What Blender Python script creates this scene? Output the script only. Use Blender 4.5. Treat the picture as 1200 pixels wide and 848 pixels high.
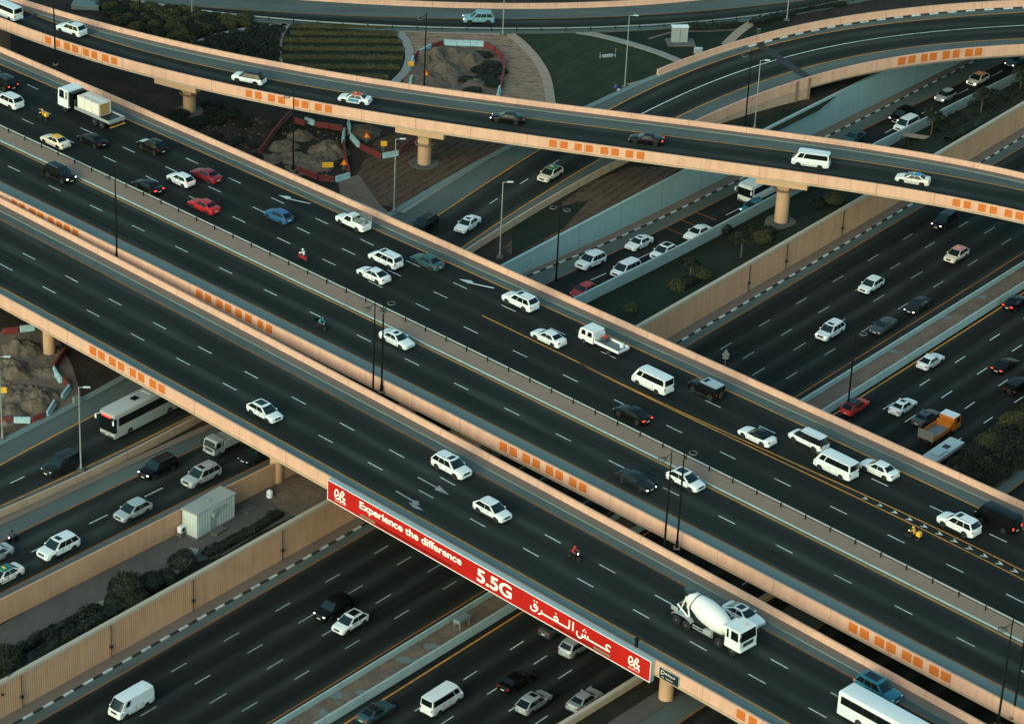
import bpy, bmesh, math, random
import numpy as np
from mathutils import Vector, Matrix
random.seed(7)
rng = np.random.default_rng(7)
SC = bpy.context.scene
COL = SC.collection
for _o in list(bpy.data.objects):
    bpy.data.objects.remove(_o)

# ------------------------------------------------------------------ camera
PITCH = math.radians(28.0)      # below the horizon
ROLL = math.radians(2.8)
FPX = 3430.0                    # focal length in pixels of a 1200 px wide picture
DECK = 11.0                     # level of the flyover decks above the sunken highway
FW = np.array([0, math.cos(PITCH), -math.sin(PITCH)])
R0 = np.array([1.0, 0, 0])
U0 = np.array([0, math.sin(PITCH), math.cos(PITCH)])
EX = math.cos(ROLL) * R0 + math.sin(ROLL) * U0
EY = math.sin(ROLL) * R0 - math.cos(ROLL) * U0
CAM = np.array([0, 0, DECK + 362.0 * math.sin(PITCH)])
cam_data = bpy.data.cameras.new('camera')
cam = bpy.data.objects.new('camera', cam_data)
COL.objects.link(cam)
M = Matrix(((EX[0], -EY[0], -FW[0], CAM[0]), (EX[1], -EY[1], -FW[1], CAM[1]), (EX[2], -EY[2], -FW[2], CAM[2]), (0, 0, 0, 1)))
cam.matrix_world = M
cam_data.sensor_width = 36.0
cam_data.lens = 36.0 * FPX / 1200.0
cam_data.clip_start = 1.0
cam_data.clip_end = 6000.0
SC.camera = cam

# ------------------------------------------------------------------ light
SUN_EL, SUN_AZ = 22.0, -122.0   # degrees; azimuth of the place the light comes from, counted from +X
world = bpy.data.worlds.new('World')
SC.world = world
world.use_nodes = True
wn = world.node_tree
bg = wn.nodes['Background']
sky = wn.nodes.new('ShaderNodeTexSky')
sky.sky_type = 'NISHITA'
sky.sun_disc = False
sky.sun_elevation = math.radians(SUN_EL)
sky.sun_rotation = math.radians(90.0 - SUN_AZ)
sky.air_density = 1.0
sky.dust_density = 1.5
sky.ozone_density = 2.0
tint = wn.nodes.new('ShaderNodeMix'); tint.data_type = 'RGBA'; tint.blend_type = 'MULTIPLY'
tint.inputs[0].default_value = 1.0; tint.inputs[7].default_value = (0.84, 1.10, 0.86, 1.0)
wn.links.new(sky.outputs[0], tint.inputs[6]); wn.links.new(tint.outputs[2], bg.inputs[0])
bg.inputs[1].default_value = 0.15
sun_d = bpy.data.lights.new('sun', 'SUN')
sun_d.energy = 0.95
sun_d.angle = math.radians(50.0)
sun_d.color = (1.0, 0.80, 0.66)
sun = bpy.data.objects.new('sun', sun_d)
COL.objects.link(sun)
_sd = Vector((math.cos(math.radians(SUN_AZ)) * math.cos(math.radians(SUN_EL)), math.sin(math.radians(SUN_AZ)) * math.cos(math.radians(SUN_EL)), math.sin(math.radians(SUN_EL))))
sun.rotation_euler = _sd.to_track_quat('Z', 'Y').to_euler()
sun.location = (-200, -200, 300)
SC.view_settings.view_transform = 'Standard'
SC.view_settings.look = 'None'
SC.view_settings.exposure = 0.75
SC.view_settings.gamma = 1.0
SC.view_settings.use_curve_mapping = False
SC.render.engine = 'CYCLES'
SC.cycles.max_bounces = 4
SC.cycles.diffuse_bounces = 2

# ------------------------------------------------------------------ helpers
def at(x, y, z):
    """point of the level z seen at pixel (x, y) of the 1200 x 848 photograph"""
    d = FW + EX * (x - 600.0) / FPX + EY * (y - 424.0) / FPX
    t = (z - CAM[2]) / d[2]
    return CAM + d * t

def pix(p):
    q = np.array(p) - CAM
    w = q @ FW
    return 600 + FPX * (q @ EX) / w, 424 + FPX * (q @ EY) / w

def tag(o, label=None, cat=None, group=None, kind=None):
    if label: o['label'] = label
    if cat: o['category'] = cat
    if group: o['group'] = group
    if kind: o['kind'] = kind
    return o

def empty(name, loc=(0, 0, 0), rz=0.0):
    o = bpy.data.objects.new(name, None)
    o.location = loc
    o.rotation_euler = (0, 0, rz)
    o.empty_display_size = 0.5
    COL.objects.link(o)
    return o

def link(name, mesh, parent=None, mats=None):
    o = bpy.data.objects.new(name, mesh)
    COL.objects.link(o)
    if parent: o.parent = parent
    if mats:
        for i, m in enumerate(mats):
            if i < len(o.material_slots):
                o.material_slots[i].link = 'OBJECT'
                o.material_slots[i].material = m
    return o

def mesh_from(name, verts, faces, mats=(), midx=None, uvs=None, smooth=False, angle=35):
    me = bpy.data.meshes.new(name)
    me.from_pydata([tuple(v) for v in verts], [], faces)
    for m in mats: me.materials.append(m)
    if midx is not None:
        me.polygons.foreach_set('material_index', midx)
    if uvs is not None:
        ul = me.uv_layers.new(name='UVMap')
        li = np.zeros(len(me.loops), dtype=np.int32)
        me.loops.foreach_get('vertex_index', li)
        ul.data.foreach_set('uv', np.array(uvs, dtype=np.float32)[li].ravel())
    if smooth:
        me.polygons.foreach_set('use_smooth', [True] * len(me.polygons))
        me.set_sharp_from_angle(angle=math.radians(angle))
    me.update()
    return me

class MB:
    """collects simple shapes into ONE mesh"""
    def __init__(s): s.v = []; s.f = []; s.m = []
    def add(s, vs, fs, mi=0):
        b = len(s.v); s.v += [tuple(v) for v in vs]; s.f += [tuple(b + i for i in f) for f in fs]; s.m += [mi] * len(fs)
    def box(s, c, d, mi=0, taper=(1, 1), shift=(0, 0), bev=0.0, rz=0.0):
        x, y, z = c; a, b, h = d[0] / 2, d[1] / 2, d[2] / 2
        vs = []
        if bev > 0:
            k = min(bev, a * .9, b * .9, h * .9)
            rings = [(-h, -k), (-h + k, 0), (h - k, 0), (h, -k)]
            for zz, ins in rings:
                t = (zz + h) / (2 * h)
                ax = (a + ins) * (1 + (taper[0] - 1) * t); by = (b + ins) * (1 + (taper[1] - 1) * t)
                q = k
                for sx, sy in ((-1, -1), (1, -1), (1, 1), (-1, 1)):
                    p1 = (sx * ax, sy * (by - q)); p2 = (sx * (ax - q), sy * by)
                    if sx * sy > 0: p1, p2 = p2, p1
                    if sx * sy > 0: vs += [(p1[0] + shift[0] * t, p1[1] + shift[1] * t, zz)[0:3], (p2[0] + shift[0] * t, p2[1] + shift[1] * t, zz)]
                    else: vs += [(p1[0] + shift[0] * t, p1[1] + shift[1] * t, zz), (p2[0] + shift[0] * t, p2[1] + shift[1] * t, zz)]
            # order each ring by angle so that it is a simple loop
            out = []
            for r in range(4):
                ring = vs[r * 8:(r + 1) * 8]
                cx0 = sum(p[0] for p in ring) / 8; cy0 = sum(p[1] for p in ring) / 8
                ring.sort(key=lambda p: math.atan2((p[1] - cy0) / max(b, 1e-6), (p[0] - cx0) / max(a, 1e-6)))
                out += ring
            vs = out
            fs = [tuple(range(7, -1, -1)), tuple(range(24, 32))]
            for r in range(3):
                for i in range(8):
                    j = (i + 1) % 8
                    fs.append((r * 8 + i, r * 8 + j, r * 8 + 8 + j, r * 8 + 8 + i))
        else:
            for zz, t in ((-h, 0), (h, 1)):
                for sx, sy in ((-1, -1), (1, -1), (1, 1), (-1, 1)):
                    vs.append((sx * a * (1 + (taper[0] - 1) * t) + shift[0] * t, sy * b * (1 + (taper[1] - 1) * t) + shift[1] * t, zz))
            fs = [(3, 2, 1, 0), (4, 5, 6, 7), (0, 1, 5, 4), (1, 2, 6, 5), (2, 3, 7, 6), (3, 0, 4, 7)]
        cr, sr = math.cos(rz), math.sin(rz)
        s.add([(x + p[0] * cr - p[1] * sr, y + p[0] * sr + p[1] * cr, z + p[2]) for p in vs], fs, mi)
        return s
    def tube(s, p, q, r, r2=None, n=10, mi=0, cap=True):
        p = Vector(p); q = Vector(q); r2 = r if r2 is None else r2
        d = (q - p).normalized()
        a = d.orthogonal().normalized(); b = d.cross(a)
        vs = []
        for c, rr in ((p, r), (q, r2)):
            for i in range(n):
                t = 2 * math.pi * i / n
                vs.append(c + a * math.cos(t) * rr + b * math.sin(t) * rr)
        fs = [(i, (i + 1) % n, n + (i + 1) % n, n + i) for i in range(n)]
        if cap: fs += [tuple(range(n - 1, -1, -1)), tuple(range(n, 2 * n))]
        s.add(vs, fs, mi); return s
    def path(s, pts, r, n=6, mi=0):
        for a, b in zip(pts[:-1], pts[1:]): s.tube(a, b, r, n=n, mi=mi)
        return s
    def lathe(s, o, axis, prof, n=20, mi=0):
        o = Vector(o); d = Vector(axis).normalized(); a = d.orthogonal().normalized(); b = d.cross(a)
        vs = []
        for h, r in prof:
            for i in range(n):
                t = 2 * math.pi * i / n
                vs.append(o + d * h + (a * math.cos(t) + b * math.sin(t)) * r)
        fs = []
        for k in range(len(prof) - 1):
            for i in range(n):
                j = (i + 1) % n
                fs.append((k * n + i, k * n + j, (k + 1) * n + j, (k + 1) * n + i))
        fs += [tuple(range(n - 1, -1, -1)), tuple(range((len(prof) - 1) * n, len(prof) * n))]
        s.add(vs, fs, mi); return s
    def torus(s, o, axis, R, r, n=18, k=6, mi=0):
        o = Vector(o); d = Vector(axis).normalized(); a = d.orthogonal().normalized(); b = d.cross(a)
        vs = []
        for i in range(n):
            t = 2 * math.pi * i / n; e = a * math.cos(t) + b * math.sin(t)
            for j in range(k):
                u = 2 * math.pi * j / k
                vs.append(o + e * (R + r * math.cos(u)) + d * r * math.sin(u))
        fs = [(i * k + j, ((i + 1) % n) * k + j, ((i + 1) % n) * k + (j + 1) % k, i * k + (j + 1) % k) for i in range(n) for j in range(k)]
        s.add(vs, fs, mi); return s
    def prism(s, poly, y0, y1, mi=0):
        """polygon in (x, z) extruded along y"""
        n = len(poly)
        vs = [(p[0], y0, p[1]) for p in poly] + [(p[0], y1, p[1]) for p in poly]
        fs = [tuple(range(n)), tuple(range(2 * n - 1, n - 1, -1))] + [((i + 1) % n, i, n + i, n + (i + 1) % n) for i in range(n)]
        s.add(vs, fs, mi); return s
    def mesh(s, name, mats=(), smooth=False, angle=35, fix=True):
        me = mesh_from(name, s.v, s.f, mats, s.m)
        if fix:
            bm = bmesh.new(); bm.from_mesh(me)
            bmesh.ops.recalc_face_normals(bm, faces=bm.faces)
            bm.to_mesh(me); bm.free()
        if smooth:
            me.polygons.foreach_set('use_smooth', [True] * len(me.polygons))
            me.set_sharp_from_angle(angle=math.radians(angle))
        return me
    def build(s, name, mats, parent=None, smooth=False, angle=35):
        if not isinstance(mats, (list, tuple)): mats = [mats]
        return link(name, s.mesh(name, mats, smooth, angle), parent)

# ------------------------------------------------------------------ materials
def new_mat(name):
    m = bpy.data.materials.new(name); m.use_nodes = True
    nt = m.node_tree
    return m, nt, nt.nodes['Principled BSDF']

def N(nt, kind, **kw):
    n = nt.nodes.new(kind)
    for k, v in kw.items(): setattr(n, k, v)
    return n

def math_node(nt, op, a, b=None, clamp=False):
    n = N(nt, 'ShaderNodeMath', operation=op); n.use_clamp = clamp
    for i, x in enumerate((a, b)):
        if x is None: continue
        if isinstance(x, (int, float)): n.inputs[i].default_value = x
        else: nt.links.new(x, n.inputs[i])
    return n.outputs[0]

def mixc(nt, fac, a, b):
    n = N(nt, 'ShaderNodeMix', data_type='RGBA')
    for i, x in ((0, fac), (6, a), (7, b)):
        if isinstance(x, (int, float)): n.inputs[i].default_value = x
        elif isinstance(x, tuple): n.inputs[i].default_value = (x[0], x[1], x[2], 1)
        else: nt.links.new(x, n.inputs[i])
    return n.outputs[2]

def noise(nt, vec, scale, detail=3, rough=0.55):
    n = N(nt, 'ShaderNodeTexNoise'); n.inputs['Scale'].default_value = scale
    n.inputs['Detail'].default_value = detail; n.inputs['Roughness'].default_value = rough
    if vec is not None: nt.links.new(vec, n.inputs['Vector'])
    return n.outputs['Fac']

def ramp(nt, fac, lo, hi):
    n = N(nt, 'ShaderNodeMapRange'); n.inputs[1].default_value = lo; n.inputs[2].default_value = hi
    nt.links.new(fac, n.inputs[0]); return n.outputs[0]

def scalev(nt, vec, sx, sy, sz=1.0, rot=0.0):
    n = N(nt, 'ShaderNodeMapping'); n.inputs['Scale'].default_value = (sx, sy, sz); n.inputs['Rotation'].default_value = (0, 0, rot)
    nt.links.new(vec, n.inputs['Vector']); return n.outputs[0]

def uvn(nt): return N(nt, 'ShaderNodeUVMap').outputs[0]
def posn(nt): return N(nt, 'ShaderNodeNewGeometry').outputs['Position']
def objn(nt): return N(nt, 'ShaderNodeTexCoord').outputs['Object']

def plain(name, c, rough=0.6, metal=0.0, spec=0.5, vary=0.12, scale=2.0, coat=0.0, emit=None, es=0.0):
    """one colour with a little grime"""
    m, nt, b = new_mat(name)
    if vary > 0:
        f = noise(nt, objn(nt), scale, 4)
        k = 1 - vary
        col = mixc(nt, f, (c[0] * k, c[1] * k, c[2] * k), tuple(min(1, x * (1 + vary)) for x in c))
        nt.links.new(col, b.inputs['Base Color'])
    else:
        b.inputs['Base Color'].default_value = (*c, 1)
    b.inputs['Roughness'].default_value = rough
    b.inputs['Metallic'].default_value = metal
    b.inputs['Specular IOR Level'].default_value = spec
    b.inputs['Coat Weight'].default_value = coat
    b.inputs['Coat Roughness'].default_value = 0.08
    if emit:
        b.inputs['Emission Color'].default_value = (*emit, 1); b.inputs['Emission Strength'].default_value = es
    return m

def road_mat(name, c, worn, lane=3.94, phase=0.0, amount=0.62):
    """asphalt; UV = metres along / across, paler unworn bands between the wheel paths, streaks along the road"""
    m, nt, b = new_mat(name)
    uv = uvn(nt)
    sep = N(nt, 'ShaderNodeSeparateXYZ'); nt.links.new(uv, sep.inputs[0])
    v = sep.outputs[1]
    t = math_node(nt, 'MULTIPLY', math_node(nt, 'ADD', v, phase), 2 * math.pi / lane)
    w = math_node(nt, 'POWER', math_node(nt, 'ADD', math_node(nt, 'MULTIPLY', math_node(nt, 'COSINE', t), 0.5), 0.5), 2.5)
    st = noise(nt, scalev(nt, uv, 0.015, 1.1), 1.0, 4, 0.6)
    st2 = noise(nt, scalev(nt, uv, 0.09, 0.35), 1.0, 3, 0.5)
    f = math_node(nt, 'ADD', math_node(nt, 'MULTIPLY', w, 0.70), math_node(nt, 'MULTIPLY', st, 0.75))
    f = math_node(nt, 'MULTIPLY', ramp(nt, f, 0.30, 0.98), ramp(nt, st2, 0.15, 0.62))
    f = math_node(nt, 'MULTIPLY', f, amount, True)
    fine = noise(nt, posn(nt), 3.0, 4, 0.7)
    col = mixc(nt, f, c, worn)
    col = mixc(nt, math_node(nt, 'MULTIPLY', fine, 0.35), col, tuple(x * 0.55 for x in c))
    nt.links.new(col, b.inputs['Base Color'])
    # oil stains, drips and patched areas
    oil = ramp(nt, noise(nt, scalev(nt, uv, 0.10, 0.55), 1.0, 6, 0.7), 0.60, 0.74)
    col = mixc(nt, math_node(nt, 'MULTIPLY', oil, 0.55), col, tuple(x * 0.35 for x in c))
    vor = N(nt, 'ShaderNodeTexVoronoi'); vor.inputs['Scale'].default_value = 1.0
    nt.links.new(scalev(nt, uv, 0.035, 0.27), vor.inputs['Vector'])
    sepv = N(nt, 'ShaderNodeSeparateColor'); nt.links.new(vor.outputs['Color'], sepv.inputs[0])
    pt_ = ramp(nt, sepv.outputs[0], 0.2, 1.0)
    col = mixc(nt, math_node(nt, 'MULTIPLY', pt_, 0.08), col, worn)
    nt.links.new(col, b.inputs['Base Color'])
    b.inputs['Roughness'].default_value = 0.92
    b.inputs['Specular IOR Level'].default_value = 0.10
    bp = N(nt, 'ShaderNodeBump'); bp.inputs['Strength'].default_value = 0.25; bp.inputs['Distance'].default_value = 0.02
    nt.links.new(noise(nt, posn(nt), 14.0, 3), bp.inputs['Height']); nt.links.new(bp.outputs[0], b.inputs['Normal'])
    return m

def line_mat(name, c, wear=0.8):
    """road paint, scuffed through to the asphalt in places"""
    m, nt, b = new_mat(name); p = posn(nt)
    f = ramp(nt, math_node(nt, 'ADD', math_node(nt, 'MULTIPLY', noise(nt, p, 2.2, 6, 0.75), 0.65), math_node(nt, 'MULTIPLY', noise(nt, p, 0.12, 3), 0.35)), 0.44, 0.62)
    nt.links.new(mixc(nt, math_node(nt, 'MULTIPLY', f, wear), c, tuple(0.35 * x + 0.02 for x in c)), b.inputs['Base Color'])
    b.inputs['Roughness'].default_value = 0.8; b.inputs['Specular IOR Level'].default_value = 0.15
    return m

def concrete_mat(name, c, stain=(0.5, 0.42, 0.36), joint=0.0, amount=0.35, rough=0.8):
    """painted / bare concrete; UV x = metres along; drips and grime, dark joints every `joint` metres"""
    m, nt, b = new_mat(name)
    uv = uvn(nt)
    g = noise(nt, posn(nt), 0.35, 5, 0.65)
    drip = noise(nt, scalev(nt, uv, 1.3, 0.12), 1.0, 4, 0.6)
    f = math_node(nt, 'MULTIPLY', math_node(nt, 'ADD', math_node(nt, 'MULTIPLY', g, 0.55), math_node(nt, 'MULTIPLY', drip, 0.55)), 1.0)
    f = math_node(nt, 'MULTIPLY', ramp(nt, f, 0.42, 0.85), amount, True)
    col = mixc(nt, f, c, tuple(c[i] * stain[i] for i in range(3)))
    tone = noise(nt, scalev(nt, uv, 0.06, 0.0), 1.0, 2)
    col = mixc(nt, math_node(nt, 'MULTIPLY', tone, 0.25), col, tuple(x * 0.8 for x in c))
    if joint > 0:
        sep = N(nt, 'ShaderNodeSeparateXYZ'); nt.links.new(uv, sep.inputs[0])
        fr = math_node(nt, 'FRACT', math_node(nt, 'DIVIDE', sep.outputs[0], joint))
        j = math_node(nt, 'LESS_THAN', fr, 0.06 / joint)
        col = mixc(nt, math_node(nt, 'MULTIPLY', j, 0.75), col, tuple(x * 0.22 for x in c))
    nt.links.new(col, b.inputs['Base Color'])
    b.inputs['Roughness'].default_value = rough
    b.inputs['Specular IOR Level'].default_value = 0.3
    bp = N(nt, 'ShaderNodeBump'); bp.inputs['Strength'].default_value = 0.3; bp.inputs['Distance'].default_value = 0.02
    nt.links.new(noise(nt, posn(nt), 5.0, 4), bp.inputs['Height']); nt.links.new(bp.outputs[0], b.inputs['Normal'])
    return m

def ground_mat(name, a, b2, c3=None, scale=0.25, fine=2.5, lines=None):
    """soil, sand or lawn in three tones; `lines` = (spacing, angle, strength, wobble) for furrows"""
    m, nt, b = new_mat(name)
    p = posn(nt)
    n1 = ramp(nt, noise(nt, p, scale, 6, 0.65), 0.35, 0.65)
    n2 = ramp(nt, noise(nt, p, fine, 4, 0.7), 0.3, 0.7)
    col = mixc(nt, n1, a, b2)
    col = mixc(nt, math_node(nt, 'MULTIPLY', n2, 0.55), col, c3 or tuple(x * 0.5 for x in a))
    if lines:
        q = scalev(nt, p, 1, 1, 1, lines[1])
        sep = N(nt, 'ShaderNodeSeparateXYZ'); nt.links.new(q, sep.inputs[0])
        wob = math_node(nt, 'MULTIPLY', noise(nt, p, 0.6, 3), lines[3])
        s = math_node(nt, 'SINE', math_node(nt, 'MULTIPLY', math_node(nt, 'ADD', sep.outputs[1], wob), 2 * math.pi / lines[0]))
        br = ramp(nt, noise(nt, scalev(nt, p, 0.5, 1.2, 1, lines[1]), 1.0, 3), 0.4, 0.6)
        s = math_node(nt, 'MULTIPLY', math_node(nt, 'MULTIPLY', ramp(nt, s, 0.1, 0.9), br), lines[2], True)
        col = mixc(nt, s, col, tuple(x * 0.3 for x in a))
    nt.links.new(col, b.inputs['Base Color'])
    b.inputs['Roughness'].default_value = 0.95
    b.inputs['Specular IOR Level'].default_value = 0.15
    bp = N(nt, 'ShaderNodeBump'); bp.inputs['Strength'].default_value = 0.7; bp.inputs['Distance'].default_value = 0.15
    nt.links.new(noise(nt, p, 1.6, 5), bp.inputs['Height']); nt.links.new(bp.outputs[0], b.inputs['Normal'])
    return m

def leaf_mat(name, a, b2, c3, scale=0.5):
    m, nt, b = new_mat(name)
    p = posn(nt)
    n1 = ramp(nt, noise(nt, p, scale, 4), 0.35, 0.65)
    n2 = ramp(nt, noise(nt, p, scale * 5, 3), 0.4, 0.7)
    col = mixc(nt, n1, a, b2)
    col = mixc(nt, n2, col, c3)
    nt.links.new(col, b.inputs['Base Color'])
    b.inputs['Roughness'].default_value = 0.75
    b.inputs['Specular IOR Level'].default_value = 0.25
    return m

ASPH = (0.0160, 0.0190, 0.0162)
WORN = (0.070, 0.083, 0.073)
MT = {}
MT['asphalt'] = road_mat('dark asphalt', ASPH, WORN)
MT['asphalt_new'] = road_mat('fresh dark asphalt', (0.0150, 0.0175, 0.0155), (0.038, 0.045, 0.040), amount=0.6)
MT['asphalt_low'] = road_mat('highway asphalt', (0.0105, 0.0125, 0.0110), (0.046, 0.054, 0.048), 3.65, amount=0.75)
MT['shoulder'] = road_mat('grey shoulder', (0.15, 0.20, 0.19), (0.19, 0.25, 0.235), 40.0, amount=0.6)
MT['shoulder_dark'] = road_mat('dusty shoulder', (0.070, 0.092, 0.085), (0.13, 0.155, 0.145), 40.0, amount=0.8)
MT['walk'] = concrete_mat('brown walkway concrete', (0.20, 0.155, 0.125), (0.6, 0.55, 0.5), 0, 0.6)
MT['median'] = concrete_mat('median paving', (0.30, 0.205, 0.150), (0.6, 0.6, 0.6), 0, 0.6)
MT['parapet'] = concrete_mat('beige painted parapet', (0.71, 0.415, 0.295), (0.50, 0.42, 0.38), 8.0, 0.60)
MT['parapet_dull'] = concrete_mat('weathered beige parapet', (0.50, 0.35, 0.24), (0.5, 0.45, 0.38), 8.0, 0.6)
MT['wall'] = concrete_mat('tan ribbed wall', (0.60, 0.335, 0.20), (0.5, 0.45, 0.4), 0, 0.65)
MT['wall_cap'] = concrete_mat('wall coping', (0.50, 0.42, 0.33), (0.6, 0.55, 0.5), 0, 0.4)
MT['teal'] = concrete_mat('bare grey concrete', (0.31, 0.42, 0.42), (0.6, 0.62, 0.62), 10.0, 0.55)
MT['barrier'] = concrete_mat('grey concrete barrier', (0.36, 0.47, 0.455), (0.5, 0.5, 0.48), 6.0, 0.5)
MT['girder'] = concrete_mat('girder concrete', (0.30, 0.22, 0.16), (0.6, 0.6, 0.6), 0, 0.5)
MT['pier'] = concrete_mat('painted pier concrete', (0.56, 0.34, 0.20), (0.6, 0.55, 0.5), 0, 0.5)
MT['orange'] = plain('orange panel paint', (0.56, 0.135, 0.016), 0.7, vary=0.2)
MT['line_orange'] = line_mat('orange road paint', (0.62, 0.26, 0.045))
MT['line_faded'] = line_mat('worn orange road paint', (0.32, 0.12, 0.03))
MT['line_white'] = line_mat('white road paint', (0.64, 0.70, 0.68))
MT['line_dim'] = line_mat('worn white road paint', (0.34, 0.38, 0.37))
MT['black_paint'] = plain('black kerb paint', (0.02, 0.02, 0.02), 0.8)
MT['steel'] = plain('galvanised steel', (0.30, 0.34, 0.34), 0.5, 0.3)
MT['dark_steel'] = plain('black lamp paint', (0.005, 0.006, 0.006), 0.8, 0.0, 0.15)
MT['grey_steel'] = plain('grey pole paint', (0.28, 0.30, 0.29), 0.5, 0.2)
MT['lamp_white'] = plain('lamp housing', (0.55, 0.58, 0.56), 0.5)
MT['soil'] = ground_mat('dark soil', (0.026, 0.022, 0.017), (0.055, 0.040, 0.029), (0.012, 0.012, 0.010))
MT['soil_dark'] = ground_mat('dark planted soil', (0.018, 0.020, 0.014), (0.035, 0.030, 0.022), (0.010, 0.012, 0.009))  # under-deck shade is put into this colour, darker than the bare soil
MT['soil_rows'] = ground_mat('furrowed soil', (0.13, 0.085, 0.055), (0.09, 0.06, 0.042), (0.05, 0.035, 0.026), lines=(1.3, math.radians(-60), 0.9, 0.8))
MT['sand'] = ground_mat('sand with irrigation lines', (0.33, 0.22, 0.15), (0.25, 0.165, 0.115), (0.17, 0.115, 0.08), lines=(1.3, 0.0, 0.85, 2.6))
MT['sand_pale'] = ground_mat('bare sand', (0.22, 0.165, 0.125), (0.14, 0.105, 0.08), (0.085, 0.068, 0.055), 0.35, 3.0)
MT['lawn'] = ground_mat('lawn', (0.020, 0.032, 0.016), (0.040, 0.047, 0.024), (0.012, 0.019, 0.010), lines=(3.0, math.radians(-55), 0.35, 0.8))
MT['lawn_dark'] = ground_mat('dark lawn', (0.012, 0.020, 0.011), (0.02, 0.027, 0.015), (0.009, 0.014, 0.009))
MT['mound'] = ground_mat('earth mound', (0.20, 0.155, 0.115), (0.105, 0.08, 0.06), (0.06, 0.045, 0.034), 0.6, 3.5)
MT['paving'] = concrete_mat('grey paved path', (0.26, 0.25, 0.23), (0.6, 0.6, 0.6), 2.5, 0.5)
MT['paving_dark'] = concrete_mat('shade darkened paving', (0.105, 0.100, 0.088), (0.5, 0.5, 0.5), 0, 0.8)  # base colour lowered to stand in for the deep shade under the decks
MT['pave_tan'] = concrete_mat('tan paved path', (0.34, 0.25, 0.19), (0.6, 0.6, 0.6), 2.5, 0.5)
MT['leaf'] = leaf_mat('hedge leaves', (0.013, 0.020, 0.011), (0.024, 0.031, 0.015), (0.009, 0.013, 0.008))
MT['leaf_olive'] = leaf_mat('olive leaves', (0.050, 0.054, 0.020), (0.085, 0.080, 0.026), (0.030, 0.034, 0.016))
MT['leaf_row'] = leaf_mat('planted row leaves', (0.050, 0.056, 0.020), (0.082, 0.074, 0.024), (0.060, 0.044, 0.022), 0.3)
MT['bark'] = plain('bark', (0.10, 0.075, 0.055), 0.9)
# ------------------------------------------------------------------ lines of the roads
class Fam:
    """roads that run the same way: axis angle (degrees) and level as a function of the distance along it"""
    def __init__(s, ang, ctrl):
        a = math.radians(ang)
        s.d = np.array([math.cos(a), math.sin(a)]); s.n = np.array([-math.sin(a), math.cos(a)])
        if isinstance(ctrl, (int, float)):
            s.cu = np.array([0.0, 1.0]); s.cz = np.array([ctrl, ctrl], float)
        else:
            k = sorted([(float(at(p[0], p[1], z)[:2] @ s.d), z) for p, z in ctrl])
            s.cu = np.array([q[0] for q in k]); s.cz = np.array([q[1] for q in k], float)
        s.fu = np.linspace(s.cu[0] - 60, s.cu[-1] + 60, 400)
        z = np.interp(s.fu, s.cu, s.cz)
        if len(set(s.cz)) > 1:
            w = 31; z = np.convolve(np.pad(z, w // 2, mode='edge'), np.ones(w) / w, 'valid')
        s.fz = z
    def z(s, u): return np.interp(u, s.fu, s.fz)
    def hit(s, x, y, h=0.0):
        z = float(s.cz[0])
        for _ in range(12):
            p = at(x, y, z + h); z = float(s.z(p[:2] @ s.d))
        return p, z

class Ln:
    def __init__(s, fam, pts, deg=2, h=0.0, e=30.0, off=0.0):
        s.f = fam; s.off = off
        P = np.array([fam.hit(x, y, h)[0] for x, y in pts])
        u = P[:, :2] @ fam.d; v = P[:, :2] @ fam.n
        s.c = (u.min() + u.max()) / 2; s.k = (u.max() - u.min()) / 2 or 1
        s.co = np.polyfit((u - s.c) / s.k, v, min(deg, len(pts) - 1))
        s.res = np.abs(np.polyval(s.co, (u - s.c) / s.k) - v).max()
        s.lo, s.hi = u.min(), u.max()
        s.u0, s.u1 = u.min() - e, u.max() + e
    def shifted(s, d):
        import copy
        q = copy.copy(s); q.off = s.off + d; return q
    def vv(s, u):
        t = (np.asarray(u, float) - s.c) / s.k
        # straight on beyond the measured stretch
        tl, th = (s.lo - s.c) / s.k, (s.hi - s.c) / s.k
        tc = np.clip(t, tl, th); dp = np.polyder(s.co)
        return np.polyval(s.co, tc) + np.polyval(dp, tc) * (t - tc)
    def xy(s, u):
        u = np.asarray(u, float); v = s.vv(u)
        e = 0.5; sl = (s.vv(u + e) - s.vv(u - e)) / (2 * e)
        L = np.sqrt(1 + sl ** 2)
        tu, tv = 1 / L, sl / L
        uu = u - tv * s.off; v2 = v + tu * s.off
        P = np.outer(uu, s.f.d) + np.outer(v2, s.f.n)
        T = np.outer(tu, s.f.d) + np.outer(tv, s.f.n)
        return P, T
    def pt(s, u, dz=0.0):
        P, T = s.xy([u]); return np.array([P[0, 0], P[0, 1], s.f.z(u) + dz])
    def ang(s, u):
        P, T = s.xy([u]); return math.atan2(T[0, 1], T[0, 0])
    def at_px(s, x, y, h=0.0):
        p, z = s.f.hit(x, y, h); return float(p[:2] @ s.f.d)
    def range(s, u0=None, u1=None, step=3.0):
        a = s.u0 if u0 is None else u0; b = s.u1 if u1 is None else u1
        return np.linspace(a, b, max(2, int(abs(b - a) / step) + 1))

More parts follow.
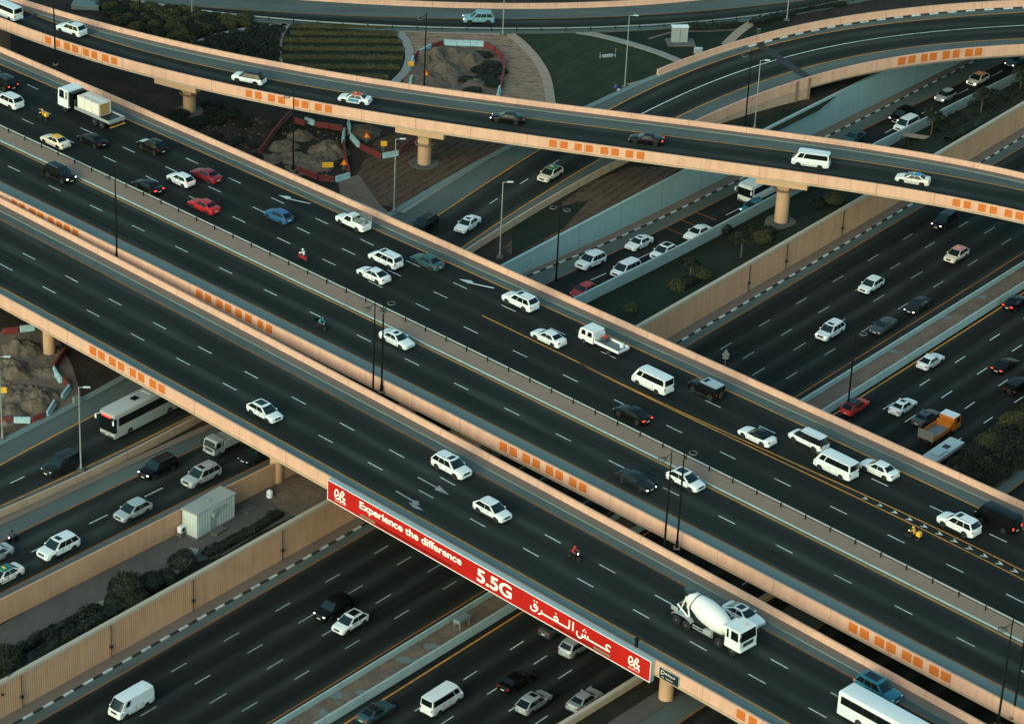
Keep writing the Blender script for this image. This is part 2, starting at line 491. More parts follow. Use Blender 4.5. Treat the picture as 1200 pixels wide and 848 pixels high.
def sweep_mesh(name, line, prof, mats, midx=None, u0=None, u1=None, step=3.0, dz=0.0, wob=None, caps=True):
    """closed cross-section (lateral, vertical) moved along a line"""
    us = line.range(u0, u1, step); P, T = line.xy(us); Z = line.f.z(us) + dz
    Nn = np.stack([-T[:, 1], T[:, 0]], 1)
    n = len(prof); V = []; UV = []
    per = [0.0]
    for i in range(n): per.append(per[-1] + math.dist(prof[i], prof[(i + 1) % n]))
    # every side gets its own two columns so that UVs do not smear
    F = []; MI = []
    for i in range(n):
        a, b = prof[i], prof[(i + 1) % n]
        base = len(V)
        for k in range(len(us)):
            o = wob[k] if wob is not None else 0.0
            for q, w in ((a, per[i]), (b, per[i + 1])):
                l = q[0] + o * (1 if q[0] < 0.15 else 0)
                V.append((P[k, 0] + Nn[k, 0] * l, P[k, 1] + Nn[k, 1] * l, Z[k] + q[1])); UV.append((us[k], w))
        for k in range(len(us) - 1):
            F.append((base + 2 * k, base + 2 * k + 2, base + 2 * k + 3, base + 2 * k + 1)); MI.append(midx[i] if midx else 0)
    if caps:
        for k in (0, len(us) - 1):
            base = len(V)
            for q in prof:
                V.append((P[k, 0] + Nn[k, 0] * q[0], P[k, 1] + Nn[k, 1] * q[0], Z[k] + q[1])); UV.append((us[k] + 0.5, 0.5))
            F.append(tuple(range(base, base + n))); MI.append(0)
    me = mesh_from(name, V, F, mats, MI, UV)
    bm = bmesh.new(); bm.from_mesh(me)
    bmesh.ops.remove_doubles(bm, verts=bm.verts, dist=0.0005)
    bmesh.ops.recalc_face_normals(bm, faces=bm.faces)
    bm.to_mesh(me); bm.free()
    return me

def sweep(name, line, prof, mats, parent=None, **kw):
    if not isinstance(mats, (list, tuple)): mats = [mats]
    return link(name, sweep_mesh(name, line, prof, mats, **kw), parent)

def strip_mesh(name, A, B, mats, u0=None, u1=None, dz=0.0, step=3.0, zb=None, nv=1):
    """sheet between two lines of one family (B left of A); UV = metres"""
    lo = max(A.u0, B.u0) if u0 is None else u0; hi = min(A.u1, B.u1) if u1 is None else u1
    us = np.linspace(lo, hi, max(2, int((hi - lo) / step) + 1))
    PA, _ = A.xy(us); PB, _ = B.xy(us); ZA = A.f.z(us) + dz; ZB = ZA if zb is None else zb(us)
    V = []; UV = []; F = []
    for k in range(len(us)):
        w = float(np.linalg.norm(PB[k] - PA[k]))
        for j in range(nv + 1):
            t = j / nv
            V.append((PA[k, 0] * (1 - t) + PB[k, 0] * t, PA[k, 1] * (1 - t) + PB[k, 1] * t, ZA[k] * (1 - t) + ZB[k] * t)); UV.append((us[k], w * t))
    m = nv + 1
    for k in range(len(us) - 1):
        for j in range(nv): F.append((k * m + j, (k + 1) * m + j, (k + 1) * m + j + 1, k * m + j + 1))
    me = mesh_from(name, V, F, mats, None, UV)
    if F:
        me.update()
        if me.polygons[0].normal.z < 0: me.flip_normals()
    return me

def strip(name, A, B, mat, parent=None, **kw):
    return link(name, strip_mesh(name, A, B, [mat], **kw), parent)

def stripe(name, line, w, mat, parent=None, u0=None, u1=None, dz=0.012):
    return strip(name, line.shifted(-w / 2), line.shifted(w / 2), mat, parent, u0=line.u0 if u0 is None else u0, u1=line.u1 if u1 is None else u1, dz=dz)

def dashes(name, line, start_px, period, length, mat, parent=None, w=0.16, u0=None, u1=None, dz=0.012):
    s = line.at_px(*start_px); a = line.u0 if u0 is None else u0; b = line.u1 if u1 is None else u1
    V = []; F = []; k = math.ceil((a - s) / period)
    A, B = line.shifted(-w / 2), line.shifted(w / 2)
    while s + k * period < b:
        x0 = s + k * period; x1 = x0 + length; k += 1
        n = len(V)
        for x in (x0, x1):
            V += [A.pt(x, dz), B.pt(x, dz)]
        F.append((n, n + 2, n + 3, n + 1))
    me = mesh_from(name, V, F, [mat]); return link(name, me, parent)

def poly(name, pts, z, mat, parent=None, dz=0.0):
    """flat patch given by its outline in the picture; z a level or a function of the point"""
    P = [at(x, y, z) for x, y in pts]
    bm = bmesh.new()
    vs = [bm.verts.new((p[0], p[1], p[2] + dz)) for p in P]
    f = bm.faces.new(vs); bmesh.ops.triangulate(bm, faces=[f])
    for f in bm.faces:
        if f.normal.z < 0: f.normal_flip()
    me = bpy.data.meshes.new(name); bm.to_mesh(me); bm.free()
    me.materials.append(mat)
    ul = me.uv_layers.new(name='UVMap')
    for l in me.loops:
        c = me.vertices[l.vertex_index].co; ul.data[l.index].uv = (c.x, c.y)
    return link(name, me, parent)

def smooth_px(pts, n=8, closed=False):
    """Catmull-Rom through pixel points"""
    P = [np.array(p, float) for p in pts]
    if closed: P = [P[-1]] + P + [P[0], P[1]]
    else: P = [2 * P[0] - P[1]] + P + [2 * P[-1] - P[-2]]
    out = []
    for i in range(1, len(P) - 2):
        for k in range(n):
            t = k / n
            a, b, c, d = P[i - 1], P[i], P[i + 1], P[i + 2]
            out.append(0.5 * ((2 * b) + (c - a) * t + (2 * a - 5 * b + 4 * c - d) * t * t + (3 * b - a - 3 * c + d) * t ** 3))
    if not closed: out.append(P[-2])
    return [tuple(p) for p in out]

def ribbon(name, pts, z, w, mat, parent=None, h=0.0, dz=0.0):
    """path of width w (metres) along a smooth line of picture points, optionally with a kerb of height h"""
    P = np.array([at(x, y, z) for x, y in smooth_px(pts)])
    d = np.gradient(P[:, :2], axis=0); d /= np.linalg.norm(d, axis=1)[:, None] + 1e-9
    nn = np.stack([-d[:, 1], d[:, 0]], 1)
    V = []; UV = []; F = []; s = 0.0
    for i, p in enumerate(P):
        if i: s += np.linalg.norm(P[i] - P[i - 1])
        for o, zz in ((-w / 2, 0.0), (-w / 2, h), (w / 2, h), (w / 2, 0.0)):
            V.append((p[0] + nn[i, 0] * o, p[1] + nn[i, 1] * o, z + dz + zz)); UV.append((s, o))
    for i in range(len(P) - 1):
        for j in ((0, 1, 2) if h > 0 else (1,)):
            F.append((4 * i + j, 4 * i + 4 + j, 4 * i + 5 + j, 4 * i + j + 1))
    me = mesh_from(name, V, F, [mat], None, UV)
    bm = bmesh.new(); bm.from_mesh(me); bmesh.ops.recalc_face_normals(bm, faces=bm.faces)
    if sum(f.normal.z for f in bm.faces) < 0: bmesh.ops.reverse_faces(bm, faces=bm.faces)
    bm.to_mesh(me); bm.free()
    return link(name, me, parent)

def structure(o): o['kind'] = 'structure'; return o

# ---------------------------------------------------------------- families
LAND = 5.0
YARD = 3.0
FD = Fam(-42.3, DECK)
FG = Fam(52.4, 0.0)
FS = Fam(42.0, [((0, 560), 5.06), ((500, 260), 5.06), ((660, 180), 5.06), ((730, 145), 5.5), ((800, 110), 6.5), ((900, 72), 7.8), ((1000, 50), 8.6), ((1200, 30), 9.0)])
FU = Fam(52.4, [((0, 640), 5.06), ((235, 520), 5.06), ((400, 440), 4.6), ((600, 335), 2.7), ((640, 315), 2.1), ((722, 275), 1.0), ((1000, 140), 0.0), ((1150, 70), -0.3)])
FR = Fam(-30.0, [((0, 25), 11.2), ((300, 95), 11.8), ((600, 140), 12.0), ((900, 185), 11.8), ((1200, 230), 11.9)])
FT = Fam(0.0, 5.06)

L = {}
# flyover A (nearest) and flyover B (two carriageways)
L['a_out'] = Ln(FD, [(0, 346), (72, 385), (150, 425), (200, 455), (383, 558), (797, 789), (847, 817.5)], 2, 1.1)
L['a_o1'] = Ln(FD, [(0, 336), (160, 424), (300, 499), (545, 636), (600, 666), (900, 833.5)])
L['a_o2'] = Ln(FD, [(0, 257), (125, 323), (315, 424), (512, 528), (680, 619.5), (850, 711), (1000, 795)])
L['a_in'] = Ln(FD, [(0, 241), (90, 286.5), (569, 540), (680, 600), (747, 636), (900, 722), (1135, 848)])
L['a_d1'] = Ln(FD, [(0, 309.5), (64, 343), (207, 418.5), (373, 510), (430, 541), (700, 690)])
L['b_out'] = Ln(FD, [(0, 225), (120, 283), (300, 369.5), (407, 424), (600, 521.5), (680, 564.5), (900, 676), (1187, 826)], 2, 1.1)
L['b_o1'] = Ln(FD, [(0, 213), (120, 271), (300, 357), (600, 509), (680, 549.5), (900, 662), (1080, 754.5), (1200, 816.5)])
L['b_d0'] = Ln(FD, [(12, 196), (153, 263), (307.5, 338), (419, 392.5), (532.5, 449), (654, 509), (778, 572), (910, 638.5), (1047, 708.5), (1119, 745)])
L['b_m1'] = Ln(FD, [(0, 166.5), (87, 212), (300, 309.5), (560, 436), (775, 544), (960, 636), (1200, 757)])
L['b_m2'] = Ln(FD, [(0, 148), (120, 203.5), (560, 414), (680, 473), (1005, 636), (1200, 732)])
L['b_o3'] = Ln(FD, [(0, 76), (147.5, 140), (300, 205), (400, 249.5), (600, 340), (685, 382), (777, 424), (900, 480.5), (1017, 535), (1147, 594), (1200, 619)])
L['b_in'] = Ln(FD, [(0, 63), (300, 193), (600, 327), (900, 463), (1080, 544.5), (1200, 598.5)])
# sunken highway
L['w_foot'] = Ln(FG, [(0, 843.5), (300, 673.5), (785, 396), (900, 329), (1052, 237), (1140, 186), (1200, 150)])
L['h_kerb'] = Ln(FG, [(15, 848), (300, 687), (797.5, 399), (900, 338.7), (1066, 241), (1150, 189), (1200, 160)])
L['h_o1'] = Ln(FG, [(41, 847), (300, 700), (900, 349), (1084, 241)])
L['h_a'] = Ln(FG, [(200, 787), (262, 751.5), (322.5, 716), (381, 682), (440, 648), (932.5, 356.5), (975, 331), (1018, 305), (1058, 281)])
L['h_b'] = Ln(FG, [(227.5, 801.5), (350, 730), (466, 661), (915, 393), (959, 367), (1043, 316), (1084.5, 290), (1123, 266.5)])
L['h_c'] = Ln(FG, [(319, 780), (435, 710), (495, 673.5), (1027.5, 351), (1070.5, 324.5), (1149.5, 276)])
L['h_d'] = Ln(FG, [(347, 795), (402.5, 761), (461, 725.5), (520, 689), (965.5, 416.5), (1009.5, 389.5), (1053, 362), (1094, 336.5), (1173, 287)])
L['h_o2'] = Ln(FG, [(312, 848), (572, 690), (1000, 422), (1200, 296)])
L['b1'] = Ln(FG, [(336, 847), (458.7, 772.7), (1022.5, 424), (1200, 313)])
L['b2'] = Ln(FG, [(386.7, 847), (460, 803), (977, 484), (1060, 424), (1200, 339.5)])
L['h_o3'] = Ln(FG, [(404, 847), (600, 725), (977, 485), (1072.5, 424), (1172, 361)])
L['h_e'] = Ln(FG, [(541, 797), (600, 760), (1076, 453), (1120, 424), (1160, 399)])
L['h_f'] = Ln(FG, [(516, 848), (570, 814), (625, 778.5), (1104, 465), (1145, 439), (1185.5, 412)])
L['h_g'] = Ln(FG, [(654, 795), (1129.5, 479.5), (1171, 451.5)])
L['h_h'] = Ln(FG, [(627, 848), (700, 799), (1156, 493.5)])
L['r_top'] = Ln(FG, [(661, 848), (750, 790), (1115, 553), (1200, 490)], 2, LAND + 0.9)
FG3 = Fam(52.4, LAND)
L['s3_edge'] = Ln(FG3, [(757, 841), (793, 818), (1170, 571), (1200, 552)])
L['s3_o'] = Ln(FG3, [(803, 841), (827, 827), (1180, 577), (1200, 564)])
# side roads on the left
L['s1_o1'] = Ln(FS, [(0, 545), (117.5, 483), (505, 257), (577, 212), (620, 185), (717, 126), (783, 91), (840, 73), (900, 56), (975, 39), (1060, 24), (1200, 15)], 5)
L['s1_c'] = Ln(FS, [(14, 566), (31, 556.5), (568, 243), (651, 191), (752, 131), (800, 111), (900, 75), (1000, 50), (1100, 36), (1200, 30.5)], 5)
L['s1_o2'] = Ln(FS, [(97, 549), (235, 481.5), (545, 286), (600, 253), (662, 212), (705, 184), (794, 136), (900, 94), (1020, 64), (1100, 51), (1200, 46)], 5)
L['s1_e1'] = Ln(FS, [(8, 520), (87, 476), (470, 251), (526, 214), (587, 177), (703, 121), (778, 88), (840, 66), (900, 51), (1000, 27.5), (1075, 15), (1200, 9.5)], 5)
L['s1_e2'] = Ln(FS, [(0, 598.5), (128, 540), (605, 259), (665, 219), (720, 186), (821, 139), (900, 108), (937, 96), (1000, 77.5), (1075, 61), (1150, 55), (1200, 53)], 5, 1.0)
L['s2_rail'] = Ln(FU, [(0, 616), (175, 538), (250, 500)], 1)
L['s2_o1'] = Ln(FU, [(0, 635), (122, 577), (245, 518)], 1)
L['s2_d'] = Ln(FU, [(104.5, 614), (126, 603), (169.5, 582), (186, 574)], 1)
L['s2_o2'] = Ln(FU, [(0, 696), (117, 636), (300, 546.5)], 1)
L['s2_e2'] = Ln(FU, [(0, 703.5), (135, 636), (207, 599), (263, 572), (315, 547)], 1, 0.9)
L['u_wall'] = Ln(FU, [(617, 322), (720, 268), (850, 212), (957, 159), (1060, 102.5), (1132, 72.5)])
L['u_kerb'] = Ln(FU, [(625, 323), (720, 277), (862, 212), (970, 163), (1040, 123), (1138, 73)])
L['u_o1'] = Ln(FU, [(650, 330), (760, 272), (880, 218), (990, 165), (1060, 127)])
L['u_p'] = Ln(FU, [(692.5, 329.5), (747, 302.5), (827, 262), (844, 257), (1010, 172), (1090, 127)])
L['u_e2'] = Ln(FU, [(677, 348), (900, 233), (1040, 161), (1091, 136), (1148, 108), (1188, 87)], 2, 1.4)
# far road at the top and ramp R
L['t_o'] = Ln(FT, [(300, 13), (450, 20), (545, 22.5), (600, 23), (700, 21), (825, 12.5), (900, 6)], 3)
L['t_e'] = Ln(FT, [(160, 4), (300, 22.5), (337, 26), (475, 34), (600, 37), (700, 34.5), (800, 30), (900, 19), (975, 6)], 4)
L['t_far'] = Ln(FT, [(230, -8), (362, 0), (450, 7.5), (600, 11), (725, 8), (812, 1), (900, -10)], 3)
L['r_out'] = Ln(FR, [(0, 24), (50, 36), (150, 70), (250, 96), (300, 106), (400, 126), (475, 139), (600, 154.5), (725, 171), (900, 196), (992, 212), (1100, 229), (1200, 247)], 4, 1.1)
L['r_o1'] = Ln(FR, [(37, 17.5), (105, 40), (190, 62.5), (272, 85), (312, 94), (395, 107.5), (437, 115.5), (577, 132.5), (617, 138), (750, 152.5), (900, 175), (972, 186), (1135, 210.5), (1200, 223)], 4)
L['r_in'] = Ln(FR, [(15, 4), (150, 40), (300, 78), (450, 102), (600, 121.5), (775, 144), (900, 161.5), (1075, 186), (1200, 211)], 4)
if __name__ == '__main__':
    for k, q in L.items(): print('LINE', k, round(float(q.res), 2), round(q.lo), round(q.hi))
# ------------------------------------------------------------------ painted dashes whose spacing follows the photograph
def dashes(name, line, anchors, mat, parent=None, w=0.145, u0=None, u1=None, duty=0.29, dz=0.012, deg=2):
    n = np.array([a[0] for a in anchors], float); u = np.array([line.at_px(*a[1]) for a in anchors])
    co = np.polyfit(n, u, min(deg, len(anchors) - 1))
    a = line.u0 if u0 is None else u0; b = line.u1 if u1 is None else u1
    A, B = line.shifted(-w / 2), line.shifted(w / 2)
    f = lambda k: float(np.polyval(co, min(max(k, n.min()), n.max()))) + (0 if n.min() <= k <= n.max() else (k - (n.min() if k < n.min() else n.max())) * float(np.polyval(np.polyder(co), n.min() if k < n.min() else n.max())))
    out = []
    for k in range(-40, 80):
        x0 = f(k); x1 = x0 + (f(k + 1) - x0) * duty
        if min(x0, x1) < a or max(x0, x1) > b: continue
        if x1 < x0: x0, x1 = x1, x0
        q = pix(line.pt(x0))
        if not (-130 < q[0] < 1330 and -130 < q[1] < 980): continue
        V = [A.pt(x0, dz), B.pt(x0, dz), A.pt(x1, dz), B.pt(x1, dz)]
        c = sum(V) / 4
        o = link('lane_dash', mesh_from('lane_dash', [v - c for v in V], [(0, 2, 3, 1)], [mat]), parent); o.location = tuple(c)
        out.append(o)
    return out

def arrow_mark(pts_list, z, parent, dz=0.014, mat='line_white'):
    V = []; F = []
    for pts in pts_list:
        n = len(V); V += [tuple(at(x, y, z) + np.array([0, 0, dz])) for x, y in pts]; F.append(tuple(range(n, n + len(pts))))
    me = mesh_from('lane_arrow', V, F, [MT[mat]])
    bm = bmesh.new(); bm.from_mesh(me)
    for f in bm.faces:
        f.normal_update()
        if f.normal.z < 0: f.normal_flip()
    bm.to_mesh(me); bm.free()
    return link('lane_arrow', me, parent)

# profiles: lateral 0 = the measured edge, + = left of the direction of the line (away from the camera side)
PAR_NEAR = [(0.0, 1.1), (0.24, 1.1), (0.32, 0.35), (0.5, 0.05), (0.5, -0.42), (0.0, -0.42)]
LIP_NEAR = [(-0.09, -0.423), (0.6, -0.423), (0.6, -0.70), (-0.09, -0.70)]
PAR_FAR = [(0.0, 0.0), (0.16, 0.28), (0.24, 0.88), (0.50, 0.88), (0.50, -0.55), (0.0, -0.55)]
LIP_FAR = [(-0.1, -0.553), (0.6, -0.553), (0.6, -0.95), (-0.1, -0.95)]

def deck_slab(parent, A, B, top=-0.03, bottom=-0.68, u0=None, u1=None, mat='girder'):
    """solid deck between two edge lines"""
    lo = max(A.u0, B.u0) if u0 is None else u0; hi = min(A.u1, B.u1) if u1 is None else u1
    us = np.linspace(lo, hi, max(2, int((hi - lo) / 4))); PA, _ = A.xy(us); PB, _ = B.xy(us); Z = A.f.z(us)
    V = []; F = []
    for k in range(len(us)):
        for P, z in ((PA, top), (PB, top), (PB, bottom), (PA, bottom)): V.append((P[k, 0], P[k, 1], Z[k] + z))
    for k in range(len(us) - 1):
        for j in range(4): F.append((4 * k + j, 4 * k + 4 + j, 4 * k + 4 + (j + 1) % 4, 4 * k + (j + 1) % 4))
    e = 4 * (len(us) - 1); F += [(0, 1, 2, 3), (e + 3, e + 2, e + 1, e)]
    me = mesh_from('deck_slab', V, F, [MT[mat]], None, [(v[0], v[1]) for v in V])
    bm = bmesh.new(); bm.from_mesh(me); bmesh.ops.recalc_face_normals(bm, faces=bm.faces); bm.to_mesh(me); bm.free()
    return link('deck_slab', me, parent)

def panels(parent, line, xs, h=1.1, top=-0.20, height=1.10, out=0.03):
    """orange square insets on the outer face, one mesh each"""
    for x0, x1 in xs:
        px0 = x0; px1 = x1
        us = []
        for x in (px0, px1):
            # find u where the top edge shows at picture column x
            lo, hi = line.u0, line.u1
            for _ in range(40):
                m = (lo + hi) / 2
                if pix(line.pt(m, h))[0] < x: lo = m
                else: hi = m
            us.append(lo)
        mb = MB(); V = []
        for u in us:
            P, T = line.xy([u]); n2 = np.array([-T[0, 1], T[0, 0]]); z = float(line.f.z(u))
            for o in (-out, 0.05):
                for zz in (h + top, h + top - height): V.append((P[0, 0] + n2[0] * o, P[0, 1] + n2[1] * o, z + zz))
        mb.add(V, [(0, 1, 5, 4), (2, 6, 7, 3), (0, 4, 6, 2), (1, 3, 7, 5), (0, 2, 3, 1), (4, 5, 7, 6)])
        mb.build('orange_panel', MT['orange'], parent)

def pier(parent, px, zb, ztop, r, cap=None):
    p = at(px[0], px[1], zb)
    o = MB(); o.lathe((p[0], p[1], zb - 0.3), (0, 0, 1), [(0, r * 1.0), (ztop - zb - 1.0, r), (ztop - zb - 0.5, r * 1.1), (ztop - zb - 0.1, r * 1.9), (ztop - zb + 0.3, r * 2.0)], 24)
    me = o.mesh('pier', [MT['pier']], True, 40)
    return link('pier', me, parent), p

# ------------------------------------------------------------------ ground and terrain
def quad_sheet(name, x0, x1, y0, y1, z, mat):
    me = mesh_from(name, [(x0, y0, z), (x1, y0, z), (x1, y1, z), (x0, y1, z)], [(0, 1, 2, 3)], [mat], None, [(x0, y0), (x1, y0), (x1, y1), (x0, y1)])
    return structure(link(name, me))
quad_sheet('ground', -3000, 3000, -2200, 3800, -1.6, MT['soil'])

ua, ub = -20.0, 620.0     # stretch of the sunken highway that is built
for q in ('w_foot', 'h_kerb', 'h_o1', 'h_a', 'h_b', 'h_c', 'h_d', 'h_o2', 'b1', 'b2', 'h_o3', 'h_e', 'h_f', 'h_g', 'h_h', 'r_top'):
    L[q].u0, L[q].u1 = 90.0, 560.0
for q in ('s3_edge', 's3_o'): L[q].u0, L[q].u1 = 150.0, 430.0
for q in ('s2_rail', 's2_o1', 's2_d', 's2_o2', 's2_e2'): L[q].u0, L[q].u1 = 130.0, 262.0
for q in ('u_wall', 'u_kerb', 'u_o1', 'u_p', 'u_e2'): L[q].u0, L[q].u1 = 262.0, 470.0

highway = structure(strip('highway', L['r_top'], L['w_foot'], MT['asphalt_low'], dz=-0.02))
strip('shoulder', L['h_o1'], L['h_kerb'], MT['shoulder_dark'], highway, dz=0.004)
strip('road_surface', L['h_o2'], L['h_o1'], MT['asphalt_low'], highway, dz=0.0)
strip('road_surface', L['h_o3'].shifted(-18.4), L['h_o3'], MT['asphalt_low'], highway, dz=0.0)
kw = L['h_kerb']
sweep('walkway', kw, [(0.0, 0.16), (14.0, 0.16), (14.0, -0.1), (0.0, -0.1)], MT['walk'], highway) if False else None
walk = structure(strip('walkway', kw, L['w_foot'], MT['walk'], dz=0.15))
def painted_kerb(line, parent, w=0.22, seg=1.45, u0=None, u1=None):
    V = {0: [], 1: []}; F = {0: [], 1: []}
    a = line.u0 if u0 is None else u0; b = line.u1 if u1 is None else u1
    A, B = line.shifted(-w), line
    k = 0; x = a
    while x < b:
        c = k % 2; n = len(V[c])
        for t in (x, x + seg):
            V[c] += [A.pt(t, 0.0), A.pt(t, 0.17), B.pt(t, 0.17), B.pt(t, 0.0)]
        F[c] += [(n, n + 4, n + 5, n + 1), (n + 1, n + 5, n + 6, n + 2), (n, n + 1, n + 2, n + 3), (n + 4, n + 7, n + 6, n + 5)]
        x += seg; k += 1
    vs = V[0] + V[1]; off = len(V[0])
    fs = F[0] + [tuple(i + off for i in f) for f in F[1]]
    me = mesh_from('painted_kerb', vs, fs, [MT['line_white'], MT['black_paint']], [0] * len(F[0]) + [1] * len(F[1]))
    bm = bmesh.new(); bm.from_mesh(me); bmesh.ops.recalc_face_normals(bm, faces=bm.faces); bm.to_mesh(me); bm.free()
    return link('painted_kerb', me, parent)
painted_kerb(kw, highway)
stripe('edge_line', L['h_o1'], 0.18, MT['line_faded'], highway)
stripe('edge_line', L['h_o2'], 0.20, MT['line_faded'], highway)
stripe('edge_line', L['h_o3'], 0.24, MT['line_orange'], highway)
_d = [(0, (347, 795)), (1, (402.5, 761)), (2, (461, 725.5)), (3, (520, 689)), (12, (965.5, 416.5)), (13, (1009.5, 389.5)), (14, (1053, 362)), (15, (1094, 336.5)), (17, (1173, 287))]
dashes('lane_dashes', L['h_d'], _d, MT['line_dim'], highway)
_a = [(0, (200, 787)), (1, (262, 751.5)), (2, (322.5, 716)), (3, (381, 682)), (4, (440, 648)), (14, (932.5, 356.5)), (15, (975, 331)), (16, (1018, 305)), (17, (1058, 281))]
dashes('lane_dashes', L['h_a'], _a, MT['line_dim'], highway)
_b = [(0, (227.5, 801.5)), (1, (291, 765)), (2, (350, 730)), (4, (466, 661)), (13, (915, 393)), (14, (959, 367)), (16, (1043, 316)), (17, (1084.5, 290)), (18, (1123, 266.5))]
dashes('lane_dashes', L['h_b'], _b, MT['line_dim'], highway)
_c = [(0, (319, 780)), (1, (379, 743.5)), (2, (435, 710)), (3, (495, 673.5)), (13, (1027.5, 351)), (14, (1070.5, 324.5)), (16, (1149.5, 276))]
dashes('lane_dashes', L['h_c'], _c, MT['line_dim'], highway)
dashes('lane_dashes', L['h_f'], [(0, (516, 848)), (1, (570, 814)), (2, (625, 778.5)), (12, (1104, 465)), (13, (1145, 439)), (14, (1185.5, 412))], MT['line_white'], highway)
dashes('lane_dashes', L['h_e'], [(0, (541, 797)), (1, (600, 760)), (11, (1076, 453)), (12, (1120, 424)), (13, (1160, 399))], MT['line_white'], highway)
dashes('lane_dashes', L['h_g'], [(0, (597, 833)), (1, (654, 795)), (11, (1129.5, 479.5)), (12, (1171, 451.5))], MT['line_white'], highway, deg=1)
dashes('lane_dashes', L['h_h'], [(0, (627, 848)), (11, (1113, 523)), (12, (1156, 493.5))], MT['line_white'], highway, deg=1)
# the strip between the two concrete barriers
structure(strip('median_ground', L['b2'].shifted(0.4), L['b1'], MT['sand_pale'], dz=0.20))
for q, lb, prof in (('b1', 'grey concrete barrier on the left side of the littered highway median strip', [(0.0, 0.2), (0.06, 0.85), (0.30, 0.85), (0.42, 0.0), (0.0, 0.0)]),
                    ('b2', 'grey concrete barrier on the right side of the littered highway median strip', [(0.0, 0.0), (0.05, 0.25), (0.22, 0.9), (0.46, 0.9), (0.55, 0.0)])):
    o = sweep('concrete_barrier', L[q], prof, MT['barrier']); tag(o, lb, 'barrier', 'barriers along the highway median')

# retaining walls of the highway
ribs = None
us = L["w_foot"].range(None, None, 0.155)
wob = np.where(np.arange(len(us)) % 2 == 0, 0.0, -0.04)
WALL_TOP = 4.65
root = empty('retaining_wall', tuple(L['w_foot'].pt(250)))
tag(root, 'long tan ribbed retaining wall on the left side of the sunken highway, with a pale coping', 'retaining wall')
def under(o, p):
    o.parent = p; o.matrix_parent_inverse = p.matrix_basis.inverted() if hasattr(p, 'matrix_basis') else Matrix(); return o
def put(o, root):
    """parent a mesh given in world coordinates"""
    o.parent = root
    o.matrix_parent_inverse = Matrix.Translation(Vector(root.location)).inverted() if root.rotation_euler[2] == 0 else (Matrix.Translation(Vector(root.location)) @ Matrix.Rotation(root.rotation_euler[2], 4, 'Z')).inverted()
    return o
put(sweep('wall_face', L['w_foot'], [(0.0, -0.2), (0.0, WALL_TOP - 0.35), (0.5, WALL_TOP - 0.35), (0.5, -0.2)], MT['wall'], step=0.155, wob=wob), root)
put(sweep('coping', L['w_foot'], [(-0.13, WALL_TOP - 0.348), (-0.10, WALL_TOP), (0.40, WALL_TOP), (0.46, WALL_TOP - 0.348)], MT['wall_cap']), root)
for px in ((25, 829), (129, 770), (225, 716), (330, 657), (877, 343), (985, 278), (920, 317), (1066, 229)):
    u = L['w_foot'].at_px(*px); P, T = L['w_foot'].xy([u]); n2 = np.array([-T[0, 1], T[0, 0]])
    mb = MB(); b0 = Vector((P[0, 0] - n2[0] * .16, P[0, 1] - n2[1] * .16, 0.1))
    mb.tube(b0, b0 + Vector((0, 0, WALL_TOP - 0.5)), 0.06, n=6); mb.box((b0.x, b0.y, 1.5), (0.3, 0.3, 0.35), rz=L['w_foot'].ang(u))
    put(mb.build('drain_pipe', MT['black_paint']), root)
root = empty('retaining_wall', tuple(L['r_top'].pt(250)))
tag(root, 'tan wall along the right edge of the highway, beside the dense roadside bushes', 'retaining wall')
put(sweep('wall_face', L['r_top'], [(0.0, -0.2), (0.0, LAND + 0.6), (0.35, LAND + 0.6), (0.35, -0.2)], MT['parapet_dull']), root)
put(sweep('coping', L['r_top'], [(-0.05, LAND + 0.603), (-0.05, LAND + 0.9), (0.42, LAND + 0.9), (0.42, LAND + 0.603)], MT['wall_cap']), root)
# upper land on the right with its side road
far = L['s3_o'].shifted(-60.0)
rl = L['r_top']
class FlatLn:
    """an edge line lifted to another family's level"""
    def __init__(s, line, fam, off=0.0): s.l = line.shifted(off); s.f = fam; s.u0 = line.u0; s.u1 = line.u1; s.off = off
    def xy(s, u): return s.l.xy(u)
    def pt(s, u, dz=0.0):
        P, T = s.xy([u]); return np.array([P[0, 0], P[0, 1], s.f.z(u) + dz])
    def shifted(s, d): return FlatLn(s.l, s.f, d)
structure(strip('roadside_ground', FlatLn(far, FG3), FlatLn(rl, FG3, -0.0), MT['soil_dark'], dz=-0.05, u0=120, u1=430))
s3 = structure(strip('side_road', far, L['s3_edge'], MT['asphalt_low'], dz=0.03, u0=150, u1=430))
strip('shoulder', L['s3_o'], L['s3_edge'], MT['shoulder_dark'], s3, dz=0.04, u0=150, u1=430)
stripe('edge_line', L['s3_o'], 0.2, MT['line_faded'], s3, dz=0.05)
structure(sweep('pavement', L['s3_edge'], [(0.0, -0.1), (0.0, 0.15), (2.2, 0.15), (2.2, -0.1)], MT['paving_dark']))

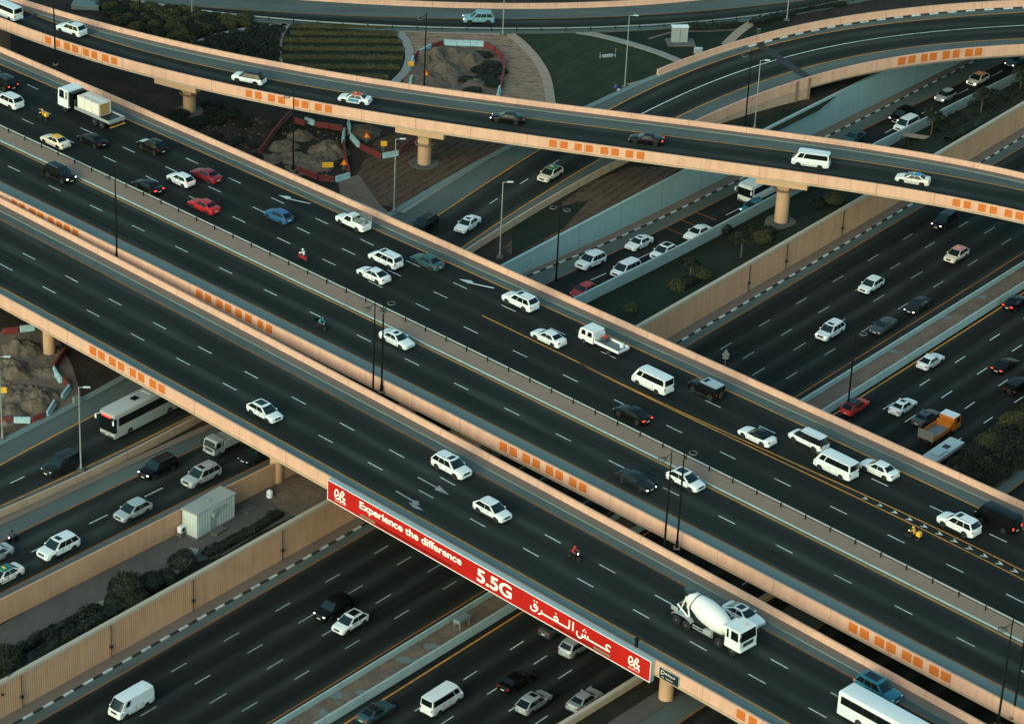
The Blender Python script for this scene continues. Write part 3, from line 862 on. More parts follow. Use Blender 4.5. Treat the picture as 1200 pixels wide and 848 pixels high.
# land on the left of the ramp road U and beyond, at the level of the side roads
farl = L['u_wall'].shifted(420.0); 
uw = L['u_wall']
def land_strip():
    us = np.arange(uw.u0, 560.0, 6.0)
    P, _ = uw.xy(us)
    V = []; F = []
    for k in range(len(us)):
        for o in (0.3, 60, 130, 420):
            q = P[k] + FG.n * o; V.append((q[0], q[1], LAND))
    for k in range(len(us) - 1):
        for j in range(3): F.append((4 * k + j, 4 * k + 4 + j, 4 * k + 5 + j, 4 * k + j + 1))
    # part west of the ramp road, below the flyovers and in the lower left corner
    return V, F
V, F = land_strip()
s2 = L['s2_rail']
us = np.arange(60.0, uw.u0 + 0.1, 6.0); us[-1] = uw.u0
P, _ = s2.xy(us)
Pw, _ = uw.xy([uw.u0])
n0 = len(V)
for k in range(len(us)):
    t = max(0.0, (us[k] - 235) / (uw.u0 - 235)); q0 = P[k] * (1 - t) + Pw[0] * t if t > 0 else P[k]
    for o in (0.3, 60, 130, 420):
        q = q0 + FG.n * o; V.append((q[0], q[1], LAND))
for k in range(len(us) - 1):
    for j in range(3): F.append((n0 + 4 * k + j, n0 + 4 * k + 4 + j, n0 + 4 * k + 5 + j, n0 + 4 * k + j + 1))
me = mesh_from('terrain', V, F, [MT['soil']])
if me.polygons[0].normal.z < 0: me.flip_normals()
structure(link('terrain', me))

# side road S1 (coach, white sedan, then the curved bridge top right)
for q in ('s1_o1', 's1_c', 's1_o2', 's1_e1', 's1_e2'): L[q].u0, L[q].u1 = 110.0, 400.0
s1 = structure(strip('side_road', L['s1_o2'], L['s1_o1'], MT['asphalt'], dz=0.02))
strip('shoulder', L['s1_o1'], L['s1_e1'], MT['shoulder_dark'], s1, dz=0.012)
strip('shoulder', L['s1_e2'].shifted(0.3), L['s1_o2'], MT['shoulder_dark'], s1, dz=0.012)
stripe('edge_line', L['s1_o1'], 0.22, MT['line_orange'], s1, dz=0.035)
stripe('edge_line', L['s1_o2'], 0.20, MT['line_orange'], s1, dz=0.035)
um = L['s1_c'].at_px(745, 135); 
stripe('centre_line', L['s1_c'], 0.2, MT['line_white'], s1, u0=um, dz=0.035)
dashes('lane_dashes', L['s1_c'], [(0, (14, 566)), (1, (70, 535)), (12.0, (568, 243)), (14, (651, 191))], MT['line_white'], s1, u1=um - 2, dz=0.035, deg=1, duty=0.27)
# dark joint across the curved bridge deck
us_b = L['s1_o2'].at_px(935, 90)
jt = [(899, 57), (906, 55), (941, 94), (930, 95)]
uA, uB = L['s1_e1'].at_px(889, 52), us_b + 0.5
V = []; F = []
for k in range(13):
    t = k / 12; u = uA * (1 - t) + uB * t
    for du in (-0.75, 0.75):
        a_ = L['s1_e1'].pt(u + du, 0.05); b_ = L['s1_e2'].shifted(0.4).pt(u + du, 0.05); V.append(a_ * (1 - t) + b_ * t)
F = [(2 * k, 2 * k + 2, 2 * k + 3, 2 * k + 1) for k in range(12)]
me = mesh_from('repair_strip', V, F, [MT['black_paint']])
if me.polygons[0].normal.z < 0: me.flip_normals()
link('repair_strip', me, s1)
kerb_u = L['s1_e1'].at_px(880, 56)
painted_kerb(L['s1_e1'].shifted(-0.2), s1, u0=kerb_u, u1=400, w=0.3, seg=1.5)
ks = L['s1_e1']
sweep('kerb', ks, [(0.0, -0.05), (0.0, 0.16), (1.0, 0.16), (1.0, -0.05)], MT['shoulder'], s1, u0=110, u1=kerb_u)
# bridge part of S1
bridge = empty('road_bridge', tuple(L['s1_c'].pt(330)))
tag(bridge, 'curved beige road bridge in the upper right corner with orange squares on its side', 'bridge')
ub0 = L['s1_e2'].at_px(937, 96, 1.0)
put(sweep('parapet', L['s1_e2'], [(0.0, 1.0), (0.24, 1.0), (0.32, 0.35), (0.5, 0.05), (0.5, -0.75), (0.0, -0.75)], MT['parapet'], u0=L['s1_e2'].at_px(812, 143, 1.0), u1=400), bridge)
put(sweep('parapet', L['s1_e1'], [(0.2, 0.0), (0.36, 0.32), (0.44, 1.1), (0.75, 1.1), (0.75, -0.75), (0.2, -0.75)], MT['parapet'], u0=L['s1_e1'].at_px(772, 90), u1=400), bridge)
put(deck_slab(None, L['s1_e2'].shifted(0.2), L['s1_e1'].shifted(-0.1), -0.01, -1.1, u0=ub0 - 1, u1=400), bridge)
put(sweep('abutment', L['s1_e2'], [(0.06, -0.753), (1.2, -0.753), (1.2, -5.0), (0.06, -5.0)], MT['parapet_dull'], u0=L['s1_e2'].at_px(812, 143, 1.0), u1=ub0 + 2.6), bridge)
for u in (ub0, ub0 + 2.4):
    P, T = L['s1_e2'].xy([u]); mb = MB(); mb.box((P[0, 0], P[0, 1], float(FS.z(u)) - 1.2), (0.5, 0.3, 4.2), rz=L['s1_e2'].ang(u)); put(mb.build('abutment_rib', MT['parapet']), bridge)
panels_root = bridge
def panels_on(root, line, xs, **kw):
    before = set(bpy.data.objects)
    panels(None, line, xs, **kw)
    for o in set(bpy.data.objects) - before: put(o, root)
panels_on(bridge, L['s1_e2'], [(1053, 1061), (1065, 1073), (1080, 1087), (1090, 1098), (1105, 1113), (1117, 1124.5), (1131.5, 1140), (1143, 1151)], h=1.0, top=-0.15, height=1.25, out=0.09)
# low wall on the right of S1 before the bridge
o = sweep('low_wall', L['s1_e2'], [(0.0, 1.0), (0.25, 1.0), (0.35, 0.0), (0.35, -1.6), (0.0, -1.6)], MT['parapet_dull'], u0=110, u1=L['s1_e2'].at_px(811, 144, 1.0))
tag(o, 'low tan wall along the right side of the road with the coach', 'wall')

# road S2 (lower left) and its continuation U (down to the highway in the upper right)
s2r = structure(strip('side_road', L['s2_e2'].shifted(0.3), L['s2_rail'], MT['asphalt'], dz=0.02))
strip('shoulder', L['s2_o1'], L['s2_rail'], MT['shoulder_dark'], s2r, dz=0.03)
strip('shoulder', L['s2_e2'].shifted(0.4), L['s2_o2'], MT['shoulder_dark'], s2r, dz=0.03)
stripe('edge_line', L['s2_o1'], 0.18, MT['line_faded'], s2r, dz=0.045)
stripe('edge_line', L['s2_o2'], 0.18, MT['line_faded'], s2r, dz=0.045)
dashes('lane_dashes', L['s2_d'], [(0, (104.5, 614)), (1, (169.5, 582))], MT['line_white'], s2r, dz=0.045, deg=1, duty=0.33)
sweep('kerb', L['s2_rail'], [(0.0, -0.1), (0.0, 0.18), (1.0, 0.18), (1.0, -0.1)], MT['walk'], s2r)
root = empty('retaining_wall', tuple(L['s2_e2'].pt(200)))
tag(root, 'plain tan wall between the lower left road and the service yard with the white cabin', 'retaining wall')
put(sweep('wall_face', L['s2_e2'], [(0.0, 0.9), (0.25, 0.9), (0.35, 0.0), (0.35, -2.6), (0.0, -2.6)], MT['wall']), root)
ur = structure(strip('slip_road', L['u_e2'].shifted(0.2), L['u_wall'].shifted(0.2), MT['asphalt_new'], dz=0.0))
strip('shoulder', L['u_o1'], L['u_kerb'], MT['shoulder_dark'], ur, dz=0.012, u1=460)
stripe('edge_line', L['u_o1'], 0.16, MT['line_faded'], ur, dz=0.024)
dashes('lane_dashes', L['u_p'], [(0, (692.5, 329.5)), (1, (747, 302.5)), (2.6, (827, 262))], MT['line_white'], ur, dz=0.024, deg=1, duty=0.33)
uq = L['u_p'].shifted(-3.4)
painted_kerb(L['u_kerb'], ur, u1=466)
strip('walkway', L['u_kerb'], L['u_wall'].shifted(0.15), MT['walk'], ur, dz=0.14, u1=466)
# chevron box markings
for x0, y0, x1, y1 in ((778, 266, 803, 276), (797, 257, 822, 267), (816, 249, 840, 258), (766, 281, 790, 288)):
    z = 0.7; a = at(x0, y0, z); b = at(x1, y1, z); mid = (a + b) / 2
    u = float(mid[:2] @ FU.d); zz = float(FU.z(u)) + 0.026
    d = (b - a)[:2]; d /= np.linalg.norm(d); nn = np.array([-d[1], d[0]]) * 0.09
    a = at(x0, y0, zz); b = at(x1, y1, zz)
    link('hatch_line', mesh_from('hatch_line', [(a[0] - nn[0], a[1] - nn[1], zz), (b[0] - nn[0], b[1] - nn[1], zz), (b[0] + nn[0], b[1] + nn[1], zz), (a[0] + nn[0], a[1] + nn[1], zz)], [(0, 1, 2, 3)], [MT['line_faded']]), ur)
# grey concrete wall on the left of U (constant top)
us = uw.range(uw.u0, 470, 3.0); P, T = uw.xy(us)
V = []; F = []; UV = []
for k, u in enumerate(us):
    n2 = np.array([-T[k, 1], T[k, 0]]); zb = float(FU.z(u)) - 0.3; zt = LAND + 0.35
    for o, z in ((0, zb), (0.12, zt - 0.3), (0.04, zt - 0.3), (0.04, zt), (0.5, zt), (0.5, zb)):
        q = P[k] + n2 * o; V.append((q[0], q[1], z)); UV.append((u, z))
for k in range(len(us) - 1):
    for j in range(5): F.append((6 * k + j, 6 * k + 6 + j, 6 * k + 7 + j, 6 * k + j + 1))
F += [(0, 1, 2, 3, 4, 5), tuple(6 * (len(us) - 1) + j for j in (5, 4, 3, 2, 1, 0))]
me = mesh_from('retaining_wall', V, F, [MT['teal']], None, UV)
bm = bmesh.new(); bm.from_mesh(me); bmesh.ops.recalc_face_normals(bm, faces=bm.faces); bm.to_mesh(me); bm.free()
tag(link('retaining_wall', me), 'smooth blue grey concrete wall beside the slip road dropping towards the upper right', 'retaining wall')
o = sweep('concrete_barrier', L['u_e2'], [(0.0, 1.4), (0.30, 1.4), (0.42, 0.0), (0.42, -1.4), (0.0, -1.4)], MT['barrier'])
tag(o, 'pale concrete barrier between slip road and planted strip, hiding the lower half of cars', 'barrier')

# strip of land between those roads and the highway wall
wf = L['w_foot']
us = np.arange(95.0, 470.0, 4.0); PW, TW = wf.xy(us)
V = []; F = []
for k, u in enumerate(us):
    if u < 262:
        q, _ = L['s2_e2'].xy([u]); zl = YARD; zr = YARD
    else:
        q, _ = L['u_e2'].xy([u]); zl = float(FU.z(u)) - 0.3; zr = 3.9
        if u < 285:
            t = (u - 262) / 23; zl = YARD * (1 - t) + zl * t; zr = YARD * (1 - t) + zr * t
    a = PW[k] + np.array([-TW[k, 1], TW[k, 0]]) * 0.3
    for j in range(9):
        t = j / 8; s = t * t * (3 - 2 * t)
        V.append((a[0] * (1 - t) + q[0, 0] * t, a[1] * (1 - t) + q[0, 1] * t, zr * (1 - s) + zl * s))
for k in range(len(us) - 1):
    for j in range(8): F.append((9 * k + j, 9 * k + 9 + j, 9 * k + 10 + j, 9 * k + j + 1))
me = mesh_from('planted_strip', V, F, [MT['lawn_dark']])
if me.polygons[0].normal.z < 0: me.flip_normals()
structure(link('planted_strip', me))
VERGE = {}
def verge_z(x, y):
    """height of the planted strip below a picture point"""
    z = 3.0
    for _ in range(8):
        p = at(x, y, z); u = float(p[:2] @ FG.d)
        a, _ = wf.xy([u]); 
        if u < 262: return YARD
        q, _ = L['u_e2'].xy([u]); t = float(np.clip(((p[:2] - a[0]) @ FG.n) / max(1e-3, (q[0] - a[0]) @ FG.n), 0, 1)); s = t * t * (3 - 2 * t)
        z = 3.9 * (1 - s) + (float(FU.z(u)) - 0.3) * s
    return z
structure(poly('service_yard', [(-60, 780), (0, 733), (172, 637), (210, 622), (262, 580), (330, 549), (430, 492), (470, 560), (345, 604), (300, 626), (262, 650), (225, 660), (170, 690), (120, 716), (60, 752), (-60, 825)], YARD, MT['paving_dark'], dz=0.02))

# ------------------------------------------------------------------ far road T
for q in ('t_o', 't_e', 't_far'): L[q].u0, L[q].u1 = -110.0, 110.0
tr = structure(strip('far_road', L['t_e'], L['t_far'], MT['asphalt'], dz=0.02, u0=-100, u1=100))
strip('shoulder', L['t_o'], L['t_far'], MT['shoulder_dark'], tr, dz=0.03, u0=-100, u1=100)
stripe('edge_line', L['t_o'], 0.2, MT['line_faded'], tr, dz=0.045, u0=-100, u1=100)
o = sweep('road_wall', L['t_far'], PAR_FAR, MT['parapet'], u0=-100, u1=100)
tag(o, 'pale beige parapet on the far side of the road along the top edge', 'wall')
structure(sweep('kerb', L['t_e'], [(0.0, -0.1), (0.0, 0.15), (-1.2, 0.15), (-1.2, -0.1)], MT['shoulder_dark'], u0=-100, u1=100))

def guard_rail(line, label, u0, u1, side=1, spacing=4.0, group=None):
    root = empty('guard_rail', tuple(line.pt((u0 + u1) / 2)))
    tag(root, label, 'guard rail', group)
    r = [(0.0, 0.78), (0.05, 0.73), (0.0, 0.67), (0.05, 0.61), (0.0, 0.56), (-0.03, 0.56), (0.02, 0.61), (-0.03, 0.67), (0.02, 0.73), (-0.03, 0.78)]
    put(sweep('rail', line, r, MT['steel'], u0=u0, u1=u1), root)
    me = MB().box((0, 0.10 * side, 0.36), (0.09, 0.12, 0.72)).box((0, 0.05 * side, 0.66), (0.12, 0.12, 0.16)).mesh('post', [MT['dark_steel']])
    n = int((u1 - u0) / spacing)
    for k in range(min(n, 99)):
        u = u0 + (k + 0.5) * (u1 - u0) / n; p = line.pt(u)
        o = link('post', me); o.location = tuple(p); o.rotation_euler[2] = line.ang(u); put(o, root)
    return root

# ------------------------------------------------------------------ flyover A
for q in [k for k in L if k[:2] in ('a_', 'b_')]: L[q].u0, L[q].u1 = -390.0, -85.0
fa = empty('flyover', tuple(L['a_o1'].pt(-220)))
tag(fa, 'nearest flyover, three lanes wide, carrying the long red billboard on its side', 'flyover bridge')
put(deck_slab(None, L['a_out'].shifted(0.15), L['a_in'].shifted(0.3)), fa)
put(deck_slab(None, L['a_out'].shifted(2.4), L['a_in'].shifted(-2.0), -0.68, -1.75), fa)
rs = put(strip('road_surface', L['a_o1'], L['a_o2'], MT['asphalt']), fa)
def kid(o, root):
    for q in (o if isinstance(o, list) else [o]): put(q, root)
    return o
kid(strip('shoulder', L['a_out'].shifted(0.4), L['a_o1'], MT['shoulder'], dz=0.004), fa)
kid(strip('shoulder', L['a_o2'], L['a_in'].shifted(-1.0), MT['shoulder_dark'], dz=0.004), fa)
kid(sweep('walkway', L['a_in'], [(-1.15, -0.02), (-1.13, 0.15), (0.1, 0.15), (0.1, -0.02)], MT['walk']), fa)
kid(sweep('kerb_edge', L['a_in'], [(-1.21, -0.02), (-1.21, 0.17), (-1.152, 0.17), (-1.152, -0.02)], MT['shoulder']), fa)
kid(sweep('parapet', L['a_out'], PAR_NEAR, MT['parapet']), fa)
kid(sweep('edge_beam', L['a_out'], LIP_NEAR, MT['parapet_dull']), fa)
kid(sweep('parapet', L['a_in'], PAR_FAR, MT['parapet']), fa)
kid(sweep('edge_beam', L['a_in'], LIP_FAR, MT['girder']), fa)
kid(stripe('edge_line', L['a_o1'], 0.22, MT['line_orange']), fa)
kid(stripe('edge_line', L['a_o2'], 0.20, MT['line_faded']), fa)
kid(dashes('lane_dashes', L['a_d1'], [(0, (.5, 309.5)), (1, (50.5, 336)), (2, (101, 362.5)), (4, (206, 419)), (6, (372.5 - 57.5, 479)), (7, (372.5, 510)), (8, (430, 541.5)), (9, (489, 574)), (10, (550, 608)), (11, (612.5, 643)), (12, (676, 678)), (13, (742, 714)), (14, (809, 751)), (15, (876, 789)), (16, (947, 828.5))], MT['line_white']), fa)
L['a_d2'] = Ln(FD, [(27, 297), (77, 323), (127.5, 350), (230.5, 404.5), (342, 464.5), (399, 496), (457, 527), (516, 559), (702, 661.5), (768, 697), (902.5, 771), (974, 811)]); L['a_d2'].u0, L['a_d2'].u1 = -390, -85
kid(dashes('lane_dashes', L['a_d2'], [(0, (27, 297)), (1, (77, 323)), (2, (127.5, 350)), (4, (230.5, 404.5)), (6, (342, 464.5)), (7, (399, 496)), (8, (457, 527)), (9, (516, 559)), (12, (702, 661.5)), (13, (768, 697)), (15, (902.5, 771)), (16, (974, 811))], MT['line_white']), fa)
for q in ([(489, 559), (490.5, 558.2), (512, 570.5), (510, 571.5)], [(509, 568.5), (513, 568), (526.5, 580), (507, 573)]): pass
kid(arrow_mark([[(489, 559.5), (490.5, 558.5), (512, 570.3), (510.5, 571.3)], [(509, 573.5), (514.5, 568.5), (526.5, 579.8)]], DECK, None, mat='line_dim'), fa)
kid(arrow_mark([[(463, 575.5), (464.5, 574.5), (483.5, 585.5), (482, 586.8)], [(482.5, 585.8), (490.5, 587), (491.5, 592), (484, 591)], [(478.5, 588.5), (485.5, 590.3), (496.5, 598), (485, 595)]], DECK, None, mat='line_dim'), fa)
panels_on(fa, L['a_out'], [(105, 112.5), (115, 122.5), (128, 135.5), (138, 145.5), (152, 159), (162, 169), (175, 183), (185.5, 193), (864, 874), (878, 887.5), (895, 904.5), (909, 918.5), (926, 936), (940, 950)])
PIERS = [((58, 413), LAND, 0.78), ((324, 563), YARD, 0.82), ((780, 820), LAND - 0.2, 0.80)]
for px, zb, r in PIERS:
    o, p = pier(None, px, zb, DECK - 1.7, r); put(o, fa)

# ------------------------------------------------------------------ flyover B
fb = empty('flyover', tuple(L['b_m1'].pt(-220)))
tag(fb, 'wide middle flyover with two busy carriageways and a paved median with a steel guard rail', 'flyover bridge')
kid(deck_slab(None, L['b_out'].shifted(0.15), L['b_in'].shifted(0.3)), fb)
kid(deck_slab(None, L['b_out'].shifted(2.4), L['b_in'].shifted(-2.0), -0.68, -1.75), fb)
kid(strip('road_surface', L['b_o1'], L['b_m1'], MT['asphalt']), fb)
kid(strip('road_surface', L['b_m2'], L['b_o3'], MT['asphalt_new']), fb)
kid(strip('shoulder', L['b_out'].shifted(0.4), L['b_o1'], MT['shoulder'], dz=0.004), fb)
kid(strip('shoulder', L['b_o3'], L['b_in'].shifted(-1.0), MT['shoulder_dark'], dz=0.004), fb)
kid(strip('shoulder', L['b_m1'], L['b_m2'], MT['shoulder_dark'], dz=0.004), fb)
kid(sweep('walkway', L['b_in'], [(-1.15, -0.02), (-1.13, 0.15), (0.1, 0.15), (0.1, -0.02)], MT['walk']), fb)
kid(sweep('kerb_edge', L['b_in'], [(-1.21, -0.02), (-1.21, 0.17), (-1.152, 0.17), (-1.152, -0.02)], MT['shoulder']), fb)
kid(sweep('parapet', L['b_out'], PAR_NEAR, MT['parapet']), fb)
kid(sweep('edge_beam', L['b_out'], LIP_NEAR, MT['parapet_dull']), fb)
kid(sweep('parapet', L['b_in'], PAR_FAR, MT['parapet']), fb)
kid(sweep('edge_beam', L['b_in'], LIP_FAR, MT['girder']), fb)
kid(stripe('edge_line', L['b_o1'], 0.20, MT['line_faded']), fb)
kid(stripe('edge_line', L['b_m1'], 0.22, MT['line_orange']), fb)
kid(stripe('edge_line', L['b_m2'], 0.22, MT['line_faded']), fb)
kid(stripe('edge_line', L['b_o3'], 0.22, MT['line_orange']), fb)
MED0 = L['b_m1'].shifted(0.55); MED1 = L['b_m2'].shifted(-0.55)
kid(strip('median_paving', MED0, MED1, MT['median'], dz=0.15), fb)
kid(sweep('kerb_edge', MED0, [(-0.08, 0.0), (-0.08, 0.17), (0.06, 0.17), (0.06, 0.0)], MT['barrier']), fb)
kid(sweep('kerb_edge', MED1, [(-0.06, 0.0), (-0.06, 0.17), (0.08, 0.17), (0.08, 0.0)], MT['girder']), fb)
kid(dashes('lane_dashes', L['b_d0'], [(0, (12, 196)), (1, (60, 219)), (2, (103, 239)), (3, (153, 263)), (4, (203, 287)), (5, (255, 312.5)), (6, (307.5, 338)), (7, (362.5, 365)), (8, (419, 392.5)), (10, (532.5, 449)), (11, (592.5, 478)), (12, (654, 509)), (13, (715, 540)), (14, (778, 572)), (15, (843, 605)), (16, (910, 638.5)), (17, (976, 672)), (18, (1047, 708.5)), (19, (1119, 745))], MT['line_white']), fb)
D1 = [(0, (26, 139.5)), (2, (121, 184)), (3, (170, 206)), (4, (222.5, 229.5)), (5, (272.5, 254)), (6, (325, 278)), (7, (378, 303)), (8, (432, 329.5)), (9, (487.5, 356)), (10, (543, 382.5)), (11, (601, 410)), (12, (660, 439)), (13, (720, 468.5)), (14, (781, 498)), (15, (843, 529)), (16, (908, 561)), (17, (973, 593)), (18, (1040, 626.5)), (19, (1109, 660)), (20, (1179, 695))]
D2 = [(0, (46, 127.5)), (1, (94, 150)), (2, (143, 172)), (3, (195, 196)), (4, (244.5, 219)), (5, (296, 242.5)), (6, (347.5, 266)), (7, (399, 290)), (8, (456, 317)), (9, (508, 342))]
D3 = [(-1, (216, 185.5)), (0, (268, 209)), (1, (319.5, 232)), (2, (370, 255)), (3, (422.5, 279.5)), (4, (477, 305)), (5, (531, 331)), (6, (587.5, 357)), (10, (826, 469.5)), (11, (889, 500)), (12, (954, 529.5)), (13, (1020, 560)), (14, (1091, 593)), (15, (1160, 624))]
for k, D in (('b_d1', D1), ('b_d2', D2), ('b_d3', D3)):
    L[k] = Ln(FD, [p for _, p in D]); L[k].u0, L[k].u1 = -390, -85
    kid(dashes('lane_dashes', L[k], D, MT['line_white'], u1=L[k].at_px(532, 352) if k == 'b_d2' else None), fb)
L['b_x'] = Ln(FD, [(565, 369.5), (600, 387), (628, 400), (677, 424), (780, 474), (900, 531), (1000, 578)])
L['b_y'] = Ln(FD, [(677, 424), (780, 475), (900, 528), (1000, 573), (1060, 602), (1132, 636), (1200, 668.5)], 3)
L['b_z'] = Ln(FD, [(677, 424.5), (780, 476.5), (900, 533), (1000, 580), (1060, 610), (1112, 636), (1200, 679)], 3)
for k in ('b_x', 'b_y', 'b_z'): L[k].u1 = -85
kid(stripe('edge_line', L['b_x'], 0.2, MT['line_orange'], u0=L['b_x'].at_px(565, 369.5), u1=L['b_x'].at_px(690, 430)), fb)
kid(stripe('edge_line', L['b_y'], 0.2, MT['line_orange'], u0=L['b_x'].at_px(680, 425)), fb)
kid(stripe('edge_line', L['b_z'], 0.2, MT['line_orange'], u0=L['b_x'].at_px(690, 430)), fb)
# white chevrons between the two orange lines
us = np.linspace(L['b_y'].at_px(1016, 582), L['b_y'].at_px(1200, 668.5) + 16, 19)
V = []; F = []
for i, u in enumerate(us):
    a = L['b_z'].pt(u, 0.014); b = L['b_y'].pt(u, 0.014); P, T = L['b_z'].xy([u]); t = np.array([T[0, 0], T[0, 1], 0])
    w = np.linalg.norm(b - a); k = 0.25 if w < 1.6 else 0.3
    m = (a + b) / 2; q0 = a * 0.75 + b * 0.25; q1 = a * 0.25 + b * 0.75; s = min(w, 1.9) * 0.42
    n = len(V)
    V += [q0 - t * s * .2, m + t * s * 1.0, q1 - t * s * .2, q1 + t * s * .5 - t * s * .2 - t * s * .9, m + t * s * .1, q0 + t * s * .5 - t * s * .2 - t * s * .9]
    F += [(n, n + 1, n + 4, n + 5), (n + 1, n + 2, n + 3, n + 4)]
me = mesh_from('chevron_marking', V, F, [MT['line_white']])
bm = bmesh.new(); bm.from_mesh(me)
for f in bm.faces:
    f.normal_update()
    if f.normal.z < 0: f.normal_flip()
bm.to_mesh(me); bm.free()
kid(link('chevron_marking', me), fb)
for dx, dy in ((0, 0), (211.5, 98)):
    kid(arrow_mark([[(338, 232.4), (364, 238.2), (363.6, 239.3), (338, 233.6)], [(326, 228.7), (339, 230.3), (342, 232.4), (336.5, 233.6)]] if dx == 0 else [[(550, 330.8), (579, 337), (578.6, 338.2), (550, 332)], [(537.5, 326.8), (552, 328.8), (555, 330.8), (549, 332.2)]], DECK, None), fb)
panels_on(fb, L['b_out'], [(13.5, 20), (22.5, 29), (34.5, 41.5), (44, 51), (56.5, 63), (66, 72.5), (75, 82), (85, 91.5), (230, 237), (240.5, 247.5), (253.5, 261), (264, 271), (276, 283.5), (287.5, 295), (302, 308.5), (312, 319),
    (586, 594.5), (597.5, 606), (613, 621.5), (624.5, 633), (640, 648.5), (651.5, 660), (667.5, 676), (679, 687.5), (995.5, 1005.5), (1008.5, 1019), (1026, 1037), (1039.5, 1050.5), (1058, 1069), (1071, 1082), (1090, 1101), (1103.5, 1114.5)])
for i in range(4):
    for off in (17.0, 29.0):
        u = -300 + i * 55; p = L['b_out'].shifted(off).pt(u)
        mb = MB(); mb.lathe((p[0], p[1], YARD - 3.2 if 1 else 0), (0, 0, 1), [(0, 0.8), (DECK - 1.7 - YARD + 3.2 + 0.1, 0.8)], 18)
        kid(mb.build('pier', MT['pier'], None, True), fb)
rail_line = L['b_m2'].shifted(-0.75)
class Lift:
    pass
g = guard_rail(rail_line, 'long galvanised guard rail on dark posts along the median of the middle flyover', -352, -100, -1, 3.6)

# ------------------------------------------------------------------ ramp R (upper bridge)
for q in ('r_out', 'r_o1', 'r_in'): L[q].u0, L[q].u1 = -300.0, -90.0
fr = empty('flyover', tuple(L['r_o1'].pt(-200)))
tag(fr, 'slim single lane ramp bridge crossing the top of the picture on round piers', 'flyover bridge')
kid(deck_slab(None, L['r_out'].shifted(0.15), L['r_in'].shifted(0.3)), fr)
kid(deck_slab(None, L['r_out'].shifted(1.8), L['r_in'].shifted(-1.4), -0.68, -1.5), fr)
kid(strip('road_surface', L['r_out'].shifted(0.4), L['r_o1'], MT['asphalt']), fr)
kid(strip('shoulder', L['r_o1'], L['r_in'].shifted(-1.0), MT['shoulder_dark'], dz=0.004), fr)
kid(sweep('walkway', L['r_in'], [(-1.1, -0.02), (-1.08, 0.15), (0.1, 0.15), (0.1, -0.02)], MT['walk']), fr)
kid(sweep('kerb_edge', L['r_in'], [(-1.16, -0.02), (-1.16, 0.17), (-1.102, 0.17), (-1.102, -0.02)], MT['shoulder']), fr)
kid(sweep('parapet', L['r_out'], PAR_NEAR, MT['parapet']), fr)
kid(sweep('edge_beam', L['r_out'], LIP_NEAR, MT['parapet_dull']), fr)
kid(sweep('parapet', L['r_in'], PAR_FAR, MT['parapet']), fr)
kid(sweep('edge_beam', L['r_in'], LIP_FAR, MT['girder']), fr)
kid(stripe('edge_line', L['r_o1'], 0.22, MT['line_orange']), fr)
kid(stripe('edge_line', L['r_out'].shifted(0.75), 0.18, MT['line_orange']), fr)
panels_on(fr, L['r_out'], [(53, 60), (63.5, 70), (75, 82), (84.5, 91.5), (97, 104), (107, 114), (119.5, 127), (130, 137), (288, 295), (299, 306.5), (314, 322), (326, 334), (343, 350.5), (353.5, 361.5), (369, 377), (381, 389),
    (644, 652.5), (657, 665.5), (673.5, 682), (686.5, 695), (704, 713), (717, 725.5), (733.5, 742.5), (746.5, 755.5), (1117, 1126), (1130, 1138.5), (1147, 1156), (1160.5, 1169), (1178, 1187), (1191, 1200)])
for px, zb, r in (((222, 131), LAND, 0.95), ((497, 192), LAND, 0.98), ((915, 260), 3.0, 0.98)):
    p = at(px[0], px[1], zb)
    # nearest place on the ramp
    us = np.linspace(-300, -90, 500); Q, T = L['r_out'].xy(us); k = int(np.argmin(np.linalg.norm(Q - p[:2], axis=1)))
    zt = float(FR.z(us[k])) - 1.5; a = math.atan2(T[k, 1], T[k, 0])
    mb = MB(); mb.lathe((p[0], p[1], zb - 0.4), (0, 0, 1), [(0, r), (zt - zb - 1.6, r)], 24)
    mb.box((p[0], p[1], zt - 1.35), (1.7, 1.7, 1.3), rz=a, bev=0.08)
    kid(mb.build('pier', MT['pier'], None, True), fr)
    mb = MB(); mb.torus((p[0], p[1], zt - 2.05), (0, 0, 1), r + 0.45, 0.10, 24)
    for i in range(4):
        t = a + i * math.pi / 2; mb.tube((p[0] + math.cos(t) * r * .9, p[1] + math.sin(t) * r * .9, zt - 2.05), (p[0] + math.cos(t) * (r + .45), p[1] + math.sin(t) * (r + .45), zt - 2.05), 0.05, n=6)
    kid(mb.build('pier_collar', MT['parapet_dull'], None, True), fr)
    mb = MB(); n2_ = np.array([-T[k, 1], T[k, 0]]); q_ = Q[k] + n2_ * 2.55; c = Vector((q_[0], q_[1], zt + 0.30)); mb.box((c.x, c.y, c.z), (7.4, 4.7, 0.95), rz=a, bev=0.06)
    kid(mb.build('pier_cap', MT['pier'], None), fr)
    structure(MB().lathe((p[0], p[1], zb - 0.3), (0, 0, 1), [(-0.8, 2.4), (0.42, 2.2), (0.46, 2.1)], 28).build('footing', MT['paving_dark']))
u0_ = L['r_in'].at_px(56, 12); V = []
for k in range(5):
    t = k / 4
    for du in (-.35, .35): V.append(L['r_out'].shifted(.5).pt(u0_ - 1 + du, .014) * (1 - t) + L['r_in'].shifted(-.1).pt(u0_ + du, .014) * t)
me = mesh_from('expansion_joint', V, [(2 * k, 2 * k + 1, 2 * k + 3, 2 * k + 2) for k in range(4)], [MT['black_paint']])
if me.polygons[0].normal.z < 0: me.flip_normals()
kid(link('expansion_joint', me), fr)
# abutment where the ramp leaves the left edge
mb = MB(); p = L['r_out'].pt(L['r_out'].at_px(-10, 22, 1.1))
mb.box((p[0] + .6, p[1] + 1.0, DECK - 3.2), (1.4, 2.0, 5.6), rz=math.radians(-40)); kid(mb.build('abutment', MT['parapet_dull']), fr)
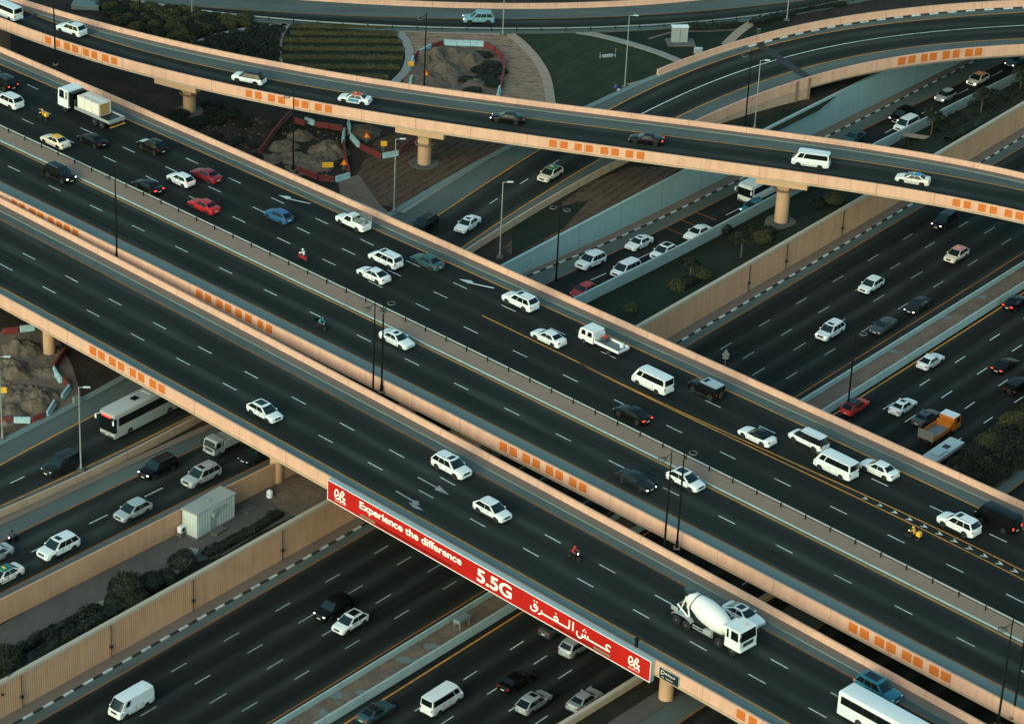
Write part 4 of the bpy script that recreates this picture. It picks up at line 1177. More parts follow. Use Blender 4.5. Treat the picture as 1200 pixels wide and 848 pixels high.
# ------------------------------------------------------------------ vehicles
def paint(name, c, rough=0.42, metal=0.0, coat=0.06, spec=0.30):
    return plain(name, c, rough, metal, spec, 0.08, 1.2, coat)
PT = {
 'white': paint('white car paint', (0.72, 0.75, 0.745)), 'coachgrey': paint('grey white coach paint', (0.33, 0.34, 0.325)), 'offwhite': paint('off white paint', (0.74, 0.75, 0.72)), 'pearl': paint('warm white paint', (0.74, 0.70, 0.62)),
 'black': paint('black car paint', (0.0045, 0.005, 0.005), 0.3, 0.0, 0.03, 0.16), 'silver': paint('silver paint', (0.46, 0.49, 0.48), 0.35, 0.4),
 'grey': paint('grey paint', (0.055, 0.068, 0.068), 0.35, 0.2, 0.1, 0.3), 'darkgrey': paint('charcoal paint', (0.012, 0.016, 0.016), 0.35, 0.0, 0.05, 0.22),
 'red': paint('red paint', (0.42, 0.018, 0.022)), 'darkred': paint('dark red paint', (0.20, 0.012, 0.018)),
 'blue': paint('blue paint', (0.02, 0.10, 0.22)), 'teal': paint('teal blue paint', (0.02, 0.15, 0.22)), 'darkteal': paint('dark teal paint', (0.025, 0.075, 0.085)),
 'lightteal': paint('pale teal paint', (0.16, 0.33, 0.37)), 'cream': paint('cream taxi paint', (0.70, 0.62, 0.50)),
 'yellow': paint('yellow paint', (0.80, 0.42, 0.04)), 'orange': paint('orange paint', (0.62, 0.17, 0.02)), 'green': paint('green roof paint', (0.01, 0.16, 0.12)),
 'skyblue': paint('blue roof paint', (0.03, 0.22, 0.42)), 'pink': paint('pink roof paint', (0.62, 0.20, 0.26)), 'brightred': paint('bright red paint', (0.60, 0.03, 0.02)),
}
GLASS = plain('dark car glass', (0.006, 0.009, 0.010), 0.12, 0.0, 0.32, 0.0)
GLASS2 = plain('teal tinted windscreen', (0.008, 0.020, 0.021), 0.12, 0.0, 0.42, 0.0)
RUBBER = plain('tyre rubber', (0.012, 0.012, 0.012), 0.9)
RIM = plain('alloy rim', (0.33, 0.34, 0.34), 0.35, 0.6)
RIMDARK = plain('dark rim', (0.05, 0.05, 0.05), 0.4, 0.4)
TRIM = plain('black plastic trim', (0.014, 0.014, 0.014), 0.6)
CHROME = plain('chrome', (0.5, 0.52, 0.52), 0.2, 0.9)
TAIL = plain('tail lamp', (0.34, 0.012, 0.012), 0.25)
TAIL_ON = plain('lit tail lamp', (0.6, 0.02, 0.02), 0.3, vary=0, emit=(1.0, 0.05, 0.03), es=1.6)
HEAD = plain('headlamp', (0.55, 0.60, 0.60), 0.12)
HEAD_ON = plain('lit headlamp', (0.9, 0.9, 0.85), 0.2, vary=0, emit=(1.0, 0.93, 0.8), es=3.0)
AMBER = plain('amber lamp', (0.7, 0.25, 0.03), 0.3)
PLATE = plain('number plate', (0.6, 0.6, 0.56), 0.5)
CARGO = plain('grey cargo floor', (0.16, 0.18, 0.18), 0.8)

CARS = {
 'sedan': dict(L=4.75, W=1.84, H=1.44, prof=[(2.375, .50), (2.35, .64), (2.2, .74), (1.6, .88), (1.0, .97), (.2, .98), (-.9, 1.0), (-1.5, 1.03), (-2.15, 1.04), (-2.31, .95), (-2.375, .55)], cab=(1.05, .30, -.95, -1.72), belt=.97, wr=.335, ax=(1.42, -1.38)),
 'fastback': dict(L=4.8, W=1.86, H=1.42, prof=[(2.4, .50), (2.37, .64), (2.2, .74), (1.6, .87), (1.0, .96), (.2, .98), (-.9, 1.0), (-1.7, 1.02), (-2.2, 1.03), (-2.36, .93), (-2.4, .55)], cab=(1.0, .22, -.85, -2.02), belt=.97, wr=.345, ax=(1.45, -1.4)),
 'coupe': dict(L=4.7, W=1.86, H=1.36, prof=[(2.35, .48), (2.32, .60), (2.2, .70), (1.6, .84), (.9, .93), (.2, .95), (-.9, .98), (-1.6, 1.0), (-2.15, 1.0), (-2.31, .9), (-2.35, .55)], cab=(.85, .05, -.75, -1.75), belt=.94, wr=.35, ax=(1.42, -1.36)),
 'suv': dict(L=4.98, W=1.97, H=1.86, prof=[(2.49, .52), (2.47, .86), (2.34, 1.02), (1.6, 1.11), (1.15, 1.16), (0, 1.17), (-1.5, 1.18), (-2.25, 1.18), (-2.44, 1.02), (-2.49, .55)], cab=(1.22, .42, -1.85, -2.40), belt=1.13, wr=.39, ax=(1.47, -1.40)),
 'cross': dict(L=4.62, W=1.86, H=1.67, prof=[(2.31, .50), (2.29, .76), (2.15, .90), (1.5, 1.01), (1.05, 1.07), (0, 1.08), (-1.4, 1.11), (-2.1, 1.12), (-2.27, .98), (-2.31, .55)], cab=(1.18, .26, -1.35, -2.20), belt=1.05, wr=.365, ax=(1.38, -1.32)),
 'hatch': dict(L=4.2, W=1.78, H=1.50, prof=[(2.1, .50), (2.08, .68), (1.95, .80), (1.4, .92), (1.0, .99), (0, 1.0), (-1.3, 1.03), (-1.9, 1.03), (-2.06, .9), (-2.1, .55)], cab=(1.05, .32, -1.35, -1.98), belt=.99, wr=.33, ax=(1.28, -1.25)),
 'mpv': dict(L=4.95, W=1.88, H=1.80, prof=[(2.475, .5), (2.45, .74), (2.3, .90), (1.85, 1.0), (1.55, 1.06), (0, 1.08), (-1.6, 1.10), (-2.25, 1.1), (-2.43, .95), (-2.475, .5)], cab=(1.62, .75, -2.05, -2.38), belt=1.06, wr=.35, ax=(1.52, -1.45)),
 'jeep': dict(L=4.5, W=1.9, H=1.85, prof=[(2.25, .58), (2.24, .98), (2.1, 1.08), (1.4, 1.13), (.9, 1.15), (0, 1.16), (-1.5, 1.16), (-2.15, 1.16), (-2.23, 1.0), (-2.25, .6)], cab=(.75, .5, -2.05, -2.15), belt=1.14, wr=.41, ax=(1.38, -1.30)),
 'van': dict(L=5.25, W=1.92, H=2.22, prof=[(2.62, .45), (2.60, .82), (2.52, 1.05), (2.35, 1.18), (2.1, 1.22), (0, 1.22), (-1.6, 1.22), (-2.5, 1.22), (-2.6, 1.0), (-2.625, .45)], cab=(2.36, 1.68, -2.45, -2.56), belt=1.20, wr=.34, ax=(1.62, -1.38)),
 'pickup': dict(L=5.25, W=1.85, H=1.78, prof=[(2.62, .52), (2.6, .82), (2.45, .96), (1.7, 1.05), (1.2, 1.1), (0, 1.1), (-.7, 1.1), (-.75, 1.1), (-2.5, 1.1), (-2.6, 1.05), (-2.625, .55)], cab=(1.2, .55, -.45, -.66), belt=1.09, wr=.37, ax=(1.62, -1.5)),
}
MESHES = {}

def soft_profile(pr):
    """rounded version of the side line (corner cutting)"""
    P = [tuple(q) for q in pr]
    for _ in range(2):
        Q = [P[0]]
        for a, b in zip(P[:-1], P[1:]):
            Q += [(a[0] * .75 + b[0] * .25, a[1] * .75 + b[1] * .25), (a[0] * .25 + b[0] * .75, a[1] * .25 + b[1] * .75)]
        P = Q + [P[-1]]
    return P

def body_mesh(t):
    s = CARS[t]; Lh = s['L'] / 2; W = s['W'] / 2; wr = s['wr'] + 0.055
    boxy = t in ('van', 'jeep')
    xs = {Lh, Lh - .02, Lh - .05, Lh - .1, Lh - .18, Lh - .3, Lh - .45, Lh - .65, -Lh, -Lh + .02, -Lh + .05, -Lh + .1, -Lh + .18, -Lh + .3, -Lh + .45, -Lh + .65, 0.0, .4, -.4, .75, -.75}
    pr = soft_profile(s['prof'])
    arch = {}
    for a in s['ax']:
        for k in range(11):
            th = math.pi * k / 10; x = round(a + wr * math.cos(th), 4); arch[x] = s['wr'] - 0.02 + wr * math.sin(th) * 0.98; xs.add(x)
        for e in (-wr - .004, wr + .004): xs.add(round(a + e, 4))
    xs = sorted({round(x, 4) for x in xs}, reverse=True)
    px = [p[0] for p in pr][::-1]; pz = [p[1] for p in pr][::-1]
    V = []; F = []; MI = []
    clear = .22 if s['H'] < 1.6 else .30
    for x in xs:
        t_ = float(np.interp(x, px, pz)); d = Lh - abs(x)
        tp = [.72, .78, .84, .89, .93, .96, .98, .993, 1.0] if not boxy else [.86, .90, .93, .955, .975, .985, .995, 1, 1.0]
        taper = float(np.interp(d, [0, .02, .05, .1, .18, .3, .45, .65, 1.2], tp)); w = W * taper
        inarch = any(a - wr < x < a + wr for a in s['ax'])
        b = clear + float(np.interp(d, [0, .1, .3, .5], [.10, .05, .02, 0]))
        if inarch:
            q = arch.get(x)
            if q is None:
                a = min(s['ax'], key=lambda a: abs(a - x)); q = s['wr'] - .02 + math.sqrt(max(0, wr ** 2 - (x - a) ** 2)) * .98
            b = max(b, q)
        b = min(b, t_ - .10)
        m = max(b + .01, b + (t_ - b) * .42) if not inarch else max(b + .01, min(.62, t_ - .22), b + (t_ - b) * .1)
        sh = max(m + .01, t_ - .19); s2 = max(sh + .01, t_ - .07)
        fl = 1.012 if inarch else 1.0
        ring = [(w * .93 * fl, b), (w * fl, m), (w * .985, sh), (w * (.95 if not boxy else .97), s2), (w * .86, t_ - .012), (w * .5, t_ + .018), (0, t_ + .03)]
        ring = ring + [(-y, z) for y, z in ring[-2::-1]]
        V += [(x, y, z) for y, z in ring]
    n = 13
    for i in range(len(xs) - 1):
        for j in range(n - 1):
            F.append((i * n + j, i * n + j + 1, (i + 1) * n + j + 1, (i + 1) * n + j)); MI.append(0)
        F.append((i * n + n - 1, i * n, (i + 1) * n, (i + 1) * n + n - 1)); MI.append(1)
    F.append(tuple(range(n - 1, -1, -1))); F.append(tuple((len(xs) - 1) * n + j for j in range(n))); MI += [0, 0]
    me = mesh_from('body', V, F, [PT['white'], TRIM], MI)
    bm = bmesh.new(); bm.from_mesh(me); bmesh.ops.recalc_face_normals(bm, faces=bm.faces)
    bm.to_mesh(me); bm.free()
    me.polygons.foreach_set('use_smooth', [True] * len(me.polygons)); me.set_sharp_from_angle(angle=math.radians(38))
    return me

class Cab:
    def __init__(s, t):
        c = CARS[t]; s.b = c['belt'] - .02; s.h = c['H'] - .05; s.x = c['cab']; s.H = c['H']
        s.wb = c['W'] / 2 * (.93 if c['H'] < 1.6 else .955); s.wt = c['W'] / 2 * (.68 if c['H'] < 1.6 else .78)
        if t in ('van', 'jeep'): s.wt = c['W'] / 2 * .88
        s.bulge = .15 if t != 'jeep' else .02
    def face(s, k, u, v, o=0.0):
        xfb, xft, xrt, xrb = s.x
        if k == 'front':
            y = (1 - 2 * u); w = s.wb * (1 - v) + s.wt * v; x = xfb * (1 - v) + xft * v; z = s.b * (1 - v) + s.h * v
            bul = s.bulge * (1 - y * y); return (x + bul * (1 - .2 * v) + o * .8, y * w, z + o * .6)
        if k == 'rear':
            y = (2 * u - 1); w = s.wb * (1 - v) * .97 + s.wt * v * .96 + .0; x = xrb * (1 - v) + xrt * v; z = s.b * (1 - v) + s.h * v
            bul = s.bulge * .6 * (1 - y * y); return (x - bul - o * .8, y * w, z + o * .6)
        sg = 1 if k == 'left' else -1
        xb = xfb * (1 - u) + xrb * u; xt = xft * (1 - u) + xrt * u
        bow = .05 * math.sin(math.pi * u)
        tap = 1.0 - .03 * u
        y = (s.wb * (1 - v) + s.wt * v) * tap + bow * (1 - v * .4)
        if u <= 0.0001: y = s.wb * (1 - v) + s.wt * v
        return (xb * (1 - v) + xt * v, sg * (y + o), s.b * (1 - v) + s.h * v + o * .2)
    def patch(s, mb, k, u0, u1, v0, v1, nu, nv, o=0.0, mi=0, top=None):
        vs = []
        for i in range(nu + 1):
            for j in range(nv + 1):
                vs.append(s.face(k, u0 + (u1 - u0) * i / nu, v0 + (v1 - v0) * j / nv, o))
        fs = [(i * (nv + 1) + j, (i + 1) * (nv + 1) + j, (i + 1) * (nv + 1) + j + 1, i * (nv + 1) + j + 1) for i in range(nu) for j in range(nv)]
        mb.add(vs, fs, mi)
    def shell(s):
        mb = MB()
        s.patch(mb, 'front', 0, 1, 0, 1, 6, 2); s.patch(mb, 'rear', 0, 1, 0, 1, 6, 2)
        s.patch(mb, 'left', 0, 1, 0, 1, 6, 2); s.patch(mb, 'right', 0, 1, 0, 1, 6, 2)
        return mb
    def roof(s):
        mb = MB(); xfb, xft, xrt, xrb = s.x
        vs = []; nx, ny = 8, 6
        for i in range(nx + 1):
            for j in range(ny + 1):
                u = i / nx; y = 1 - 2 * j / ny
                L_ = s.face('left', u, 1); xc = L_[0]
                if i == 0: xc = s.face('front', j / ny, 1)[0]
                elif i == nx: xc = s.face('rear', 1 - j / ny, 1)[0]
                edge = max(abs(y), abs(2 * u - 1)) ** 6
                yy = y * abs(L_[1]) * (1 if 0 < i < nx else (1 if i == 0 else .99))
                if i == nx: yy = y * s.wt * .96
                if i == 0: yy = y * s.wt
                vs.append((xc, yy, s.h + .055 * (1 - .85 * edge) * (1 - .25 * y * y)))
        base = len(vs)
        fs = [(i * (ny + 1) + j, i * (ny + 1) + j + 1, (i + 1) * (ny + 1) + j + 1, (i + 1) * (ny + 1) + j) for i in range(nx) for j in range(ny)]
        vs2 = [(x, y, s.h - .04) for x, y, z in vs]
        rim = [(0, j) for j in range(ny)] + [(i, ny) for i in range(nx)] + [(nx, j) for j in range(ny, 0, -1)] + [(i, 0) for i in range(nx, 0, -1)]
        idx = [i * (ny + 1) + j for i, j in rim]
        m = len(idx)
        for k in range(m): fs.append((idx[k], base + idx[k], base + idx[(k + 1) % m], idx[(k + 1) % m]))
        fs += [tuple(base + a for a in f[::-1]) for f in fs[:nx * ny]]
        mb.add(vs + vs2, fs, 0); return mb

def car_parts(t):
    if t in MESHES: return MESHES[t]
    s = CARS[t]; Lh = s['L'] / 2; W = s['W'] / 2; c = Cab(t); P = {}
    P['body'] = body_mesh(t)
    P['cabin_pillars'] = c.shell().mesh('cabin_pillars', [PT['white']], True, 50)
    P['roof'] = c.roof().mesh('roof', [PT['white']], True, 50)
    mb = MB(); c.patch(mb, 'front', .03, .97, .02, .97, 6, 2, .012); P['windscreen'] = mb.mesh('windscreen', [GLASS2], True)
    mb = MB(); c.patch(mb, 'rear', .06, .94, .10 if t not in ('van', 'suv', 'mpv', 'jeep') else .22, .94, 6, 2, .012); P['rear_window'] = mb.mesh('rear_window', [GLASS], True)
    cuts = {'sedan': [(.10, .465), (.485, .90)], 'fastback': [(.10, .445), (.465, .90)], 'coupe': [(.12, .88)], 'suv': [(.08, .365), (.38, .655), (.675, .955)], 'cross': [(.09, .43), (.445, .93)],
            'hatch': [(.10, .465), (.485, .92)], 'mpv': [(.08, .365), (.38, .665), (.68, .96)], 'jeep': [(.07, .41), (.43, .71), (.74, .96)], 'van': [(.07, .225), (.25, .965)], 'pickup': [(.12, .86)]}[t]
    for k in ('left', 'right'):
        mb = MB()
        for a, b in cuts: c.patch(mb, k, a, b, .22 if t == 'van' else .10 if t in ('suv', 'jeep', 'mpv', 'cross') else .06, .88 if t in ('suv', 'jeep', 'mpv', 'cross') else .92, 3, 2, .012)
        P['side_window_' + k] = mb.mesh('side_window', [GLASS], True)
    mb = MB(); c.patch(mb, 'left', .09, .22, .28, .90, 3, 2, .012); P['door_window_left'] = mb.mesh('side_window', [GLASS], True)
    mb = MB(); c.patch(mb, 'right', .09, .22, .28, .90, 3, 2, .012); P['door_window_right'] = mb.mesh('side_window', [GLASS], True)
    r = s['wr']
    mb = MB(); mb.lathe((0, -.11, 0), (0, 1, 0), [(0, r * .66), (.0, r * .9), (.03, r), (.19, r), (.22, r * .9), (.22, r * .66)], 20); P['tyre'] = mb.mesh('tyre', [RUBBER], True)
    mb = MB(); mb.lathe((0, .02, 0), (0, 1, 0), [(0, r * .66), (.075, r * .66), (.08, r * .60), (.05, r * .56)], 16)
    mb.lathe((0, .05, 0), (0, 1, 0), [(0, r * .17), (.05, r * .15)], 8)
    for k in range(5):
        th = 2 * math.pi * k / 5; a = Vector((math.cos(th), 0, math.sin(th))); mb.tube(a * r * .1 + Vector((0, .07, 0)), a * r * .62 + Vector((0, .075, 0)), r * .10, r * .08, 5)
    P['rim'] = mb.mesh('rim', [RIM], True)
    tz = float(np.interp(Lh - .12, [p[0] for p in s['prof']][::-1], [p[1] for p in s['prof']][::-1]))
    hz = tz - .12
    P['headlight'] = MB().box((0, 0, 0), (.26, .40, .15), bev=.05, rz=-.35).mesh('headlight', [HEAD], True)
    P['headlight_m'] = MB().box((0, 0, 0), (.26, .40, .15), bev=.05, rz=.35).mesh('headlight', [HEAD], True)
    P['_head'] = (Lh - .16, W * .66, hz)
    tall = t in ('suv', 'van', 'mpv', 'jeep', 'cross')
    P['tail_light'] = MB().box((0, 0, 0), (.16, .20 if tall else .38, .34 if t in ('van', 'jeep', 'mpv') else .17), bev=.04).mesh('tail_light', [TAIL], True)
    P['_tail'] = (-Lh + .10, W * (.80 if tall else .70), .95 if tall else .84)
    mb = MB().box((0, 0, 0), (.10, W * .95, .16 if s['H'] < 1.6 else .24), bev=.03); P['grille'] = mb.mesh('grille', [TRIM], True)
    P['_grille'] = (Lh - .045, 0, hz - .05)
    P['front_trim'] = MB().box((Lh - .06, 0, .36), (.12, W * 1.25, .12), bev=.03).mesh('bumper_trim', [TRIM], True)
    P['rear_trim'] = MB().box((-Lh + .06, 0, .38), (.12, W * 1.25, .14), bev=.03).mesh('bumper_trim', [TRIM], True)
    P['number_plate'] = MB().box((0, 0, 0), (.03, .5, .12)).mesh('number_plate', [PLATE])
    P['mirror'] = MB().box((0, 0, 0), (.16, .24, .16), bev=.05).mesh('mirror', [PT['white']], True)
    P['roof_rail'] = MB().path([(c.x[1] - .15, 0, 0), (c.x[1] - .25, 0, .05), (c.x[2] + .2, 0, .05), (c.x[2] + .1, 0, 0)], .022, 6).mesh('roof_rail', [CHROME])
    xm = (c.x[1] + c.x[2]) / 2
    P['sunroof'] = MB().box((c.x[1] - .42, 0, 0), (.55, c.wt * 1.15, .03), bev=.01).mesh('sunroof', [GLASS], True)
    P['glass_roof'] = MB().box((xm - .02, 0, 0), (abs(c.x[1] - c.x[2]) * .72, c.wt * 1.35, .03), bev=.01).mesh('glass_roof', [GLASS], True)
    P['_roofz'] = c.h + .062
    P['_cab'] = c
    P['side_cladding'] = MB().box(((s['ax'][0] + s['ax'][1]) / 2, 0, 0), (s['ax'][0] - s['ax'][1] - 2 * s['wr'] - .1, .05, .14), bev=.02).mesh('side_cladding', [TRIM], True)
    mb = MB(); ww = W * 1.002
    cutx = [s['cab'][0] - .12, (s['ax'][0] + s['ax'][1]) / 2 + .08, s['ax'][1] + s['wr'] + .22] if t != 'coupe' else [s['cab'][0] - .05, -.45]
    for x in cutx: mb.box((x, 0, .74 if s['H'] < 1.6 else .84), (.025, .02, .46))
    mb.box(((cutx[0] + cutx[-1]) / 2, 0, .46), (abs(cutx[0] - cutx[-1]), .02, .022))
    for x in cutx[1:]: mb.box((x + .22, .012, .84 if s['H'] < 1.6 else .98), (.16, .03, .03))
    P['door_seam'] = mb.mesh('door_seam', [TRIM]); P['_seam'] = ww
    MESHES[t] = P
    return P

def wheel_set(root, t, P, xs, y, r, rim=RIM):
    for x in xs:
        for sgn in (1, -1):
            w = link('wheel', P['tyre'], root); w.location = (x, sgn * y, r); w.rotation_euler = (0, 0, 0 if sgn > 0 else math.pi)
            q = link('rim', P['rim'], w, [rim])

def make_car(t, pt, roof=None, opts=(), head=None, tail=None):
    """one car with its parts, standing at the origin, nose along +x"""
    P = car_parts(t); s = CARS[t]; root = empty({'suv': 'suv', 'van': 'van', 'pickup': 'pickup_truck', 'jeep': 'jeep', 'mpv': 'people_carrier', 'hatch': 'hatchback', 'cross': 'crossover', 'coupe': 'coupe'}.get(t, 'sedan'))
    paint_ = PT[pt]
    link('body', P['body'], root, [paint_, TRIM])
    link('cabin_pillars', P['cabin_pillars'], root, [PT['black'] if 'floating' in opts else paint_])
    rf = link('roof', P['roof'], root, [PT[roof] if roof else paint_])
    link('windscreen', P['windscreen'], root); link('rear_window', P['rear_window'], root)
    for k in ('left', 'right'): link('side_window', P[('door_window_' if 'panel' in opts else 'side_window_') + k], root)
    wheel_set(root, t, P, s['ax'], s['W'] / 2 - .12, s['wr'], RIMDARK if 'darkrim' in opts else RIM)
    hx, hy, hz = P['_head']; tx, ty, tz = P['_tail']
    for sg in (1, -1):
        h = link('headlight', P['headlight' if sg > 0 else 'headlight_m'], root, [HEAD_ON if head else HEAD]); h.location = (hx, sg * hy, hz)
        h = link('tail_light', P['tail_light'], root, [TAIL_ON if tail else TAIL]); h.location = (tx, sg * ty, tz)
        m = link('mirror', P['mirror'], root, [paint_]); m.location = (s['cab'][0] - .28, sg * (s['W'] / 2 + .07), s['belt'] + .04)
    for sg in (1, -1):
        q = link('door_seam', P['door_seam'], root); q.location = (0, sg * P['_seam'], 0); q.rotation_euler = (0, 0, 0); q.scale = (1, sg, 1)
    g = link('grille', P['grille'], root); g.location = P['_grille']
    link('bumper_trim', P['front_trim'], root); link('bumper_trim', P['rear_trim'], root)
    if t in ('suv', 'cross', 'jeep', 'mpv', 'pickup'):
        for sg in (1, -1):
            q = link('side_cladding', P['side_cladding'], root); q.location = (0, sg * s['W'] / 2 * .985, .36)
    for x, z in ((s['L'] / 2 + .005, .50), (-s['L'] / 2 - .005, .62)):
        q = link('number_plate', P['number_plate'], root); q.location = (x, 0, z)
    c = P['_cab']
    if 'rails' in opts:
        for sg in (1, -1):
            q = link('roof_rail', P['roof_rail'], root); q.location = (0, sg * c.wt * .86, P['_roofz'] - .035)
    if 'sunroof' in opts: q = link('sunroof', P['sunroof'], root); q.location = (0, 0, P['_roofz'] - .004)
    if 'glassroof' in opts: q = link('glass_roof', P['glass_roof'], root); q.location = (0, 0, P['_roofz'] - .006)
    if 'taxi' in opts:
        q = MB().box((0, 0, 0), (.22, .5, .14), bev=.04).build('taxi_sign', PT['yellow'], root, True); q.location = ((c.x[1] + c.x[2]) / 2 + .2, 0, P['_roofz'] + .06)
    if 'spare' in opts:
        mb = MB(); mb.lathe((-s['L'] / 2 - .18, 0, .95), (1, 0, 0), [(0, .30), (.03, .36), (.17, .36)], 18); mb.build('spare_wheel', RUBBER, root, True)
    if 'sidestripe' in opts:
        mb = MB()
        for sg in (1, -1): mb.box((-.1, sg * (s['W'] / 2 + .004), .72), (1.5, .03, .36))
        mb.build('side_graphic', PT['skyblue'], root)
    if 'bonnet' in opts:
        c0 = s['prof']; mb = MB()
        px = [p[0] for p in c0][::-1]; pz = [p[1] for p in c0][::-1]; vs = []; X = np.linspace(s['L'] / 2 - .2, s['cab'][0] + .06, 5)
        for x in X:
            for y in (-.8, -.4, 0, .4, .8): vs.append((x, y * s['W'] / 2 * .86, float(np.interp(x, px, pz)) + .04 - .02 * abs(y)))
        mb.add(vs, [(i * 5 + j, i * 5 + j + 1, i * 5 + 6 + j, i * 5 + 5 + j) for i in range(4) for j in range(4)]); mb.build('bonnet', PT['silver'], root, True)
    if t == 'pickup':
        mb = MB(); mb.box((-1.62, 0, 1.105), (1.76, 1.5, .02)); mb.build('cargo_bed', TRIM, root)
        mb = MB()
        for sg in (1, -1): mb.box((-1.62, sg * .83, 1.2), (1.86, .06, .22))
        mb.box((-2.53, 0, 1.2), (.06, 1.66, .22)); mb.box((-.72, 0, 1.2), (.06, 1.66, .22)); mb.build('bed_sides', paint_, root)
        if 'cage' in opts:
            mb = MB()
            for sg in (1, -1):
                for z in (1.35, 1.6, 1.85, 2.1): mb.tube((-.72, sg * .83, z), (-2.53, sg * .83, z), .022, n=5)
                for k in range(7): mb.tube((-.72 - k * .3, sg * .83, 1.25), (-.72 - k * .3, sg * .83, 2.1), .022, n=5)
            for z in (1.35, 1.6, 1.85, 2.1): mb.tube((-2.53, -.83, z), (-2.53, .83, z), .022, n=5)
            for k in range(6): mb.tube((-2.53, -.83 + k * .33, 1.25), (-2.53, -.83 + k * .33, 2.1), .022, n=5)
            mb.tube((-.72, -.83, 2.1), (-.72, .83, 2.1), .03, n=5); mb.build('cargo_cage', MT['steel'], root)
            mb = MB(); mb.box((-1.3, .2, 1.35), (.7, .5, .45), bev=.05).box((-1.9, -.3, 1.3), (.5, .6, .35), bev=.05).build('load', CARGO, root)
    return root

def bus_ring(w, h0, h1, r=.22):
    out = [(w, h0)]
    for k in range(5):
        t = math.pi / 2 * k / 4; out.append((w - r + r * math.cos(t), h1 - r + r * math.sin(t)))
    return out + [(-y, z) for y, z in out[::-1]]

def box_shell(name, L_, W, z0, z1, mats, root, nose=.12, tail=.06, r=.2):
    """rounded bus body"""
    V = []; F = []
    st = [(L_ / 2, .86, -.5), (L_ / 2 - .06, .94, -.12), (L_ / 2 - .35, 1.0, 0), (0, 1.0, 0), (-L_ / 2 + .2, 1.0, 0), (-L_ / 2 + .05, .97, -.06), (-L_ / 2, .9, -.25)]
    for x, k, dz in st:
        R = bus_ring(W / 2 * k, z0, z1 + dz * (1 if z1 > 2 else .4), r)
        V += [(x, y, z) for y, z in R]
    n = len(R)
    for i in range(len(st) - 1):
        for j in range(n): F.append((i * n + j, i * n + (j + 1) % n, (i + 1) * n + (j + 1) % n, (i + 1) * n + j))
    F.append(tuple(range(n))); F.append(tuple((len(st) - 1) * n + j for j in range(n - 1, -1, -1)))
    me = mesh_from(name, V, F, mats)
    bm = bmesh.new(); bm.from_mesh(me); bmesh.ops.recalc_face_normals(bm, faces=bm.faces); bm.to_mesh(me); bm.free()
    me.polygons.foreach_set('use_smooth', [True] * len(me.polygons)); me.set_sharp_from_angle(angle=math.radians(35))
    return link(name, me, root)

def big_wheels(root, xs, y, r, double=()):
    key = 'bigwheel%.2f' % r
    if key not in MESHES:
        mb = MB(); mb.lathe((0, -.15, 0), (0, 1, 0), [(0, r * .55), (0, r * .92), (.03, r), (.26, r), (.30, r * .9), (.30, r * .55)], 22); ty = mb.mesh('tyre', [RUBBER], True)
        mb = MB(); mb.lathe((0, .05, 0), (0, 1, 0), [(0, r * .56), (.09, r * .56), (.09, r * .5), (.03, r * .42), (.05, r * .2), (.13, r * .18), (.13, r * .05)], 18); rm = mb.mesh('rim', [RIM], True)
        MESHES[key] = (ty, rm)
    ty, rm = MESHES[key]
    for x in xs:
        for sg in (1, -1):
            w = link('wheel', ty, root); w.location = (x, sg * y, r); w.rotation_euler = (0, 0, 0 if sg > 0 else math.pi)
            link('rim', rm, w)

def lamps(root, xf, xr, y, zf, zr, head=None, tail=None, sz=(.08, .34, .18)):
    hm = MB().box((0, 0, 0), sz, bev=.03).mesh('headlight', [HEAD], True); tm = MB().box((0, 0, 0), (.08, .18, .3), bev=.03).mesh('tail_light', [TAIL], True)
    for sg in (1, -1):
        if zf is not None: o = link('headlight', hm, root, [HEAD_ON if head else HEAD]); o.location = (xf, sg * y, zf)
        o = link('tail_light', tm, root, [TAIL_ON if tail else TAIL]); o.location = (xr, sg * y, zr)

